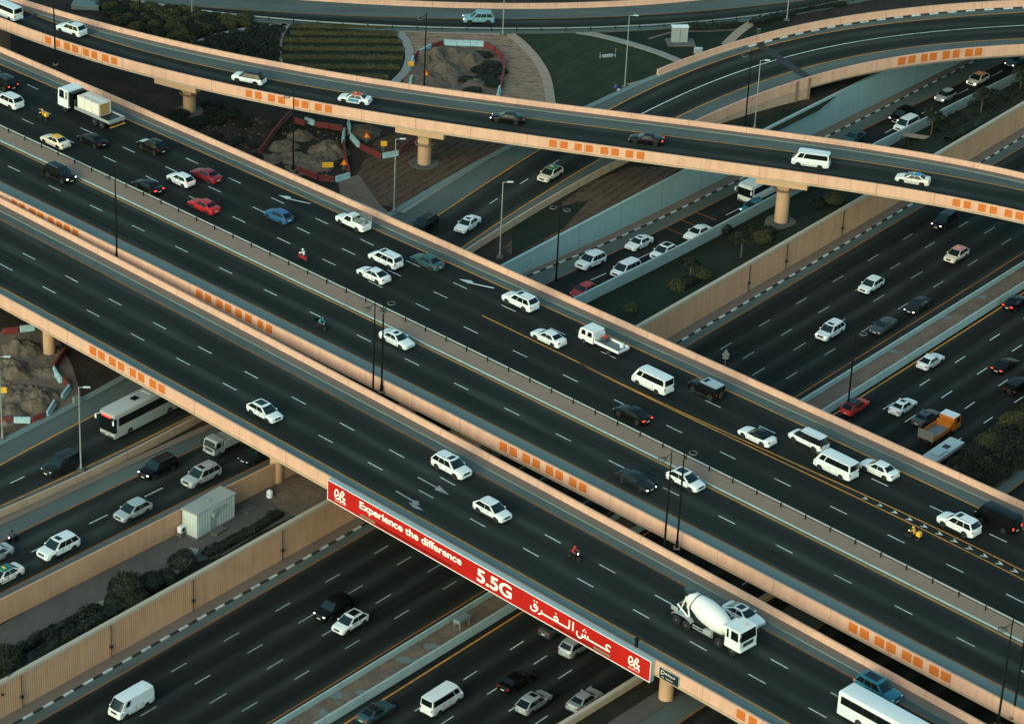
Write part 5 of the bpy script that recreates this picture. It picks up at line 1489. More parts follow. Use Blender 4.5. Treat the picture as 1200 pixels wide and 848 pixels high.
def make_bus(L_=11.5, W=2.5, H=3.2, col='white', windows=(.42, .78), coach=False, head=None, roofbits=True):
    root = empty('coach' if coach else 'bus')
    box_shell('body', L_, W, .34, H, [PT[col]], root)
    z0 = .34 + (H - .34) * windows[0]; z1 = .34 + (H - .34) * windows[1]
    for sg in (1, -1):
        mb = MB(); mb.box((-.15, sg * (W / 2 + .004), (z0 + z1) / 2), (L_ - 1.1, .02, z1 - z0)); sw = mb.build('side_window', GLASS, root)
        m2 = MB()
        for k in range(1, int(L_ / 1.6)):
            m2.box((L_ / 2 - .6 - k * 1.55, sg * (W / 2 + .016), (z0 + z1) / 2), (.06, .01, z1 - z0))
        m2.build('window_frame', TRIM, sw)
    wz0, wz1 = (.95, H - .40) if coach else (1.12, H - .42)
    mb = MB(); mb.box((L_ / 2 - .20, 0, (wz0 + wz1) / 2), (.46 if not coach else .60, W + .02, wz1 - wz0), bev=.16); mb.build('windscreen', GLASS, root, True)
    MB().box((L_ / 2 + .035, 0, (wz0 + wz1) / 2), (.012, .05, wz1 - wz0 - .1)).build('windscreen_divider', TRIM, root)
    MB().box((-L_ / 2 - .01, 0, H * .68), (.03, W * .7, H * .22), bev=.01).build('rear_window', GLASS, root)
    big_wheels(root, (L_ * .29, -L_ * .26), W / 2 - .14, .48 if H > 2.9 else .38)
    lamps(root, L_ / 2 + .0, -L_ / 2 + .02, W / 2 * .72, .72, 1.1, head)
    MB().box((L_ / 2 - .0, 0, .48), (.14, W * .86, .22), bev=.04).build('bumper', PT['grey'], root, True)
    for sg in (1, -1):
        MB().path([(L_ / 2 - .1, sg * W / 2 * .9, H - .5), (L_ / 2 + .35, sg * (W / 2 + .15), H - .55)], .035, 6).box((L_ / 2 + .38, sg * (W / 2 + .15), H - .85), (.12, .24, .55), bev=.04).build('mirror', PT['white'], root, True)
    if roofbits:
        MB().box((L_ * .12, 0, H + .04), (.9, .8, .10), bev=.03).build('roof_hatch', GLASS, root, True)
        MB().box((-L_ * .12, 0, H + .07), (2.2, W * .62, .18), bev=.06).build('air_conditioner', PT['silver'], root, True)
    MB().box((L_ / 2 + .055, 0, .56), (.03, .5, .12)).build('number_plate', PLATE, root)
    return root

def truck_cab(root, x0, L_, W, z0, z1, col, rake=.12, crew=False, roofcol=None):
    """cab-over: front at x0, box backwards; returns nothing"""
    body = MB(); zb = z0 + (z1 - z0) * .48
    poly_ = [(x0, z0), (x0 + .02, zb), (x0 - rake, z1 - .12), (x0 - rake - .2, z1), (x0 - L_ + .06, z1), (x0 - L_, z1 - .1), (x0 - L_, z0)]
    body.prism(poly_, -W / 2, W / 2); o = body.build('cab', PT[col], root)
    if roofcol: MB().box((x0 - L_ / 2 - rake / 2 - .05, 0, z1 + .03), (L_ - rake - .1, W * .98, .06), bev=.02).build('cab_roof', PT[roofcol], root, True)
    nx, nz = (zb - z1 + .12), -rake
    mb = MB(); mb.add([(x0 + .032, y, zb + .02) for y in (-W / 2 * .9, W / 2 * .9)] + [(x0 - rake + .015, y, z1 - .16) for y in (W / 2 * .88, -W / 2 * .88)], [(0, 1, 2, 3)]); mb.build('windscreen', GLASS, root)
    spans = [(.14, .46), (.56, .90)] if crew else [(.12, .62), (.74, .9)]
    for sg in (1, -1):
        mb = MB()
        for a, b in spans:
            mb.add([(x0 - L_ * a - .02, sg * (W / 2 + .008), zb), (x0 - L_ * b, sg * (W / 2 + .008), zb), (x0 - L_ * b, sg * (W / 2 + .008), z1 - .2), (x0 - L_ * a - rake * .8, sg * (W / 2 + .008), z1 - .2)], [(0, 1, 2, 3)])
        mb.build('side_window', GLASS, root)
        MB().path([(x0 - .1, sg * W / 2, z1 - .4), (x0 + .16, sg * (W / 2 + .16), z1 - .45)], .025, 5).box((x0 + .14, sg * (W / 2 + .18), z1 - .65), (.08, .2, .42), bev=.03).build('mirror', TRIM, root)
    MB().box((x0 + .025, 0, z0 + (zb - z0) * .62), (.04, W * .62, (zb - z0) * .42), bev=.01).build('grille', PT['grey'], root)
    MB().box((x0 + .05, 0, z0 + .14), (.16, W * .98, .3), bev=.05).build('bumper', PT[col], root, True)
    MB().box((x0 + .14, 0, z0 + .12), (.02, .5, .12)).build('number_plate', PLATE, root)

def make_mixer():
    root = empty('cement_mixer_truck')
    truck_cab(root, 4.7, 1.95, 2.45, .75, 3.0, 'white', .10)
    MB().box((-.3, 0, .95), (8.6, .9, .35)).box((3.2, 0, .8), (1.6, 1.9, .3)).build('chassis', TRIM, root)
    mb = MB(); ax = Vector((-1, 0, .27)); o = Vector((2.05, 0, 1.72))
    mb.lathe(o, ax, [(-.35, .35), (0, .72), (.12, .85), (1.3, 1.15), (2.4, 1.20), (3.0, 1.18), (4.3, .90), (5.1, .72), (5.15, .62)], 32)
    mb.build('drum', PT['offwhite'], root, True)
    d = Vector(ax).normalized(); MB().torus(o + d * 4.25, d, .93, .05, 32).build('drum_ring', TRIM, root, True)
    MB().lathe((2.42, -1.05, 2.35), (0, 1, 0), [(0, .2), (.05, .40), (2.05, .40), (2.1, .2)], 20).build('water_tank', PT['offwhite'], root, True)
    mb = MB(); e = o + d * 5.1
    for sg in (1, -1):
        mb.tube((-2.2, sg * .75, 1.15), (e.x + .1, sg * .55, e.z - .35), .09, n=8); mb.tube((-3.7, sg * .5, 1.15), (e.x - .05, sg * .6, e.z + .3), .08, n=8)
        mb.tube((-2.0, sg * .9, 1.2), (-3.75, sg * .9, 2.2), .09, n=8)
    mb.build('drum_support', PT['offwhite'], root)
    MB().lathe((e.x - .1, 0, e.z + .15), (0, 0, 1), [(0, .25), (.55, .6), (.57, .55)], 14).build('hopper', PT['grey'], root, True)
    mb = MB(); mb.add([(-3.6, -.2, 2.1), (-3.6, .2, 2.1), (-4.75, .9, 1.15), (-4.75, .45, 1.15), (-3.6, -.2, 2.22), (-3.6, .2, 2.22), (-4.75, .95, 1.3), (-4.75, .40, 1.3)], [(0, 1, 2, 3), (0, 3, 7, 4), (1, 5, 6, 2), (0, 4, 5, 1)]); mb.box((-4.2, -.75, 1.4), (.9, .12, .5), bev=.04); mb.build('chute', PT['silver'], root)
    for sg in (1, -1):
        mb = MB(); pts = []
        for k in range(9):
            t = math.pi * k / 8; pts.append((-2.9 - 1.25 * math.cos(t) * -1, .85 + .42 * math.sin(t) + .2))
        ring = [(x, z) for x, z in pts] + [(x, z - .06) for x, z in pts[::-1]]
        mb.prism(ring, sg * 1.0 - .28, sg * 1.0 + .28); mb.build('mudguard', PT['silver'], root)
        mb = MB(); mb.box((-.2, sg * 1.05, .95), (2.6, .06, .1)).box((-.2, sg * 1.05, .65), (2.6, .06, .1))
        for k in range(5): mb.box((-1.4 + k * .62, sg * 1.05, .8), (.06, .06, .36))
        mb.box((.3, sg * .8, .8), (1.0, .5, .5), bev=.05); mb.build('side_guard', PT['silver'], root)
    big_wheels(root, (3.75, 1.95, -2.25, -3.55), 1.02, .52)
    lamps(root, 4.76, -4.3, .95, .98, 1.0)
    MB().lathe((4.0, .35, 3.0), (0, 0, 1), [(0, .09), (.16, .08), (.2, .03)], 10).build('beacon', AMBER, root, True)
    return root

def make_flatbed():
    root = empty('flatbed_truck')
    truck_cab(root, 4.9, 1.9, 2.45, .7, 3.05, 'white', .12)
    MB().box((2.55, 0, 1.9), (.7, 2.3, 1.9), bev=.05).build('engine_cover', PT['black'], root, True)
    MB().box((-.6, 0, .85), (8.6, .9, .35)).build('chassis', TRIM, root)
    mb = MB(); mb.box((-1.55, 0, 1.14), (6.5, 2.5, .14)); mb.build('load_bed', PT['darkgrey'], root)
    mb = MB()
    for sg in (1, -1): mb.box((-1.55, sg * 1.24, 1.28), (6.5, .06, .36))
    mb.box((-4.80, 0, 1.3), (.08, 2.5, .5)); mb.build('bed_sides', PT['silver'], root)
    mb = MB(); mb.box((1.75, 0, 1.7), (.1, 2.4, 1.1)); mb.build('headboard', PT['grey'], root)
    big_wheels(root, (3.75, -1.9, -3.2), 1.02, .5)
    lamps(root, 4.96, -4.86, .95, .95, .85)
    MB().box((-4.9, 0, .62), (.08, 2.4, .12)).build('rear_bumper', PT['yellow'], root)
    return root

def make_crew_truck():
    root = empty('light_truck')
    truck_cab(root, 3.15, 2.35, 1.95, .55, 2.15, 'white', .25, crew=True)
    MB().box((-.3, 0, .62), (6.2, .7, .25)).build('chassis', TRIM, root)
    MB().box((-1.35, 0, .86), (3.9, 1.98, .12)).build('load_bed', CARGO, root)
    mb = MB()
    for sg in (1, -1): mb.box((-1.35, sg * .99, 1.05), (3.9, .05, .34))
    mb.box((-3.28, 0, 1.05), (.06, 2.0, .34)); mb.box((.62, 0, 1.35), (.06, 1.9, .9)); mb.build('bed_sides', PT['white'], root)
    MB().box((-.1, -.25, 1.25), (.7, .9, .6), bev=.06).build('generator', PT['grey'], root, True)
    MB().box((-.15, -.1, 1.62), (.45, .5, .14), bev=.03).build('red_box', PT['brightred'], root, True)
    MB().lathe((-2.5, -.55, .92), (0, 0, 1), [(0, .25), (.5, .27), (.55, .2)], 14).build('white_drum', PT['white'], root, True)
    big_wheels(root, (2.3, -1.7), .84, .38); lamps(root, 3.2, -3.32, .75, .75, .78)
    return root

def make_orange_truck():
    root = empty('dropside_truck')
    truck_cab(root, 3.3, 1.75, 2.2, .75, 2.5, 'orange', .15, roofcol='white')
    MB().box((-.2, 0, .75), (6.4, .8, .3)).build('chassis', TRIM, root)
    MB().box((-1.15, 0, 1.12), (4.4, 2.2, .14)).build('load_bed', plain('blue grey bed', (.12, .17, .19), .7), root)
    mb = MB()
    for sg in (1, -1): mb.box((-1.15, sg * 1.1, 1.42), (4.4, .07, .6))
    mb.box((1.04, 0, 1.6), (.07, 2.2, .95)); mb.build('bed_sides', PT['orange'], root)
    MB().box((-3.40, 0, 1.75), (.09, 2.3, 1.25), bev=.02).build('tailgate', plain('grey tailgate', (.22, .2, .17), .7), root)
    big_wheels(root, (2.4, -1.9), .92, .46); lamps(root, 3.34, -3.46, .95, .95, .85)
    return root

def make_box_truck():
    root = empty('light_truck')
    truck_cab(root, 2.9, 1.6, 1.9, .5, 2.15, 'silver', .25)
    MB().box((-.7, 0, 1.35), (4.2, 1.95, 1.1), bev=.05).build('load_box', PT['silver'], root, True)
    MB().box((-.3, 0, .6), (5.8, .7, .25)).build('chassis', TRIM, root)
    big_wheels(root, (2.1, -1.7), .82, .36); lamps(root, 2.96, -2.86, .72, .7, .8)
    return root

# ---- people and motorcycles
SKIN = plain('skin', (0.30, 0.17, 0.11), .6, vary=.05)
TROUSER = plain('dark trousers', (0.03, 0.032, 0.04), .9)
def cloth(n, c): return plain(n, c, .85, vary=.15, scale=6)
CL = {'yellow': cloth('yellow jacket', (.62, .30, .03)), 'white': cloth('white shirt', (.62, .64, .62)), 'teal': cloth('teal jacket', (.03, .28, .30)), 'red': cloth('red jacket', (.52, .03, .02)), 'dark': cloth('dark jacket', (.03, .03, .03)), 'blue': cloth('blue shirt', (.03, .12, .40))}
def figure(name, joints, bones, radii):
    """skin-modifier body; joints dict, bones list of pairs, radii dict"""
    names = list(joints); idx = {n: i for i, n in enumerate(names)}
    me = bpy.data.meshes.new(name); me.from_pydata([joints[n] for n in names], [(idx[a], idx[b]) for a, b in bones], [])
    o = bpy.data.objects.new(name, me); COL.objects.link(o)
    md = o.modifiers.new('skin', 'SKIN'); 
    lay = me.skin_vertices[0] if me.skin_vertices else None
    if lay is None:
        bm = bmesh.new(); bm.from_mesh(me); bm.verts.layers.skin.verify(); bm.to_mesh(me); bm.free(); lay = me.skin_vertices[0]
    for n in names:
        r = radii.get(n, .05); lay.data[idx[n]].radius = (r, r) if not isinstance(r, tuple) else r
    lay.data[idx['pelvis']].use_root = True
    md.use_smooth_shade = True
    sb = o.modifiers.new('sub', 'SUBSURF'); sb.levels = 1; sb.render_levels = 1
    dg = bpy.context.evaluated_depsgraph_get(); dg.update()
    out = bpy.data.meshes.new_from_object(o.evaluated_get(dg))
    bpy.data.objects.remove(o)
    return out
def hand(J, B, R, tag_, wrist, d, side):
    """palm and five bent fingers"""
    w = Vector(J[wrist]); d = Vector(d).normalized(); s = Vector(side).normalized(); nrm = d.cross(s)
    p = w + d * .07; J[tag_ + 'palm'] = tuple(p); B.append((wrist, tag_ + 'palm')); R[tag_ + 'palm'] = (.036, .022)
    for i, (o, l) in enumerate(((-.03, .07), (-.01, .08), (.011, .075), (.031, .058))):
        a = p + s * o + d * .03; b = a + d * l * .5 + nrm * .012; c = b + d * l * .35 + nrm * .03
        for k, q in zip('abc', (a, b, c)): J[f'{tag_}f{i}{k}'] = tuple(q); R[f'{tag_}f{i}{k}'] = .0095
        B += [(tag_ + 'palm', f'{tag_}f{i}a'), (f'{tag_}f{i}a', f'{tag_}f{i}b'), (f'{tag_}f{i}b', f'{tag_}f{i}c')]
    a = w + d * .03 - s * .045; b = a + d * .045 - s * .012
    for k, q in zip('ab', (a, b)): J[f'{tag_}t{k}'] = tuple(q); R[f'{tag_}t{k}'] = .011
    B += [(wrist, tag_ + 'ta'), (tag_ + 'ta', tag_ + 'tb')]
def rider_mesh():
    J = dict(pelvis=(-.25, 0, .86), belly=(-.2, 0, 1.05), chest=(-.08, 0, 1.28), neck=(.0, 0, 1.42), head=(.05, 0, 1.53), crown=(.06, 0, 1.64))
    B = [('pelvis', 'belly'), ('belly', 'chest'), ('chest', 'neck'), ('neck', 'head'), ('head', 'crown')]
    R = dict(pelvis=.16, belly=.145, chest=.17, neck=.062, head=.095, crown=.085)
    for s, t in ((1, 'l'), (-1, 'r')):
        J[t + 'sh'] = (-.05, s * .19, 1.34); J[t + 'el'] = (.12, s * .28, 1.12); J[t + 'wr'] = (.40, s * .30, 1.08)
        J[t + 'hip'] = (-.2, s * .11, .84); J[t + 'kn'] = (.22, s * .20, .74); J[t + 'an'] = (.08, s * .17, .34); J[t + 'toe'] = (.27, s * .18, .29)
        B += [('chest', t + 'sh'), (t + 'sh', t + 'el'), (t + 'el', t + 'wr'), ('pelvis', t + 'hip'), (t + 'hip', t + 'kn'), (t + 'kn', t + 'an'), (t + 'an', t + 'toe')]
        R.update({t + 'sh': .075, t + 'el': .052, t + 'wr': .036, t + 'hip': .10, t + 'kn': .068, t + 'an': .045, t + 'toe': .04})
        hand(J, B, R, t + 'h', t + 'wr', (1, 0, -.1), (0, s, 0))
    me = figure('person', J, B, R)
    for m in (CL['white'], TROUSER, SKIN): me.materials.append(m)
    for p in me.polygons:
        c = p.center
        if c.z > 1.40: p.material_index = 2
        elif c.x > .41 and c.z > .95: p.material_index = 2
        elif c.z < .93 : p.material_index = 1
        p.use_smooth = True
    return me
def stand_mesh():
    J = dict(pelvis=(0, 0, .95), belly=(.01, 0, 1.12), chest=(.02, 0, 1.32), neck=(.02, 0, 1.48), head=(.04, 0, 1.60), crown=(.04, 0, 1.71))
    B = [('pelvis', 'belly'), ('belly', 'chest'), ('chest', 'neck'), ('neck', 'head'), ('head', 'crown')]
    R = dict(pelvis=.15, belly=.14, chest=.16, neck=.06, head=.092, crown=.08)
    for s, t in ((1, 'l'), (-1, 'r')):
        J[t + 'sh'] = (.02, s * .19, 1.40); J[t + 'el'] = (-.02, s * .25, 1.12); J[t + 'wr'] = (.08, s * .26, .88)
        J[t + 'hip'] = (0, s * .1, .9); J[t + 'kn'] = (.06 * s + .04, s * .11, .5); J[t + 'an'] = (.12 * s, s * .11, .09); J[t + 'toe'] = (.12 * s + .16, s * .12, .04)
        B += [('chest', t + 'sh'), (t + 'sh', t + 'el'), (t + 'el', t + 'wr'), ('pelvis', t + 'hip'), (t + 'hip', t + 'kn'), (t + 'kn', t + 'an'), (t + 'an', t + 'toe')]
        R.update({t + 'sh': .07, t + 'el': .05, t + 'wr': .035, t + 'hip': .09, t + 'kn': .062, t + 'an': .042, t + 'toe': .035})
        hand(J, B, R, t + 'h', t + 'wr', (.1, 0, -1), (1, 0, 0))
    me = figure('person', J, B, R)
    for m in (CL['blue'], TROUSER, SKIN): me.materials.append(m)
    for p in me.polygons:
        c = p.center
        if c.z > 1.47 or (c.z < .86 and abs(c.y) > .2 and c.z > .6): p.material_index = 2
        elif c.z < .97: p.material_index = 1
        p.use_smooth = True
    return me
RIDER = rider_mesh(); STAND = stand_mesh()
HELMET = MB().lathe((0, 0, 0), (0, 0, 1), [(-.10, .10), (-.04, .145), (.04, .15), (.10, .12), (.145, .05)], 14).mesh('helmet', [PT['white']], True)
VISOR = MB().box((.11, 0, -.02), (.09, .2, .09), bev=.03).mesh('visor', [GLASS], True)

def make_moto(col, box, scooter=False):
    root = empty('scooter' if scooter else 'motorcycle')
    r = .30
    if 'motow' not in MESHES:
        mb = MB(); mb.torus((0, 0, 0), (0, 1, 0), .23, .08, 18, 7); ty = mb.mesh('tyre', [RUBBER], True)
        mb = MB(); mb.lathe((0, -.03, 0), (0, 1, 0), [(0, .19), (.06, .19)], 16); rm = mb.mesh('rim', [RIMDARK], True); MESHES['motow'] = (ty, rm)
    for x in (.66, -.62):
        w = link('wheel', MESHES['motow'][0], root); w.location = (x, 0, r); link('rim', MESHES['motow'][1], w)
    mb = MB(); mb.box((-.2, 0, .60), (.95, .34, .30), bev=.09).box((.10, 0, .46), (.6, .36, .40), bev=.09).box((.42, 0, .72), (.2, .3, .5), bev=.07); mb.tube((.66, 0, r), (.44, 0, 1.0), .045, n=8); mb.tube((-.62, .1, r), (-.2, .12, .45), .05, n=8); mb.box((.66, 0, .56), (.4, .14, .05), bev=.02)
    mb.build('body', PT[col], root, True)
    MB().box((-.3, 0, .76), (.75, .27, .09), bev=.035).build('seat', TRIM, root, True)
    MB().path([(.44, -.36, 1.04), (.42, 0, 1.0), (.44, .36, 1.04)], .02, 6).build('handlebar', TRIM, root)
    MB().box((.54, 0, .9), (.1, .18, .16), bev=.04).build('headlight', HEAD_ON if col in ('red', 'black') else HEAD, root, True)
    MB().box((-.82, 0, .62), (.06, .16, .1), bev=.02).build('tail_light', TAIL, root)
    if box: MB().box((-.78, 0, 1.05), (.5, .52, .52), bev=.04).build('delivery_box', PT[box], root, True)
    return root

# ------------------------------------------------------------------ traffic
def set_on(root, px, line, rev, h, z=None, scale=1.0):
    """stand a vehicle on a road so that its middle shows at picture point px"""
    f = line.f; p = at(px[0], px[1], float(f.cz[0]) + h)
    for _ in range(12):
        u = float(p[:2] @ f.d); p = at(px[0], px[1], float(f.z(u)) + h)
    u = float(p[:2] @ f.d); zz = float(f.z(u)) + 0.03
    a = line.ang(u) + (math.pi if rev else 0)
    sl = (float(f.z(u + 2)) - float(f.z(u - 2))) / 4 * (-1 if rev else 1)
    if scale == 1.0 and line is not hl and line is not hr: scale = 1.035
    root.location = (p[0], p[1], zz); root.rotation_euler = (0, -math.atan(sl), a)
    if scale != 1.0: root.scale = (scale,) * 3
    return root
G_UP = 'vehicles heading up and left on the middle flyover'
G_DN = 'vehicles heading down and right on the middle flyover'
G_A = 'vehicles on the nearest flyover'
G_R = 'vehicles on the slim ramp bridge'
G_L = 'vehicles on the side roads at the lower left'
G_U = 'vehicles on the slip road'
G_H1 = 'vehicles coming down the sunken highway'
G_H2 = 'vehicles going up the sunken highway'
G_S = 'vehicles on the curved side road'
bu, bd, aa, rr, s1l, s2l, ul, hl, hr, tl = L['b_d1'], L['b_d0'], L['a_d1'], L['r_o1'], L['s1_c'], L['s2_d'], L['u_p'], L['h_b'], L['h_f'], L['t_o']
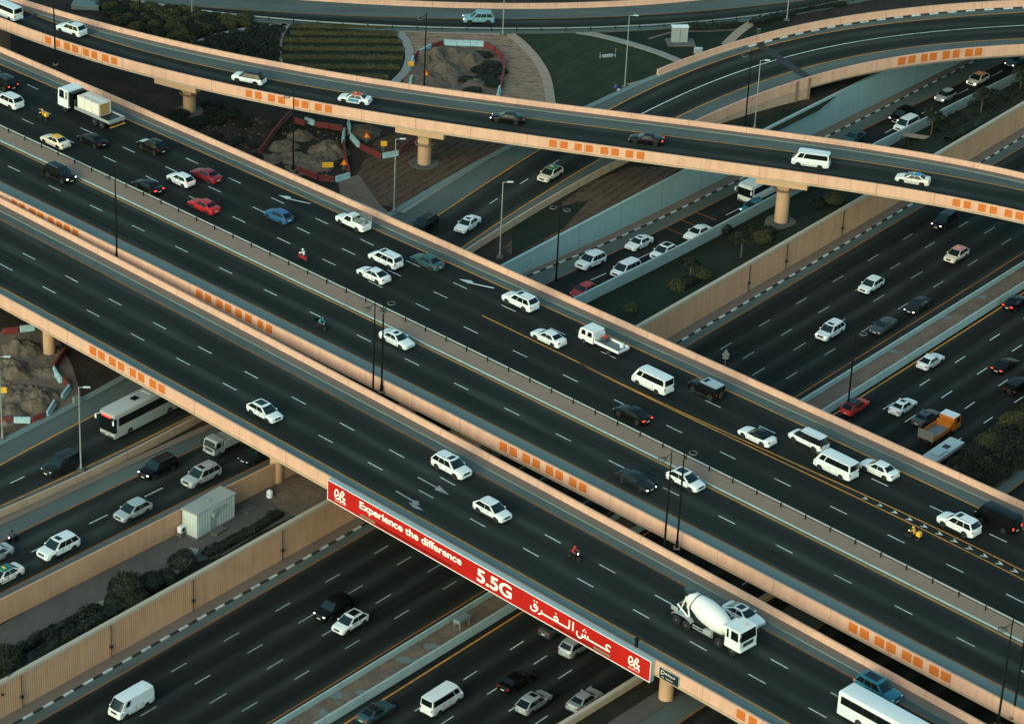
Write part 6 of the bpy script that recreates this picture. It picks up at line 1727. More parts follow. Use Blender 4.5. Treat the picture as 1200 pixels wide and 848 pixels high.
TRAFFIC = [
 # type, pixel, line, reversed, paint, roof, options, lit head, lit tail, label, category, group
 ('suv', (3, 96), bu, 1, 'black', None, ('rails',), 0, 1, 'black SUV with red tail lamps cut by the left edge, above the yellow delivery motorcycle', 'SUV', G_UP),
 ('suv', (10, 117.5), bu, 1, 'white', None, ('rails',), 0, 0, 'white SUV cut by the left edge, beside the motorcycle with the yellow rider', 'SUV', G_UP),
 ('sedan', (65, 165), bu, 1, 'cream', 'yellow', ('taxi',), 0, 0, 'cream taxi with a yellow roof beside the median guard rail', 'taxi', G_UP),
 ('sedan', (108.5, 164), bu, 1, 'black', None, (), 0, 0, 'black sedan right beside the cream taxi with the yellow roof', 'sedan', G_UP),
 ('cross', (178.5, 171), bu, 1, 'black', None, ('bonnet', 'rails'), 0, 0, 'black crossover with a pale bonnet, just behind the flatbed truck with crates', 'crossover', G_UP),
 ('hatch', (212, 210), bu, 1, 'white', None, (), 0, 1, 'white hatchback side by side with a dark red sedan', 'hatchback', G_UP),
 ('sedan', (242, 205), bu, 1, 'darkred', None, (), 0, 0, 'dark red sedan beside the white hatchback, under the beige parapet', 'sedan', G_UP),
 ('sedan', (173.5, 218), bu, 1, 'black', None, (), 0, 1, 'black sedan nearest the median guard rail, left of the white hatchback', 'sedan', G_UP),
 ('sedan', (239.5, 241), bu, 1, 'red', None, (), 0, 0, 'red sedan on its own left of the blue hatchback', 'sedan', G_UP),
 ('hatch', (326.5, 252.5), bu, 1, 'blue', None, (), 0, 0, 'bright blue hatchback below the white lane arrow', 'hatchback', G_UP),
 ('pickup', (414, 259.5), bu, 1, 'white', None, ('cage',), 0, 0, 'white pickup truck with a steel cage on its bed', 'pickup truck', G_UP),
 ('mpv', (452, 303), bu, 1, 'white', None, ('sunroof', 'rails'), 0, 0, 'white estate car with sunroof, next to a dark teal sedan', 'estate car', G_UP),
 ('sedan', (501, 306), bu, 1, 'darkteal', None, (), 0, 0, 'dark teal sedan to the right of the white estate car', 'sedan', G_UP),
 ('fastback', (438, 321.5), bu, 1, 'white', None, (), 0, 0, 'white fastback below the white estate car, nearer the median', 'sedan', G_UP),
 ('suv', (610, 352), bu, 1, 'white', None, ('sunroof', 'rails'), 0, 0, 'white SUV with a small sunroof, at the second white lane arrow', 'SUV', G_UP),
 ('sedan', (643, 395), bu, 1, 'white', None, (), 0, 0, 'white sedan driving left of the small open truck with the double cab', 'sedan', G_UP),
 ('van', (765, 446), bu, 1, 'white', None, (), 0, 0, 'white passenger van between the double orange line and a black SUV with a silver roof', 'van', G_UP),
 ('jeep', (828, 455), bu, 1, 'black', 'silver', ('spare', 'sunroof'), 0, 0, 'black off-road SUV with a silver roof and a spare wheel on its back', 'SUV', G_UP),
 ('fastback', (741.5, 485), bu, 1, 'black', None, ('darkrim',), 0, 1, 'black sedan with a lit red tail lamp, alone left of the double orange line', 'sedan', G_UP),
 ('coupe', (887.5, 510.5), bu, 1, 'white', 'black', ('floating',), 0, 0, 'white coupe with a black roof', 'coupe', G_UP),
 ('mpv', (948, 514), bu, 1, 'white', None, ('floating', 'rails'), 0, 0, 'white people carrier with dark window surrounds, right of the white coupe', 'people carrier', G_UP),
 ('van', (980, 545), bu, 1, 'white', None, (), 0, 0, 'white passenger van beside the start of the white chevrons', 'van', G_UP),
 ('sedan', (1030.5, 549), bu, 1, 'white', None, (), 0, 0, 'white sedan right behind the white passenger van near the chevrons', 'sedan', G_UP),
 ('suv', (1124, 613), bu, 1, 'white', None, ('sunroof', 'rails'), 0, 0, 'white SUV with roof rails, left of a black van at the right edge', 'SUV', G_UP),
 ('van', (1170, 607), bu, 1, 'black', None, ('panel',), 0, 1, 'black van at the right edge of the picture with a lit tail lamp', 'van', G_UP),
 ('suv', (70, 203), bd, 0, 'black', None, ('rails',), 1, 0, 'black SUV with lit headlamps coming down past the median, below the cream taxi', 'SUV', G_DN),
 ('sedan', (465, 397), bd, 0, 'white', None, ('sunroof',), 0, 0, 'white sedan passing right of the first pair of black lamp posts', 'sedan', G_DN),
 ('sedan', (745.5, 563), bd, 0, 'darkgrey', None, ('sunroof',), 1, 0, 'dark sedan with lit headlamps left of the second pair of black lamp posts', 'sedan', G_DN),
 ('cross', (803.5, 562), bd, 0, 'white', None, ('glassroof',), 0, 0, 'white crossover with a glass roof behind the second pair of black lamp posts', 'crossover', G_DN),
 ('cross', (310, 482), aa, 0, 'white', None, ('glassroof',), 0, 0, 'white crossover with a dark glass roof, alone at the left on the nearest flyover', 'crossover', G_A),
 ('suv', (529, 545.5), aa, 0, 'white', None, ('sunroof', 'rails'), 0, 0, 'white SUV with a sunroof just behind the two painted arrows', 'SUV', G_A),
 ('cross', (577, 597), aa, 0, 'white', None, ('rails',), 0, 0, 'white crossover with a plain roof ahead of the painted arrows', 'crossover', G_A),
 ('fastback', (871, 720), aa, 0, 'white', None, ('glassroof',), 0, 0, 'white sedan with a dark glass roof half hidden behind the cement mixer', 'sedan', G_A),
 ('suv', (1029, 806), aa, 0, 'teal', None, ('glassroof',), 0, 1, 'teal blue SUV with a black roof panel beside the white bus', 'SUV', G_A),
 ('van', (9, 13.5), rr, 1, 'white', None, (), 0, 0, 'white van cut off in the upper left corner', 'van', G_R),
 ('suv', (84, 34), rr, 1, 'white', None, ('sunroof', 'rails'), 0, 0, 'white SUV just right of the van in the upper left corner', 'SUV', G_R),
 ('suv', (292, 91), rr, 1, 'white', 'black', ('floating', 'glassroof'), 0, 0, 'white SUV with a black roof on the slim ramp bridge', 'SUV', G_R),
 ('sedan', (416, 115.5), rr, 1, 'white', 'brightred', ('taxi', 'sidestripe'), 0, 0, 'white taxi with a red roof and blue side graphics', 'taxi', G_R),
 ('sedan', (595, 138), rr, 1, 'black', None, (), 1, 0, 'black sedan in the middle of the ramp bridge, left of its twin', 'sedan', G_R),
 ('fastback', (757.5, 163), rr, 1, 'black', None, (), 0, 1, 'black sedan with a lit red tail lamp above the orange squares of the ramp bridge', 'sedan', G_R),
 ('van', (950.5, 187), rr, 1, 'white', None, (), 0, 0, 'white passenger van on the right half of the ramp bridge', 'van', G_R),
 ('sedan', (1070, 209.5), rr, 1, 'pearl', 'skyblue', ('taxi',), 0, 0, 'cream white taxi with a blue roof at the right end of the ramp bridge', 'taxi', G_R),
 ('suv', (561, 21), tl, 1, 'lightteal', None, ('rails',), 1, 0, 'pale teal SUV alone on the far road along the top edge', 'SUV', None),
 ('cross', (645, 203.5), s1l, 1, 'cream', 'green', ('taxi',), 0, 0, 'cream taxi with a dark green roof coming out from under the ramp bridge', 'taxi', G_S),
 ('sedan', (548, 262.5), s1l, 1, 'white', None, ('sunroof',), 0, 0, 'white sedan with a sunroof alone on the curved side road', 'sedan', G_S),
 ('suv', (497, 263), s1l, 1, 'black', None, ('rails',), 0, 0, 'black car mostly hidden behind the beige parapet, left of the white sedan', 'SUV', G_S),
 ('suv', (72.5, 543), s1l, 1, 'darkgrey', None, ('rails',), 0, 0, 'dark grey SUV left of the lone grey lamp post in the lower left', 'SUV', G_L),
 ('suv', (186, 547), s2l, 1, 'black', None, ('rails',), 1, 0, 'black SUV with pale reflections on its windscreen, below the coach', 'SUV', G_L),
 ('suv', (236, 556.5), s2l, 1, 'silver', None, ('sunroof', 'rails'), 0, 0, 'silver white SUV with a sunroof just above the white service cabin', 'SUV', G_L),
 ('cross', (156, 597.5), s2l, 1, 'silver', None, (), 0, 0, 'silver crossover with a plain roof left of the service cabin', 'crossover', G_L),
 ('suv', (68.5, 640), s2l, 1, 'white', None, ('sunroof',), 0, 0, 'white SUV with a small sunroof near the lower left edge', 'SUV', G_L),
 ('sedan', (4, 673.5), s2l, 1, 'pearl', 'green', ('taxi',), 0, 0, 'cream white taxi with a green roof cut off by the left edge', 'taxi', G_L),
 ('sedan', (-8, 650), s2l, 1, 'silver', None, (), 0, 0, 'silver car showing only its tail at the left edge, above the green roofed taxi', 'sedan', G_L),
 ('sedan', (301, 531), s2l, 1, 'darkgrey', None, (), 0, 0, 'dark car peeping out from under the nearest flyover beside a round pier', 'sedan', G_L),
 ('suv', (692, 305.5), ul, 1, 'white', None, (), 0, 0, 'white SUV lowest on the slip road, nearest the black lamp post', 'SUV', G_U),
 ('sedan', (749, 284.5), ul, 1, 'white', None, ('sunroof',), 0, 0, 'white sedan beside the grey wall on the slip road', 'sedan', G_U),
 ('mpv', (733, 315), ul, 1, 'white', None, (), 0, 0, 'white people carrier partly behind the pale concrete barrier', 'people carrier', G_U),
 ('hatch', (684, 340.5), ul, 1, 'red', None, (), 0, 0, 'red car half hidden where the pale barrier meets the flyover', 'hatchback', G_U),
 ('cross', (778, 295), ul, 1, 'white', None, ('glassroof',), 0, 0, 'white crossover with a dark roof panel, sunk behind the pale barrier', 'crossover', G_U),
 ('sedan', (817.5, 272.5), ul, 1, 'white', None, (), 0, 0, 'white sedan highest of the white cars below the ramp bridge', 'sedan', G_U),
 ('hatch', (882, 242), ul, 1, 'teal', None, (), 1, 0, 'teal car hidden behind the pale barrier except for its roof and a lamp', 'hatchback', G_U),
 ('hatch', (1108, 112), ul, 1, 'silver', None, ('floating',), 1, 0, 'silver hatchback with lit headlamps under the curved bridge', 'hatchback', G_U),
 ('cross', (1146, 93), ul, 1, 'cream', 'orange', ('taxi',), 1, 0, 'cream taxi with an orange roof and lit headlamps under the curved bridge', 'taxi', G_U),
 ('suv', (1057, 135), ul, 1, 'black', None, (), 1, 0, 'black SUV in the shade left of the silver hatchback under the curved bridge', 'SUV', G_U),
 ('mpv', (1062, 145), ul, 1, 'white', None, (), 0, 0, 'white people carrier mostly hidden behind the pale barrier at the planting', 'people carrier', G_U),
 ('sedan', (1000, 161), ul, 1, 'darkteal', None, (), 0, 0, 'dark teal car half hidden behind the ramp bridge parapet', 'sedan', G_U),
 ('sedan', (1191, 71), ul, 1, 'darkteal', None, (), 1, 0, 'dark teal car with a lit headlamp at the top right edge', 'sedan', G_U),
 ('suv', (1107, 258), hl, 1, 'black', None, ('rails',), 1, 0, 'black SUV with lit headlamps coming from under the right end of the ramp bridge', 'SUV', G_H1),
 ('cross', (1121, 298), hl, 1, 'cream', 'pink', ('taxi',), 0, 0, 'cream taxi with a pink roof', 'taxi', G_H1),
 ('cross', (1021, 333.5), hl, 1, 'white', None, (), 0, 0, 'white crossover with a plain roof, upper of two white cars on the highway', 'crossover', G_H1),
 ('suv', (973, 387), hl, 1, 'white', None, ('sunroof',), 1, 0, 'white SUV with a sunroof, left of the lone black lamp post on the highway', 'SUV', G_H1),
 ('sedan', (1075.5, 357.5), hl, 1, 'darkgrey', None, (), 1, 0, 'dark sedan with a lit headlamp, upper of two dark cars beside the median', 'sedan', G_H1),
 ('sedan', (1035.5, 381.5), hl, 1, 'grey', None, (), 0, 0, 'grey sedan, lower of two dark cars beside the median', 'sedan', G_H1),
 ('suv', (391, 711), hl, 1, 'black', None, (), 1, 0, 'black SUV with bright headlamps beside a white crossover below the billboard', 'SUV', G_H1),
 ('cross', (410.5, 728), hl, 1, 'white', None, ('glassroof', 'rails'), 0, 0, 'white crossover with two dark roof panels below the left end of the billboard', 'crossover', G_H1),
 ('van', (154, 822), hl, 1, 'white', None, ('panel',), 0, 0, 'white panel van alone at the bottom left of the highway', 'van', G_H1),
 ('sedan', (1190, 354), hr, 0, 'black', None, (), 0, 1, 'black car with red tail lamps at the right edge, beside the median barrier', 'sedan', G_H2),
 ('fastback', (1090.5, 422.5), hr, 0, 'white', None, (), 0, 0, 'white fastback driving up alone left of two black cars', 'sedan', G_H2),
 ('fastback', (1178, 427.5), hr, 0, 'black', None, (), 0, 1, 'black sedan with lit tail lamps right of the white fastback', 'sedan', G_H2),
 ('jeep', (1193, 452), hr, 0, 'black', None, ('spare',), 0, 0, 'black boxy SUV at the right edge below the black sedan', 'SUV', G_H2),
 ('cross', (1002, 475.5), hr, 0, 'brightred', 'black', ('glassroof',), 0, 0, 'bright red car with a black roof behind the lone black lamp post', 'crossover', G_H2),
 ('sedan', (1058, 475.5), hr, 0, 'white', None, ('sunroof',), 0, 0, 'white sedan with a sunroof between the red car and a grey sedan', 'sedan', G_H2),
 ('sedan', (1085, 488.5), hr, 0, 'grey', None, ('sunroof',), 0, 0, 'grey sedan beside the orange open truck', 'sedan', G_H2),
 ('coupe', (440, 833.5), hr, 0, 'darkteal', 'black', ('darkrim',), 0, 0, 'low dark teal sports car at the bottom edge beside the median barrier', 'sports car', G_H2),
 ('van', (518, 818.5), hr, 0, 'white', None, (), 0, 0, 'white passenger van seen from behind at the bottom edge', 'van', G_H2),
 ('sedan', (605, 797), hr, 0, 'black', None, ('darkrim',), 0, 0, 'black sedan in the shade right of the white van at the bottom', 'sedan', G_H2),
 ('cross', (625.5, 821.5), hr, 0, 'silver', None, ('sunroof',), 0, 0, 'pale silver crossover with a sunroof at the bottom, beside a silver sedan', 'crossover', G_H2),
 ('sedan', (685, 819), hr, 0, 'silver', None, (), 0, 0, 'silver sedan next to the tan wall at the bottom', 'sedan', G_H2),
 ('suv', (677, 754), hr, 0, 'silver', None, (), 0, 0, 'pale SUV driving in under the Arabic end of the billboard', 'SUV', G_H2),
 ('sedan', (652, 733), hr, 0, 'grey', None, (), 0, 0, 'grey car almost hidden below the middle of the billboard', 'sedan', G_H2),
]
for t, px, line, rev, col, roof, opts, hd, tl_, lab, cat, grp in TRAFFIC:
    car = make_car(t, col, roof, opts, hd, tl_)
    set_on(car, px, line, rev, CARS[t]['H'] * 0.46)
    tag(car, lab, cat, grp)
# larger vehicles
v = set_on(make_flatbed(), (107, 127), bu, 1, 1.6, scale=1.16); tag(v, 'white flatbed truck carrying pale crates, with a yellow rear bumper', 'truck', G_UP)
FLAT = v
crate_m = plain('pale crate board', (.68, .63, .56), .7); strap_m = plain('brown strap', (.42, .22, .08), .7)
for i, (x, ln, lab) in enumerate(((.75, 1.35, 'pale crate nearest the cab on the flatbed truck'), (-.62, 1.3, 'pale crate in the middle of the load on the flatbed truck'), (-1.95, 1.25, 'pale crate with an orange brown end, last on the flatbed truck'))):
    e = empty('crate'); mb = MB(); mb.box((0, 0, .85), (ln, 2.0, 1.7), bev=.03); mb.build('box', crate_m, e)
    mb = MB()
    for y in (-.6, .6): mb.box((0, y, .86), (ln + .02, .08, 1.72))
    mb.box((-ln / 2 - .012, 0, .85), (.02, 1.5 if i == 2 else .12, 1.5)); mb.build('strap', strap_m, e)
    m = Matrix.Rotation(v.rotation_euler[2], 4, 'Z'); p = m @ Vector((x, 0, 1.22)) * 1.16; e.scale = (1.16,) * 3; e.location = Vector(v.location) + p; e.rotation_euler[2] = v.rotation_euler[2]; tag(e, lab, 'crate', 'crates on the flatbed truck')
tag(set_on(make_crew_truck(), (707, 400), bu, 1, 1.0), 'small white open truck with a double cab, carrying a generator and a red box', 'truck', G_UP)
tag(set_on(make_mixer(), (834, 729), aa, 0, 1.6, scale=1.08), 'white cement mixer truck on the nearest flyover', 'cement mixer', G_A)
tag(set_on(make_bus(11.5, 2.4, 2.95, roofbits=False, windows=(.50, .84)), (1044, 848), aa, 0, 1.5), 'long white bus cut off by the bottom edge', 'bus', G_A)
tag(set_on(make_bus(12.0, 2.55, 3.5, 'coachgrey', (.46, .80), True), (168, 478), s1l, 1, 1.7), 'pale grey coach coming out from under the nearest flyover with a red destination display', 'coach', G_L)
COACH = bpy.data.objects['coach']
MB().box((6.06, 0, 3.02), (.06, 1.5, .2), bev=.02).build('destination_display', TAIL_ON, COACH)
tag(set_on(make_box_truck(), (266, 517), s2l, 1, 1.0), 'small pale truck half hidden under the nearest flyover, behind the silver white SUV', 'truck', G_L)
tag(set_on(make_bus(9.0, 2.4, 3.0, 'white', (.45, .8)), (893, 218), ul, 1, 1.5), 'white bus under the ramp bridge beside its round pier', 'bus', G_U)
tag(set_on(make_orange_truck(), (1101, 503), hr, 0, 1.2), 'orange open truck with a white cab roof', 'truck', G_H2)
tag(set_on(make_bus(7.5, 2.2, 2.7, 'silver', (.42, .78)), (1103, 537), hr, 0, 1.4), 'pale minibus half hidden behind the beige parapet, beside the orange truck', 'minibus', G_H2)
# motorcycles with riders
BIKES = [((50, 135), bu, 1, 'black', 'yellow', 'yellow', 0, 'motorcycle with a yellow delivery box behind the flatbed truck', 'rider in a yellow jacket on the motorcycle behind the flatbed truck'),
 ((355, 299), bu, 1, 'red', None, 'white', 1, 'red scooter beside the median guard rail', 'rider in white sitting on the red scooter'),
 ((376, 379), bd, 0, 'darkgrey', 'black', 'teal', 0, 'dark motorcycle ridden by a person in teal', 'rider in a teal jacket left of the first pair of lamp posts'),
 ((673, 648), aa, 0, 'black', None, 'red', 0, 'dark motorcycle with a lit headlamp above the billboard', 'rider in a red jacket on the nearest flyover'),
 ((1070, 625), bu, 1, 'black', 'yellow', 'yellow', 0, 'motorcycle with a yellow delivery box left of the white chevrons', 'rider in a yellow jacket left of the white chevrons'),
 ((15, 629), s2l, 1, 'black', None, 'dark', 0, 'black motorcycle with a lit headlamp at the lower left edge', 'rider in dark clothes at the lower left edge')]
for px, line, rev, col, box, jac, sc, l1, l2 in BIKES:
    m = set_on(make_moto(col, box, bool(sc)), px, line, rev, .8); tag(m, l1, 'motorcycle' if not sc else 'scooter', 'motorcycles and scooters')
    p = link('person', RIDER, None, [CL[jac], TROUSER, SKIN]); p.location = m.location; p.rotation_euler = m.rotation_euler; tag(p, l2, 'person', 'motorcycle riders')
    hm = link('helmet', HELMET, p, [PT['yellow' if jac == 'yellow' else 'brightred' if jac == 'red' else 'white' if jac == 'white' else 'darkteal' if jac == 'teal' else 'black']]); hm.location = (.055, 0, 1.58); link('visor', VISOR, hm)
# ------------------------------------------------------------------ billboard on flyover A
def col_u(line, x, h):
    lo, hi = line.u0, line.u1
    for _ in range(50):
        m = (lo + hi) / 2
        if pix(line.pt(m, h))[0] < x: lo = m
        else: hi = m
    return lo
BL = L['a_out'].shifted(-0.62)
ua_, ub_ = col_u(BL, 384, .5), col_u(BL, 763, .5)
pa, pb = BL.pt(ua_), BL.pt(ub_)
bang = math.atan2(pb[1] - pa[1], pb[0] - pa[0]); blen = float(np.linalg.norm((pb - pa)[:2]))
bb = empty('billboard', (pa[0], pa[1], DECK - 1.45), bang)
tag(bb, 'long red advertising billboard hanging on the outside of the nearest flyover', 'billboard')
BH = 2.62
RED = plain('red billboard print', (.46, .010, .006), .7, 0.0, .2, vary=.25, scale=.25)
DRED = plain('dark red print', (.16, .004, .005), .7, 0.0, .2, vary=.2)
LETTER = plain('white lettering', (.78, .76, .72), .6, vary=.05)
GREENP = plain('grey green print', (.12, .20, .13), .6)
FRAME = plain('pale grey billboard frame', (.36, .46, .46), .55, .1, vary=.15)
mb = MB(); mb.box((blen / 2, .30, BH / 2), (blen, .58, BH)); fr_ = mb.build('frame', FRAME, bb)
mb = MB(); t = .09
for c, d in (((blen / 2, -.02, BH - t / 2), (blen, .06, t)), ((blen / 2, -.02, t / 2), (blen, .06, t)), ((t / 2, -.02, BH / 2), (t, .06, BH - 2 * t)), ((blen - t / 2, -.02, BH / 2), (t, .06, BH - 2 * t))): mb.box(c, d)
mb.build('frame_rim', LETTER, bb)
MB().box((blen / 2, -.004, BH / 2), (blen - 2 * t, .02, BH - 2 * t)).build('printed_face', RED, bb)
def bx(x): # picture column -> metres along the board
    return (col_u(BL, x, .2) - ua_) * blen / (ub_ - ua_)
FACE = -.030
def flat_text(body, x0, x1, zc, parent, mat, name='lettering', bold=.02, height=None, y=None):
    """built-in font, thickened by a few copies side by side"""
    cu = bpy.data.curves.new(name, 'FONT'); cu.body = body; cu.size = 1.0
    o = bpy.data.objects.new(name, cu); COL.objects.link(o)
    dg = bpy.context.evaluated_depsgraph_get(); dg.update()
    me = bpy.data.meshes.new_from_object(o.evaluated_get(dg)); bpy.data.objects.remove(o)
    co = np.array([v.co[:] for v in me.vertices]); fs = [tuple(p.vertices) for p in me.polygons]; lo, hi = co.min(0), co.max(0)
    sx = (x1 - x0 - 2 * bold) / (hi[0] - lo[0]); sz = sx if height is None else (height - 2 * bold) / (hi[1] - lo[1])
    V = []; F = []
    offs = [(0, 0)] if bold == 0 else [(math.cos(k * math.pi / 4) * bold, math.sin(k * math.pi / 4) * bold * .7) for k in range(8)] + [(0, 0)]
    for i, (ox, oz) in enumerate(offs):
        n = len(V)
        V += [(x0 + bold + (x - lo[0]) * sx + ox, (FACE if y is None else y) - .0012 * i, zc + (yy - (hi[1] + lo[1]) / 2) * sz + oz) for x, yy, z in co]
        F += [tuple(n + q for q in f) for f in fs]
    return link(name, mesh_from(name, V, F, [mat]), parent)
def strokes(name, lines, w, parent, mat, y=None, depth=.012):
    """flat pen strokes in the plane of a board: lists of (x, z)"""
    y = FACE if y is None else y
    mb = MB()
    for pts in lines:
        if len(pts) == 1:
            x, z = pts[0]; q = w * .62
            mb.add([(x - q, y, z), (x, y, z - q), (x + q, y, z), (x, y, z + q)], [(0, 1, 2, 3)]); continue
        P = [Vector((a, b)) for a, b in smooth_px(pts, 6)]
        V = []
        for i, p in enumerate(P):
            d = (P[min(i + 1, len(P) - 1)] - P[max(i - 1, 0)]).normalized(); n = Vector((-d.y, d.x)) * w / 2
            V += [(p.x + n.x, y, p.y + n.y), (p.x - n.x, y, p.y - n.y)]
        mb.add(V, [(2 * i, 2 * i + 1, 2 * i + 3, 2 * i + 2) for i in range(len(P) - 1)])
    return mb.build(name, mat, parent)
flat_text('Experience the difference', bx(421.5), bx(541.5), BH * .60, bb, LETTER, bold=.06, height=1.30)
flat_text('5.5G', bx(559.5), bx(600.5), BH * .50, bb, LETTER, bold=.10, height=1.75)
def arab():
    b = 1.0; X = bx; S = []
    # qaf
    S += [[(X(629.5), b + .55), (X(627), b + .62), (X(626.5), b + .35), (X(629), b + .25), (X(630.5), b + .45), (X(630), b + .05), (X(627), b - .25), (X(623.5), b - .2), (X(622.8), b + .2)], [(X(626.5), b + 1.0)], [(X(629.5), b + 1.0)]]
    # ra joined to fa by a long bar
    S += [[(X(631.5), b - .3), (X(634.5), b - .15), (X(635.5), b + .15), (X(635.6), b + .35)], [(X(635.4), b + .02), (X(640), b), (X(655), b), (X(667.3), b)]]
    S += [[(X(652.5), b + .02), (X(654.5), b + .3), (X(652.5), b + .58), (X(650), b + .35), (X(652.5), b + .12)], [(X(651.8), b + .95)]]
    S += [[(X(667.5), b - .02), (X(667.7), b + .5), (X(667.7), b + 1.1)], [(X(672), b), (X(672), b + .5), (X(672), b + 1.1)]]
    # sheen with its long bar and ain
    S += [[(X(677), b + .3), (X(676.8), b - .1), (X(679), b - .35), (X(682.5), b - .2), (X(683.2), b + .3)], [(X(683.2), b + .02), (X(686.2), b + .02), (X(686.4), b + .38)], [(X(686.2), b + .02), (X(689.3), b + .02), (X(689.5), b + .4)], [(X(689.3), b), (X(700), b), (X(709), b), (X(715.5), b)]]
    S += [[(X(683.8), b + .72)], [(X(686.8), b + .72)], [(X(685.3), b + .95)]]
    S += [[(X(715.5), b), (X(712), b + .18), (X(710.8), b + .48), (X(713), b + .68), (X(716.3), b + .55)]]
    return S
strokes('lettering', arab(), .21, bb, LETTER)
def e_and(x0, w, zc, parent):
    s = w
    E = [(.02, .30), (.25, .36), (.36, .52), (.27, .74), (.10, .70), (.02, .45), (.08, .18), (.26, .10), (.44, .22)]
    A = [(.44, .22), (.56, .55), (.72, .86), (.86, .74), (.72, .52), (.54, .34), (.56, .10), (.78, .10), (.92, .32), (.98, .42)]
    A2 = [(.72, .52), (.86, .22), (1.02, .0)]
    return strokes('logo', [[(x0 + a * s, zc + (b - .5) * s * .98) for a, b in q] for q in (E, A, A2)], s * .12, parent, LETTER)
for x0, x1 in ((392.5, 405), (737, 750)):
    e_and(bx(x0), bx(x1) - bx(x0), BH * .56, bb)
    flat_text('etisalat and', bx(x0), bx(x1), BH * .20, bb, LETTER, bold=0, height=.22)
for x0, x1 in ((423, 530), (650, 716)):
    mb = MB(); a, b_ = bx(x0), bx(x1); mb.box(((a + b_) / 2, -.020, .42), (b_ - a, .012, .26)); mb.build('graphic_bar', DRED, bb)
    mb = MB(); mb.box((((a + 1.2) if x0 < 500 else (b_ - 1.2)), -.032, .44), (2.4, .010, .24)); mb.build('graphic_bar', GREENP, bb)
for x in (387.5, 759.5):
    flat_text('AD', bx(x) - .06, bx(x) + .06, BH * .45, bb, LETTER, bold=0, height=.5) if False else None
# small dark sign
SL = L['a_out'].shifted(-0.10); us0, us1 = col_u(SL, 773.5, .3), col_u(SL, 795.5, .3); p0, p1 = SL.pt(us0), SL.pt(us1)
sg = empty('sign_board', (p0[0], p0[1], DECK - .50), math.atan2(p1[1] - p0[1], p1[0] - p0[0])); sl = float(np.linalg.norm((p1 - p0)[:2]))
tag(sg, 'small dark sign with white writing on the parapet just right of the red billboard', 'sign')
MB().box((sl / 2, -.05, .60), (sl, .12, 1.2), bev=.02).build('panel', plain('black sign panel', (.012, .016, .018), .5), sg)
MB().box((sl / 2, .0, .60), (sl + .12, .10, 1.32)).build('frame', FRAME, sg)
strokes('lettering', [[(.30, .45), (.30, .98), (.62, .98), (.72, .78), (.55, .66), (.32, .62)], [(.9, .72), (.9, .95)], [(.9, .85), (1.05, .85)], [(1.05, .72), (1.05, .95)], [(1.2, .72), (1.28, .95), (1.36, .72)], [(1.5, .95), (1.5, .72), (1.62, .72)], [(1.74, .95), (1.74, .72), (1.86, .72)], [(1.98, .72), (2.06, .95), (2.14, .72)]], .07, sg, LETTER, y=-.118)
strokes('small_lettering', [[(.35, .28), (.6, .28), (.62, .2)], [(.95, .3), (1.2, .3), (1.5, .28), (1.9, .3)], [(1.0, .42)], [(1.5, .42)]], .05, sg, LETTER, y=-.118)
p = L['a_out'].shifted(.35).pt(col_u(L['a_out'], 743, 1.1))
o = MB().box((p[0], p[1], DECK + .95), (.35, .25, 1.9), bev=.04, rz=bang).box((p[0], p[1], DECK + 2.0), (.5, .35, .3), bev=.05, rz=bang).build('cabinet_post', MT['dark_steel']); tag(o, 'short dark post on the parapet above the right end of the billboard', 'post')

MT['ring'] = plain('dark lamp ring', (.10, .10, .095), .6)
# ------------------------------------------------------------------ lamp posts
def lamp_black(px, z, h, side, lab, group='black lamp posts with ring lamps', two=False):
    p = at(px[0], px[1], z); root = empty('lamp_post', tuple(p)); tag(root, lab, 'lamp post', group)
    MB().lathe((0, 0, 0), (0, 0, 1), [(0, .20), (.9, .19), (1.0, .13), (h - 3.2, .10), (h - 3.1, .085), (h, .055)], 10).build('pole', MT['dark_steel'], root, True)
    MB().box((0, 0, .05), (.75, .75, .22), bev=.04).build('base', MT['parapet_dull'], root)
    for s in ((side, -side) if two else (side,)):
        c = Vector((s * .95, -.25, h - 1.0 - (.25 if two and s != side else 0)))
        mb = MB(); mb.path([(0, 0, h - .4), (s * .5, -.13, h - .7), tuple(c + Vector((0, 0, .12)))], .04, 6)
        for k in range(3):
            t = 2 * math.pi * k / 3; mb.tube(c + Vector((0, 0, .14)), c + Vector((math.cos(t) * .42, math.sin(t) * .42, 0)), .03, n=5)
        mb.build('arm', MT['dark_steel'], root)
        MB().torus(tuple(c), (0, 0, 1), .44, .07, 18, 6).build('ring_lamp', MT['ring'], root, True)
    return root
lamp_black((137, 303), DECK - .4, 12.6, -1, 'tall black lamp post standing alone in the gap between the two flyovers at the left')
lamp_black((447, 459), DECK - .4, 13.2, 1, 'black lamp post, right one of the pair above the red billboard')
lamp_black((437, 464), DECK - .4, 12.9, -1, 'black lamp post, left one of the pair above the red billboard', two=True)
lamp_black((793, 642), DECK - .4, 13.4, 1, 'black lamp post, right one of the pair by the white crossover with the glass roof')
lamp_black((778, 647), DECK - .4, 13.0, -1, 'black lamp post, left one of the pair by the white crossover with the glass roof')
lamp_black((1187, 840), DECK - .4, 12.8, 1, 'black lamp post, right one of the pair in the bottom right corner')
lamp_black((1169, 850), DECK - .4, 12.8, -1, 'black lamp post, left one of the pair in the bottom right corner')
lamp_black((65, 76), DECK - .4, 12.4, 1, 'black lamp post in front of the ramp bridge in the upper left corner')
lamp_black((343.5, 200), LAND, 12.6, -1, 'black lamp post beside the left construction pit under the ramp bridge')
lamp_black((497, 104), LAND, 12.6, -1, 'black lamp post in front of the round construction pit at the top')
lamp_black((164, 30), LAND, 12.6, 1, 'black lamp post among the shrubs at the upper left')
lamp_black((873, 150), LAND, 12.8, -1, 'black lamp post behind the ramp bridge, left of a thin grey lamp post')
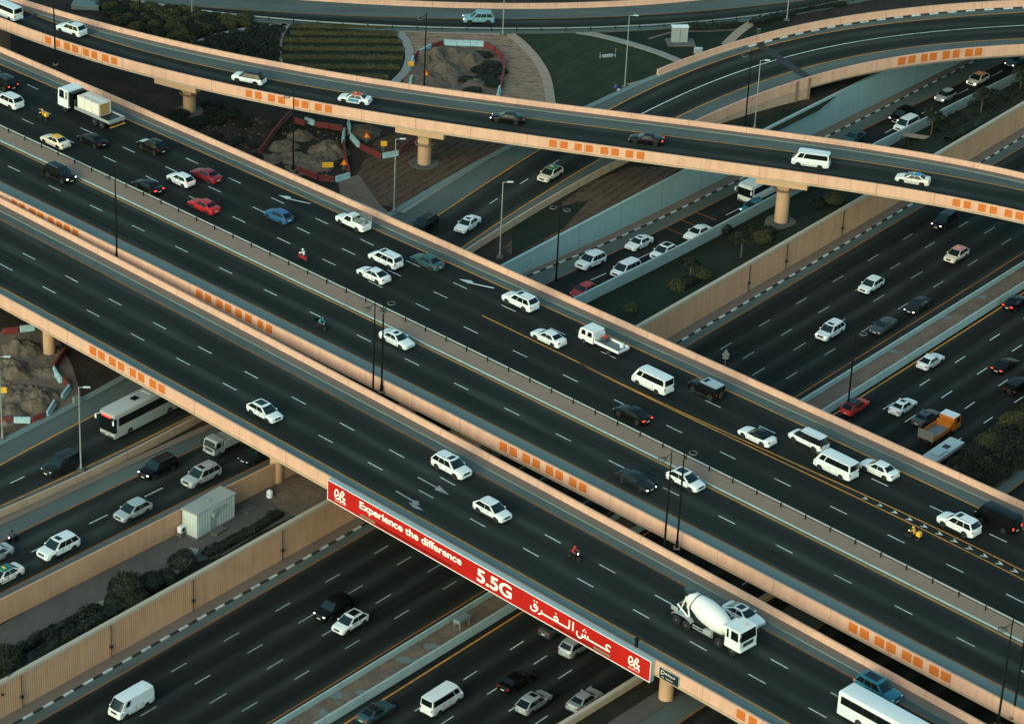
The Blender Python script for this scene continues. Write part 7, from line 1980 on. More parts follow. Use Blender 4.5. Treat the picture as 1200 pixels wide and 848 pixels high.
lamp_black((651.5, 331), 2.0, 12.4, -1, 'black lamp post at the foot of the slip road with a pair of ring lamps', two=True)
lamp_black((993, 480), 0.2, 12.2, 1, 'black lamp post on the highway median beside the bright red car')
def lamp_grey(px, z, h, lab, s=1):
    p = at(px[0], px[1], z); root = empty('lamp_post', tuple(p)); tag(root, lab, 'lamp post', 'grey lamp posts')
    MB().lathe((0, 0, 0), (0, 0, 1), [(0, .16), (.8, .15), (.85, .10), (h, .06)], 10).build('pole', MT['grey_steel'], root, True)
    MB().box((0, 0, .1), (.9, .9, .3), bev=.04).build('base', MT['paving'], root)
    MB().tube((0, 0, h - .05), (s * .75, -.15, h + .12), .045, n=6).build('arm', MT['grey_steel'], root)
    MB().box((s * 1.0, -.2, h + .16), (.85, .38, .13), bev=.05).build('lamp_head', MT['lamp_white'], root, True)
lamp_grey((95, 551), LAND + .1, 11.2, 'thin grey lamp post beside the road of the coach in the lower left')
lamp_grey((461.5, 249), LAND, 11.3, 'thin grey lamp post over the furrowed soil under the ramp bridge')
lamp_grey((585.5, 302), LAND + .1, 11.4, 'thin grey lamp post between the flyover parapet and the curved side road')
lamp_grey((732, 103), LAND, 12.0, 'thin grey lamp post at the edge of the lawn')
lamp_grey((884, 152), LAND, 11.3, 'thin grey lamp post right of a black one behind the ramp bridge')
lamp_grey((589, 42), LAND, 11.5, 'thin grey lamp post at the far road above the round construction pit')
lamp_grey((225, 22), LAND, 11.5, 'thin grey lamp post among the shrubs beside the far road')
lamp_grey((922, 24), LAND, 11.5, 'thin grey lamp post at the top edge above the curved bridge')
lamp_grey((3, 515), LAND, 11.3, 'thin grey lamp post cut by the left edge beside the soil mounds')

# ------------------------------------------------------------------ land in the interchange
structure(poly('lawn', [(604, 39), (676, 37.5), (705, 41), (745, 53), (797, 72), (772, 88), (735, 104), (700, 117), (690, 130), (650, 130), (650, 112), (642, 85), (625, 58)], LAND, MT['lawn'], dz=.05))
structure(poly('lawn', [(700, 37), (800, 33), (890, 23), (930, 24), (905, 40), (842, 62), (800, 72), (752, 53)], LAND, MT['lawn_dark'], dz=.045))
structure(poly('sand_ground', [(466, 36), (600, 39), (622, 58), (640, 86), (648, 125), (560, 120), (478, 106), (462, 70)], LAND, MT['sand'], dz=.04))
structure(poly('furrowed_ground', [(418, 205), (440, 165), (480, 150), (560, 150), (610, 165), (540, 205), (482, 245), (440, 240)], LAND, MT['soil_rows'], dz=.04))
structure(poly('sand_ground', [(396, 212), (420, 205), (445, 240), (470, 262), (440, 255), (400, 235)], LAND, MT['sand_pale'], dz=.045))
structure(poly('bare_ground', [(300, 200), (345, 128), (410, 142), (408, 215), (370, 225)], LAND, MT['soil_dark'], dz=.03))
structure(poly('bare_ground', [(480, 100), (484, 70), (520, 52), (562, 53), (588, 66), (591, 90), (585, 118), (500, 110)], LAND, MT['mound'], dz=.06))
structure(poly('planting_bed', [(335, 26), (468, 34), (480, 62), (470, 100), (410, 98), (326, 76), (326, 50)], LAND, MT['lawn_dark'], dz=.05))
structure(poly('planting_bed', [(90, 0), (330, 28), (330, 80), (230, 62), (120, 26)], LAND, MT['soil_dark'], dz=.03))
structure(poly('bare_ground', [(625, 262), (690, 215), (740, 196), (800, 196), (740, 235), (600, 300), (590, 290)], LAND, MT['soil_rows'], dz=.04))
structure(poly('lawn', [(600, 300), (660, 268), (690, 235), (640, 246), (600, 268)], LAND, MT['lawn_dark'], dz=.06))
structure(poly('lawn', [(850, 148), (960, 120), (1000, 96), (960, 130), (900, 160)], LAND, MT['lawn_dark'], dz=.06))
structure(poly('sand_ground', [(-40, 395), (60, 380), (85, 430), (95, 462), (60, 492), (0, 515), (-50, 545)], LAND, MT['sand_pale'], dz=.05))
structure(poly('furrowed_ground', [(-40, 492), (40, 494), (75, 468), (60, 492), (0, 520), (-50, 545)], LAND, MT['soil_rows'], dz=.07))
def path(pts, w, mat='paving', h=.12, z=LAND, dz=.05): return structure(ribbon('path', pts, z, w, MT[mat], None, h, dz))
path([(597, 40), (612, 52), (628, 70), (640, 92), (646, 125)], 1.5, 'pave_tan')
path([(676, 38), (700, 42), (735, 51), (770, 62), (800, 74)], 1.5)
path([(900, 20), (878, 30), (862, 42), (850, 54)], 1.6, 'pave_tan')
path([(760, 46), (790, 38), (830, 37), (868, 35)], .5, 'sand_pale', 0)
path([(232, 50), (262, 40), (300, 33), (336, 30)], 1.1)
path([(336, 28), (328, 42), (325, 58), (326, 74)], 1.4, 'pave_tan')
path([(468, 38), (477, 52), (480, 68), (475, 84), (462, 98)], 1.4)
path([(460, 36), (500, 38), (560, 39.5), (600, 40)], .7)
path([(735, 100), (760, 93), (790, 80), (806, 72)], .6, 'pave_tan', .05)
path([(412, 238), (440, 250), (470, 268)], 1.6, 'paving')
path([(470, 250), (526, 214), (587, 177)], .8, 'paving', .1)
path([(228, 643), (222, 655), (208, 668), (190, 680), (168, 692)], 1.1, 'paving', .15, YARD, .03)
path([(110, 712), (128, 705), (140, 706)], 1.0, 'paving', .1, YARD, .03)
def pathv(pts, w, mat='paving'):
    z = verge_z(*pts[len(pts) // 2]); return path(pts, w, mat, .1, z, .06)
pathv([(1058, 158), (1085, 162), (1112, 166)], 1.4, 'pave_tan')
from mathutils import noise as mnoise
def mound(px, r, h, z=LAND, mat='mound', seed=0, sx=1.0):
    """heap of dumped earth: ridged, broken surface"""
    p = at(px[0], px[1], z); V = []; F = []; n, m = 64, 20
    for i in range(m + 1):
        for j in range(n):
            t = 2 * math.pi * j / n; q = i / m
            e = 1 + .22 * mnoise.noise((math.cos(t) * 1.1 + seed * 7, math.sin(t) * 1.1, 0)) + .10 * mnoise.noise((math.cos(t) * 4 + seed * 3, math.sin(t) * 4, 5))
            x, y = math.cos(t) * r * q * e, math.sin(t) * r * q * e
            base = h * max(0.0, 1 - q ** 1.5)
            rough = mnoise.fractal((x * .55 + seed * 11, y * .55, seed), 1.0, 2.0, 5) * .42 * h * min(1, (1 - q) * 3 + .15)
            ridge = abs(mnoise.noise((x * .35 + seed * 5, y * .35, 9))) * h * .8 * (1 - q)
            V.append((p[0] + x, p[1] + y, z + max(-.05, base * .75 + rough + ridge - .1) if i < m else z - .1))
    for i in range(m):
        for j in range(n): F.append((i * n + j, i * n + (j + 1) % n, (i + 1) * n + (j + 1) % n, (i + 1) * n + j))
    me = mesh_from('earth_mound', V, F, [MT[mat]], smooth=True, angle=25)
    bm = bmesh.new(); bm.from_mesh(me); bmesh.ops.remove_doubles(bm, verts=bm.verts, dist=.001); bmesh.ops.recalc_face_normals(bm, faces=bm.faces); bm.to_mesh(me); bm.free()
    return structure(link('earth_mound', me))
def rubble(polys, n, z, mat, name='rubble', smax=.35):
    """loose stones and clods scattered over the ground"""
    R = random.Random(n); mb = MB(); k = 0
    xs = [p[0] for p in polys]; ys = [p[1] for p in polys]
    while k < n:
        x, y = R.uniform(min(xs), max(xs)), R.uniform(min(ys), max(ys))
        if not inside(x, y, polys): continue
        k += 1; p = at(x, y, z); s = R.uniform(.08, smax) * R.uniform(.5, 1)
        vs = [(p[0] + s * R.uniform(.6, 1.3) * a, p[1] + s * R.uniform(.6, 1.3) * b, z + s * c * R.uniform(.5, 1)) for a, b, c in ((1, 0, .2), (0, 1, .2), (-1, 0, .2), (0, -1, .2), (.1, 0, 1.0))]
        mb.add(vs, [(0, 1, 4), (1, 2, 4), (2, 3, 4), (3, 0, 4), (3, 2, 1, 0)])
    o = mb.build(name, MT[mat]); o['kind'] = 'stuff'; return o
def inside(x, y, poly_):
    c = False; n = len(poly_)
    for i in range(n):
        (x0, y0), (x1, y1) = poly_[i], poly_[(i + 1) % n]
        if (y0 > y) != (y1 > y) and x < (x1 - x0) * (y - y0) / (y1 - y0) + x0: c = not c
    return c
rubble([(-10, 395), (60, 385), (85, 450), (60, 488), (0, 512)], 420, LAND + .05, 'mound')
rubble([(310, 185), (345, 135), (405, 150), (405, 205), (370, 208)], 220, LAND + .04, 'mound')
rubble([(486, 98), (490, 70), (520, 54), (562, 55), (588, 70), (585, 115), (500, 108)], 260, LAND + .07, 'mound')
rubble([(425, 205), (445, 165), (500, 160), (590, 175), (540, 205), (482, 240)], 300, LAND + .05, 'soil_rows', smax=.3)
rubble([(215, 125), (320, 140), (300, 185), (240, 160)], 200, LAND + .02, 'mound', smax=.3)
for i, (px, r, h) in enumerate((((505, 68), 3.2, 1.5), ((525, 64), 2.6, 1.3), ((498, 95), 3.4, 1.2), ((520, 82), 2.8, 1.6), ((531, 92), 2.6, 1.4), ((548, 72), 3.6, 1.5), ((556, 100), 3.0, .9), ((540, 106), 2.6, .8),
    ((40, 470), 4.0, 2.0), ((8, 436), 3.6, 1.7), ((26, 410), 3.0, 1.4), ((8, 486), 3.0, 1.3), ((52, 436), 2.2, .7), ((14, 460), 2.2, 1.0), ((352, 160), 2.2, 1.4), ((385, 178), 3.4, 1.6), ((362, 193), 4.0, 1.2), ((332, 172), 2.6, 1.1), ((345, 186), 2.6, 1.0), ((425, 155), 3.2, .9), ((318, 186), 2.2, .7))):
    mound(px, r, h, seed=i)
# water-filled plastic barriers round the pits
def barrier_mesh():
    mb = MB(); prof = [(-.30, 0), (-.30, .22), (-.17, .34), (-.14, .95), (.14, .95), (.17, .34), (.30, .22), (.30, 0)]
    n = len(prof); xs = (-.95, -.85, .85, .95); V = [(x, y * (.8 if abs(x) > .9 else 1), z * (.96 if abs(x) > .9 else 1)) for x in xs for y, z in prof]
    F = [(i * n + j, i * n + (j + 1) % n, (i + 1) * n + (j + 1) % n, (i + 1) * n + j) for i in range(3) for j in range(n)] + [tuple(range(n)), tuple(range(3 * n, 4 * n))[::-1]]
    mb.add(V, F)
    for x in (-.5, 0, .5):
        mb.box((x, 0, .70), (.16, .30, .16), 1)
    return mb.mesh('plastic_barrier', [PT['red'], MT['black_paint']])
BARM = barrier_mesh(); BRED = plain('faded red plastic', (.15, .022, .020), .7, vary=.4); BWHITE = plain('white blue plastic', (.33, .50, .52), .6, vary=.3)
BSEG = [
 ((481, 97), (483, 92), 'w', 3), ((482.5, 76), (484, 69), 'w', 3), ((485, 69), (491, 63), 'r', 3), ((492, 63), (505, 56), 'w', 3), ((506, 56), (519, 51.5), 'r', 3), ((520, 51), (567, 52.5), 'w', 3), ((568, 53), (580, 59), 'r', 3), ((581, 60), (589, 68), 'r', 3), ((590, 69), (591, 80), 'r', 3), ((591, 81), (587, 102), 'r', 3), ((586, 104), (583, 112), 'w', 3),
 ((341, 132), (325, 150), 'r', 1), ((324, 151), (305, 178), 'r', 1), ((344, 141), (358, 145), 'r', 1), ((357, 141), (369, 145), 'w', 1), ((370, 146), (402, 151), 'r', 1), ((403.5, 153), (402, 166), 'w', 1), ((402.5, 167), (405, 188), 'r', 1), ((405.5, 189), (409.5, 203), 'r', 1), ((410, 206), (393, 211), 'w', 1), ((392, 211), (374, 209), 'r', 1), ((373, 208.5), (350, 199), 'r', 1),
 ((408.5, 143), (410, 157), 'w', 2), ((411, 160), (421, 171), 'w', 2), ((422, 172), (447, 184), 'r', 2), ((448, 183.5), (467, 180), 'w', 2), ((468, 178), (486, 163), 'r', 2),
 ((2, 389), (22, 387), 'r', 0), ((23, 386.5), (41, 384), 'w', 0), ((77, 410), (63, 431), 'r', 0), ((62.5, 433), (72, 447), 'w', 0), ((73, 444), (81, 453), 'r', 0), ((82, 454), (72, 467), 'w', 0), ((64, 472), (55, 487), 'w', 0), ((54, 487), (37, 493), 'r', 0), ((36, 493), (16, 493), 'w', 0), ((15, 493), (-5, 494), 'r', 0)]
SITE = ['round the soil mounds at the left edge', 'round the pit left of the sandy ground under the ramp bridge', 'in the curved row beside the ramp bridge pier', 'in the ring round the construction pit at the top']
for a, b, c, s in BSEG:
    pa_, pb_ = at(a[0], a[1], LAND + .3), at(b[0], b[1], LAND + .3); d = (pb_ - pa_)[:2]; ln = float(np.linalg.norm(d)); n = max(1, round(ln / 2.0))
    for k in range(n):
        q = pa_ + (pb_ - pa_) * ((k + .5) / n); o = link('plastic_barrier', BARM, None, [BRED if c == 'r' else BWHITE, MT['black_paint']])
        o.location = (q[0], q[1], LAND + .03); o.rotation_euler[2] = math.atan2(d[1], d[0]) + random.uniform(-.05, .05); o.scale = (ln / n / 1.95, .9, .95 if s == 3 else .85)
        tag(o, ('red' if c == 'r' else 'white blue') + ' plastic barrier ' + SITE[s], 'plastic barrier', ('red' if c == 'r' else 'white') + ' plastic barriers ' + SITE[s])
# warning signs and small site things
def warn(px, z, kind, lab):
    p = at(px[0], px[1], z); e = empty('warning_sign', tuple(p), math.radians(10)); tag(e, lab, 'warning sign')
    mb = MB(); mb.tube((0, 0, 0), (0, 0, 1.3), .035, n=6); mb.tube((-.3, .25, 0), (0, 0, 1.0), .03, n=5); mb.tube((.3, .25, 0), (0, 0, 1.0), .03, n=5); mb.build('stand', MT['steel'], e)
    mb = MB()
    if kind == 'tri':
        mb.prism([(-.6, .9), (.6, .9), (0, 1.95)], -.08, -.04); mb.build('panel', PT['brightred'], e); m2 = MB(); m2.prism([(-.38, 1.0), (.38, 1.0), (0, 1.68)], -.092, -.082); m2.build('symbol_field', PT['yellow'], e)
    else:
        mb.box((0, -.06, 1.35), (1.6 if kind == 'wide' else .9, .04, .8)); mb.build('panel', PT['yellow'], e)
warn((499, 95), LAND, 'tri', 'triangular orange warning sign in front of the round construction pit')
warn((481.5, 84), LAND, 'sq', 'small yellow sign at the left rim of the round construction pit')
warn((384, 203), LAND, 'wide', 'wide yellow sign board in the left construction pit')
warn((403, 200), LAND, 'tri', 'small orange warning triangle beside the wide yellow sign board')
warn((449.5, 178), LAND, 'sq', 'small yellow sign behind the curved row of plastic barriers')
warn((429.5, 168), LAND, 'tri', 'orange warning triangle left of the ramp bridge pier')
warn((4, 468), LAND, 'sq', 'small yellow sign among the soil mounds at the left edge')
# kiosk in the service yard
c0 = at(231, 632, YARD); c1 = at(275, 606, YARD); c2 = at(215.5, 623.5, YARD)
ka = math.atan2(c1[1] - c0[1], c1[0] - c0[0]); kl = float(np.linalg.norm((c1 - c0)[:2])); kw_ = float(np.linalg.norm((c2 - c0)[:2])); KH = 3.2
kio = empty('service_cabin', (c0[0], c0[1], YARD), ka); tag(kio, 'weathered white service cabin with a flat roof in the yard at the lower left', 'cabin')
CABM = concrete_mat('weathered white panel', (.52, .56, .53), (.6, .58, .5), 0, .55); ROOFM = concrete_mat('dirty flat roof', (.34, .35, .32), (.5, .5, .48), 0, .7)
mb = MB(); mb.box((kl / 2, kw_ / 2, KH / 2), (kl, kw_, KH))
n = int(kl / .45)
for k in range(n): mb.box(((k + .5) * kl / n, -.02, KH / 2), (.10, .05, KH - .1))
for k in range(5): mb.box((-.02, (k + .5) * kw_ / 5, KH / 2), (.05, .10, KH - .1))
mb.build('walls', CABM, kio)
MB().box((kl / 2, kw_ / 2, KH + .08), (kl + .3, kw_ + .3, .16), bev=.03).build('roof', ROOFM, kio)
MB().box((kl * .42, -.05, 1.1), (.95, .06, 2.1)).build('door', PT['silver'], kio)
MB().box((kl * .42, -.3, KH * .72), (.8, .5, .55), bev=.05).box((kl * .60, -.25, KH * .84), (2.2, .4, .06)).build('air_conditioner', MT['grey_steel'], kio, True)
MB().box((kl * .45, -.75, .14), (2.0, 1.0, .28)).build('step', MT['paving'], kio)
MB().box((kl / 2, kw_ / 2, .06), (kl + .5, kw_ + .5, .14)).build('plinth', MT['paving'], kio)
MB().box((kl * .5, kw_ * .5, KH + .2), (.5, .4, .1), bev=.02).build('roof_vent', MT['grey_steel'], kio)
p = at(213, 627, YARD); e = empty('condenser', tuple(p), ka); tag(e, 'white air conditioning condenser on a block left of the service cabin', 'condenser')
MB().box((0, 0, .25), (1.0, .8, .5)).build('block', MT['paving'], e); MB().box((0, 0, .9), (.95, .6, .8), bev=.05).build('case', PT['white'], e, True); MB().lathe((0, -.31, .9), (0, -1, 0), [(0, .3), (.03, .28)], 16).build('fan', TRIM, e)
p = at(278, 587, YARD); o = MB().box((p[0], p[1], YARD + .8), (1.0, .5, 1.6), bev=.04, rz=ka).build('control_box', PT['silver']); tag(o, 'pale control box at the right end of the service cabin', 'control box')
p = at(316, 582, YARD); o = MB().lathe((p[0], p[1], YARD), (0, 0, 1), [(0, .4), (.7, .4), (.9, .25), (1.0, .1)], 14).build('vent_pipe', PT['white'], None, True); tag(o, 'small white vent on the yard below the round pier', 'vent')
p = at(292, 597, YARD); structure(MB().box((p[0], p[1], YARD + .06), (1.6, 1.1, .14), rz=ka).build('manhole', MT['paving']))
structure(poly('bare_ground', [(318, 586), (330, 600), (352, 607), (420, 560), (400, 530), (330, 560)], YARD, MT['sand_pale'], dz=.06))
# white cabinet and small things on the lawn
p = at(797.5, 51, LAND); e = empty('utility_cabinet', tuple(p), math.radians(8)); tag(e, 'white utility cabinet on a concrete slab in the dark lawn', 'utility cabinet')
MB().box((0, 0, .12), (4.6, 3.2, .3), bev=.05).build('slab', MT['paving'], e); MB().box((-.2, .3, 1.5), (2.6, 1.0, 2.6), bev=.05).build('case', PT['silver'], e, True); MB().box((-.2, .3, 2.85), (2.8, 1.2, .12), bev=.03).build('roof', PT['white'], e); MB().box((-.2, -.22, 1.5), (.05, .03, 2.2)).build('door_gap', TRIM, e)
p = at(712, 68, LAND); e = empty('valve_frame', tuple(p), math.radians(20)); tag(e, 'low pale valve frame lying on the lawn', 'frame')
MB().path([(-1.3, 0, 0), (-1.3, 0, 1.1), (-1.3, 0, .4), (1.3, 0, .4), (1.3, 0, 1.5), (1.3, 0, 0)], .08, 6).build('pipe', PT['silver'], e); MB().box((0, 0, .35), (1.8, .3, .5), bev=.05).build('valve_box', PT['silver'], e, True)
p = at(818, 63, LAND); o = MB().box((p[0], p[1], LAND + .5), (1.4, .8, 1.0), bev=.08).build('small_cabinet', PT['silver'], None, True); tag(o, 'small pale cabinet beside the start of the curved bridge parapet', 'cabinet')
p = at(888, 50, LAND); o = MB().box((p[0], p[1], LAND + 1.2), (.7, .5, 2.4), bev=.05).build('small_cabinet', PT['grey'], None, True); tag(o, 'small grey cabinet behind the curved bridge parapet', 'cabinet')
p = at(101, 9, LAND); o = MB().box((p[0], p[1], LAND + .4), (4.5, 2.6, .8), bev=.08).build('concrete_chamber', MT['barrier']); tag(o, 'low pale concrete chamber among the shrubs at the upper left', 'chamber')
p = at(90, 473, LAND); o = MB().box((p[0], p[1], LAND + .5), (1.0, .6, 1.0), bev=.05, rz=.7).build('concrete_block', MT['barrier']); tag(o, 'pale concrete block beside the road above the dark grey SUV', 'block')
p = at(721, 110, LAND); o = link('person', STAND, None, [CL['blue'], TROUSER, SKIN]); o.location = tuple(p); o.rotation_euler[2] = math.radians(-70); tag(o, 'person in a blue shirt standing at the edge of the lawn', 'person')
MB().lathe((.03, 0, 1.63), (0, 0, 1), [(-.02, .1), (.05, .11), (.1, .06)], 10).build('hair', TRIM, o, True)
p = at(724.5, 109.5, LAND); o = MB().box((p[0], p[1], LAND + .4), (.5, .35, .7), bev=.1).build('bag', PT['white'], None, True); tag(o, 'white bag standing beside the person in blue', 'bag')
p = at(850, 432, LAND + .3); e = empty('road_sign', (p[0], p[1], 0.2)); tag(e, 'small triangular road sign on a post beside the highway, behind the beige parapet', 'road sign')
p = at(849.5, 428, 0.2); e.location = tuple(p); MB().tube((0, 0, 0), (0, 0, 2.2), .05, n=6).build('post', MT['grey_steel'], e); m_ = MB(); m_.prism([(-.55, 1.5), (.55, 1.5), (0, 2.5)], -.08, -.05); m_.build('panel', PT['silver'], e); MB().box((0, -.06, 1.2), (.8, .04, .45)).build('plate', PT['silver'], e)
# litter on the median strip of the highway
for i, px in enumerate(((472, 772), (489, 775), (505, 757), (395, 815), (380, 835), (425, 812), (1048, 412), (1110, 372), (1150, 348))):
    p = at(px[0], px[1], .2); R = random.Random(i); n = 7; V = [(p[0] + math.cos(2 * math.pi * k / n) * R.uniform(.4, 1.4), p[1] + math.sin(2 * math.pi * k / n) * R.uniform(.3, 1.0), .215 + .05 * R.random()) for k in range(n)]
    structure(link('rubble_patch', mesh_from('rubble_patch', V, [tuple(range(n))], [MT['barrier']])))
p = at(541, 733, .2); e = empty('cable_box', tuple(p), math.radians(52)); tag(e, 'pale cable box on legs on the highway median under the billboard', 'cable box')
MB().box((0, 0, 1.0), (2.0, 1.0, .5), bev=.05).build('case', MT['barrier'], e); mb = MB()
for a in (-.8, .8):
    for b in (-.4, .4): mb.tube((a, b, 0), (a, b, .8), .05, n=5)
mb.build('legs', MT['grey_steel'], e)

# ------------------------------------------------------------------ plants
def leaf_quads(P, nrm, size, jitter=.6):
    """leaf-sized faces at points P, facing roughly nrm"""
    n = len(P); a = rng.normal(size=(n, 3)) * jitter + nrm; a /= np.linalg.norm(a, axis=1)[:, None]
    b = rng.normal(size=(n, 3)); b -= (b * a).sum(1)[:, None] * a; b /= np.linalg.norm(b, axis=1)[:, None]; c = np.cross(a, b)
    s = size * rng.uniform(.6, 1.4, (n, 1)); k = rng.uniform(.45, .8, (n, 1))
    V = np.stack([P + b * s, P + c * s * k, P - b * s, P - c * s * k], 1).reshape(-1, 3)
    return V, [(4 * i, 4 * i + 1, 4 * i + 2, 4 * i + 3) for i in range(n)]
def blob_points(n, r, lumps=5, seed=0, flat=.8):
    R = np.random.default_rng(seed); d = R.normal(size=(n, 3)); d[:, 2] = np.abs(d[:, 2]) * 1.0 - .15; d /= np.linalg.norm(d, axis=1)[:, None]
    L_ = R.normal(size=(lumps, 3)); L_[:, 2] = np.abs(L_[:, 2]); L_ /= np.linalg.norm(L_, axis=1)[:, None]
    w = np.max(d @ L_.T, axis=1); rad = r * (.72 + .38 * w ** 2) * R.uniform(.78, 1.05, n)
    P = d * rad[:, None]; P[:, 2] = P[:, 2] * flat + r * .45
    return P, d
def shrub_mesh(seed, r=1.0, n=420, leaf=.13, flat=.8, mat='leaf'):
    P, d = blob_points(n, r, 6, seed, flat); V, F = leaf_quads(P, d, leaf)
    core, _ = blob_points(1, 1, 1, 0)
    me = mesh_from('foliage', V, F, [MT[mat]]); return me
SHRUBS = [shrub_mesh(k) for k in range(4)]
BIG_SHRUBS = [shrub_mesh(k + 10, 1.0, 2600, .055) for k in range(4)]
def shrub(px, z, s, mat, lab, group, h=1.0, name='shrub', seed=None):
    p = at(px[0], px[1], z); k = random.randrange(4) if seed is None else seed
    o = link(name, (BIG_SHRUBS if s > 1.3 else SHRUBS)[k], None, [MT[mat]]); o.location = tuple(p); o.scale = (s, s, s * h); o.rotation_euler[2] = random.uniform(0, 6.28); tag(o, lab, 'shrub', group); return o
def hedge(pts, z, w, h, lab, mat='leaf', dens=26, leaf=.16, group=None, name='hedge', rough=.35):
    """clipped or loose hedge along a picture line"""
    Z = (lambda x, y: z) if isinstance(z, (int, float)) else z
    P = np.array([at(x, y, Z(x, y)) for x, y in smooth_px(pts)]); seg = np.linalg.norm(np.diff(P, axis=0), axis=1); S = np.concatenate([[0], np.cumsum(seg)]); T = S[-1]
    n = int(T * (w + 2 * h) * dens); s = rng.uniform(0, T, n); c = np.stack([np.interp(s, S, P[:, i]) for i in range(3)], 1)
    d = np.stack([np.interp(s, S, np.gradient(P[:, i], S)) for i in range(2)], 1); d /= np.linalg.norm(d, axis=1)[:, None]; nn = np.stack([-d[:, 1], d[:, 0]], 1)
    th = rng.uniform(-.15, math.pi + .15, n)
    lump = 1 + rough * (np.sin(s * 1.1 + 2 * th) * .35 + np.sin(s * .43 + 1.3) * .4 + np.sin(s * 2.7 + th * 3) * .25)
    cy = np.sign(np.cos(th)) * np.abs(np.cos(th)) ** .6; cz = np.abs(np.sin(th)) ** .6 * np.sign(np.sin(th))
    rad = rng.uniform(.82, 1.04, n) * lump
    end = np.clip(np.minimum(s, T - s) / (w * .6), 0, 1) ** .5
    X = c.copy(); X[:, :2] += nn * (cy * w / 2 * rad * (.35 + .65 * end))[:, None]; X[:, 2] += np.maximum(0, cz) * h * rad * (.4 + .6 * end)
    nr = np.concatenate([nn * cy[:, None], np.maximum(.1, cz)[:, None]], 1)
    V, F = leaf_quads(X, nr, leaf)
    # dark twiggy inside
    m = len(P); base = len(V); V2 = []
    g = np.gradient(P[:, :2], axis=0); g /= np.linalg.norm(g, axis=1)[:, None]; gn = np.stack([-g[:, 1], g[:, 0]], 1)
    for i in range(m):
        for a, b in ((-.40, 0), (-.34, .72), (.34, .72), (.40, 0)): V2.append((P[i, 0] + gn[i, 0] * a * w, P[i, 1] + gn[i, 1] * a * w, P[i, 2] + b * h))
    for i in range(m - 1):
        for j in range(3): F.append((base + 4 * i + j, base + 4 * i + 4 + j, base + 4 * i + 5 + j, base + 4 * i + j + 1))
    me = mesh_from(name, np.concatenate([V, np.array(V2)]), F, [MT[mat]])
    return tag(link(name, me), lab, 'hedge', group)
def tree(px, z, h, r, lab, mat='leaf', seed=0, group=None, n=1500):
    p = at(px[0], px[1], z); R = random.Random(seed); e = empty('tree', tuple(p)); tag(e, lab, 'tree', group)
    mb = MB(); top = h - r * 1.0; mb.tube((0, 0, -.1), (.05, 0, top * .5), .14, .11, 8); mb.tube((.05, 0, top * .5), (0, .08, top), .11, .08, 8)
    ends = []
    for k in range(6):
        a = 2 * math.pi * k / 6 + R.uniform(-.3, .3); q = Vector((math.cos(a) * r * R.uniform(.4, .75), math.sin(a) * r * R.uniform(.4, .75), top + r * R.uniform(.2, .9))); mb.tube((0, .05, top - .2), q, .06, .02, 6); ends.append(q)
    mb.build('trunk', MT['bark'], e, True)
    Vs = []; Fs = []
    for q in ends + [Vector((0, 0, top + r * .8))]:
        P, d = blob_points(n // 7, r * R.uniform(.42, .6), 4, R.randrange(999), .85); P = P + np.array(q) - np.array([0, 0, r * .25]); V, F = leaf_quads(P, d, .13)
        b = sum(len(v) for v in Vs); Vs.append(V); Fs += [tuple(b + i for i in f) for f in F]
    me = mesh_from('crown', np.concatenate(Vs), Fs, [MT[mat]]); link('crown', me, e)
def inside(x, y, poly_):
    c = False; n = len(poly_)
    for i in range(n):
        (x0, y0), (x1, y1) = poly_[i], poly_[(i + 1) % n]
        if (y0 > y) != (y1 > y) and x < (x1 - x0) * (y - y0) / (y1 - y0) + x0: c = not c
    return c
# hedges and shrubs of the lower left yard
hedge([(-20, 815), (20, 791), (70, 760), (112, 735), (138, 720)], YARD, 2.2, 1.7, 'dark clipped hedge behind the ribbed wall, nearest the wall', 'leaf', 30, .15)
hedge([(14, 774), (40, 757), (70, 740), (100, 724), (118, 716)], YARD, 1.3, 1.3, 'dark loose hedge along the yard, second from the ribbed wall', 'leaf', 30, .15)
hedge([(240, 652), (262, 641), (300, 620), (328, 602)], YARD, 1.6, .7, 'low dark planting beside the yard under the end of the nearest flyover', 'leaf', 26, .14, name='hedge')
for i, (px, s, h, mat, lab) in enumerate((((150, 704), 2.1, 1.3, 'leaf', 'tall dark bush, biggest in the lower left yard'), ((133, 711), 1.4, .9, 'leaf', 'rounded dark bush left of the tallest bush in the yard'), ((161, 712), 1.4, 1.3, 'leaf', 'dark bush in front of the tallest bush, against the ribbed wall'), ((177, 690), 1.6, 1.0, 'leaf', 'dark bush right of the tallest bush in the yard'), ((197, 682), 1.45, .9, 'leaf', 'second dark bush right of the tallest bush in the yard'), ((213, 664), 1.7, 1.0, 'leaf', 'dark bush at the bend of the pale kerb in the yard'), ((144, 716), 1.0, .8, 'leaf_olive', 'small yellow green bush below the tallest bush in the yard'), ((4, 790), 2.0, 1.4, 'leaf', 'tall dark bush in the lower left corner'))):
    shrub(px, YARD, s, mat, lab, None, h, seed=i % 4)
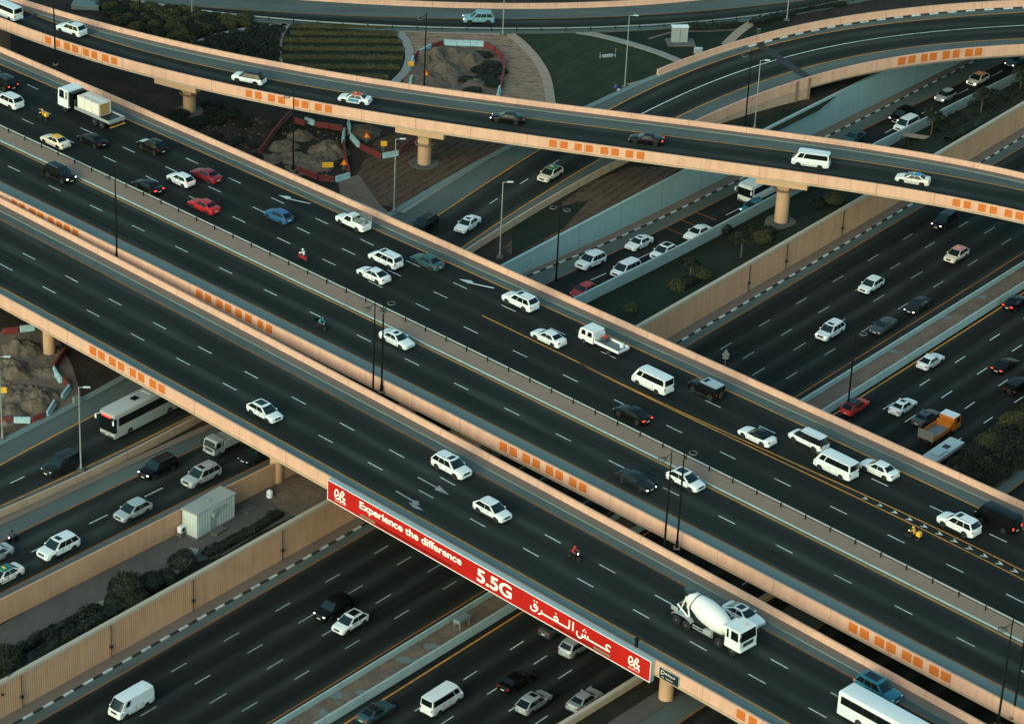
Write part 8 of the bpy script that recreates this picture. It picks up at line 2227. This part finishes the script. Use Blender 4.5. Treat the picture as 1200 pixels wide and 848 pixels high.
# roadside planting on the right
for i, (px, s, h, mat) in enumerate((((1128, 560), 2.0, 1.2, 'leaf'), ((1140, 548), 2.2, 1.1, 'leaf'), ((1150, 556), 2.4, 1.0, 'leaf'), ((1158, 534), 2.2, 1.1, 'leaf_olive'), ((1168, 545), 2.6, 1.0, 'leaf'), ((1172, 524), 2.2, 1.1, 'leaf'), ((1184, 534), 2.6, 1.0, 'leaf'), ((1188, 512), 2.2, 1.2, 'leaf_olive'), ((1200, 522), 2.6, 1.0, 'leaf'), ((1205, 504), 2.4, 1.2, 'leaf'), ((1138, 568), 1.8, .9, 'leaf'), ((1155, 568), 1.6, .8, 'leaf'), ((1172, 558), 1.8, .9, 'leaf'), ((1192, 546), 2.0, .9, 'leaf'), ((1215, 515), 2.6, 1.1, 'leaf'))):
    shrub(px, LAND, s, mat, 'bush in the dense roadside planting at the right edge', 'bushes beside the right hand wall', h, seed=i % 4)
# strip between slip road and highway
for i, (px, h, r, lab) in enumerate((((808, 332), 3.6, 1.2, 'small tree with a thin pale trunk on the planted strip below the ramp bridge'), ((868, 302), 3.8, 1.3, 'small tree with a thin trunk left of the round pier of the ramp bridge'), ((1091, 158), 4.2, 1.8, 'small dense tree at the left end of the top right planting'), ((1149, 134), 4.0, 1.5, 'small tree in the middle of the top right planting'), ((1195, 108), 4.0, 1.8, 'small tree at the right edge of the top right planting'))):
    tree(px, verge_z(*px), h, r, lab, 'leaf', i)
hedge([(1098, 156), (1130, 142), (1165, 123), (1205, 103)], verge_z, 4.2, 1.2, 'dense dark planting between the slip road and the highway in the top right', 'leaf', 22, .17, rough=.6)
hedge([(1110, 166), (1140, 152), (1175, 133), (1210, 113)], verge_z, 1.6, 1.0, 'low hedge right behind the tan highway wall in the top right', 'leaf', 24, .15, rough=.5)
for i, (px, s, mat, lab) in enumerate((((738, 366), 1.1, 'leaf_olive', 'olive shrub behind the left end of the tan highway wall'), ((792, 340), 1.3, 'leaf_olive', 'olive shrub behind the tan highway wall below a small tree'), ((806, 334), 1.2, 'leaf', 'dark shrub at the foot of a small tree behind the highway wall'), ((822, 326), 1.4, 'leaf_olive', 'olive shrub right of a small tree behind the highway wall'), ((893, 286), 1.6, 'leaf_olive', 'bright olive shrub behind the tan wall near the round pier'), ((878, 276), 1.3, 'leaf', 'dark shrub left of the footing of the round pier'), ((900, 275), 1.2, 'leaf', 'dark shrub in front of the footing of the round pier'), ((862, 285), 1.2, 'leaf', 'dark shrub beside a small tree left of the round pier'), ((850, 272), 1.1, 'leaf', 'dark shrub close to the pale barrier left of the round pier'), ((978, 238), 1.6, 'leaf_olive', 'olive shrub behind the tan wall right of the round pier'), ((960, 243), 1.2, 'leaf', 'dark shrub right of the round pier'), ((1060, 172), 1.1, 'leaf', 'shrub at the tan path in the top right'))):
    shrub(px, verge_z(*px), s, mat, lab, None, .9, seed=i % 4)
# upper left shrubbery
POLY = [(100, 3), (160, 7), (230, 17), (300, 26), (326, 31), (322, 78), (270, 66), (200, 50), (140, 30)]
pathpts = smooth_px([(232, 50), (262, 40), (300, 33), (336, 30)])
R = random.Random(3); placed = []; k = 0
while len(placed) < 120 and k < 6000:
    k += 1; x, y = R.uniform(95, 330), R.uniform(2, 78)
    if not inside(x, y, POLY) or min((x - a) ** 2 + ((y - b) * 2) ** 2 for a, b in pathpts) < 60: continue
    if any(abs(x - a) < 7 and abs(y - b) < 4 for a, b in placed): continue
    placed.append((x, y))
    below = y > float(np.interp(x, [232, 262, 300, 336], [50, 40, 33, 30])) and x > 225
    mat = 'leaf' if below or R.random() > .38 else 'leaf_olive'
    o = shrub((x, y), LAND, R.uniform(.9, 1.5), mat, 'low shrub in the dense dark bed right of the narrow path at the upper left' if below else ('olive green' if mat == 'leaf_olive' else 'dark green') + ' shrub in the shrubbery beside the far road at the upper left', 'shrubs right of the narrow path' if below else 'shrubs at the upper left', .8)
ROWN = ['first', 'second', 'third', 'fourth', 'fifth', 'sixth', 'seventh']
for i, (x0, x1, y) in enumerate(((340, 455, 32), (340, 466, 40), (331, 470, 48.5), (330, 473, 58), (330, 472, 68), (352, 468, 79), (400, 455, 90))):
    hedge([(x0, y), ((x0 + x1) / 2, y + .6), (x1, y + 1.2)], LAND, 1.5, .55, ROWN[i] + ' planted row from the top in the round terraced bed', 'leaf_row', 24, .15, 'planted rows of the round bed', rough=.18)
hedge([(806, 33), (840, 33), (864, 29)], LAND, 1.3, .9, 'low dark hedge beside the far road above the white cabinet', 'leaf', 16, .15)
hedge([(880, 30), (905, 24), (940, 14), (990, 6)], LAND, 1.6, 1.0, 'low dark hedge beside the far road near the curved bridge', 'leaf', 16, .15)
for i, px in enumerate(((566, 66), (575, 78), (570, 92), (578, 100), (560, 84), (553, 108), (583, 86), (548, 96))):
    shrub(px, LAND, 1.6, 'leaf', 'dark creeping plant on the right side of the round construction pit', 'plants in the round construction pit', .35)
R = random.Random(9)
for i in range(34):
    t = R.random(); x, y = 205 + t * 110 + R.uniform(-25, 25), 120 + t * 45 + R.uniform(-15, 25)
    if 212 < x < 236 and y < 140: continue
    shrub((x, y), LAND, R.uniform(.8, 1.5), 'leaf', 'dark low shrub on the shaded ground between ramp bridge and flyover', 'shrubs in the shade of the ramp bridge', .5)
# verge of the road that meets the far road
g2 = guard_rail(L['t_e'].shifted(-0.5), 'low pale guard rail on the near side of the far road at the top', -72, 60, -1, 4.0)
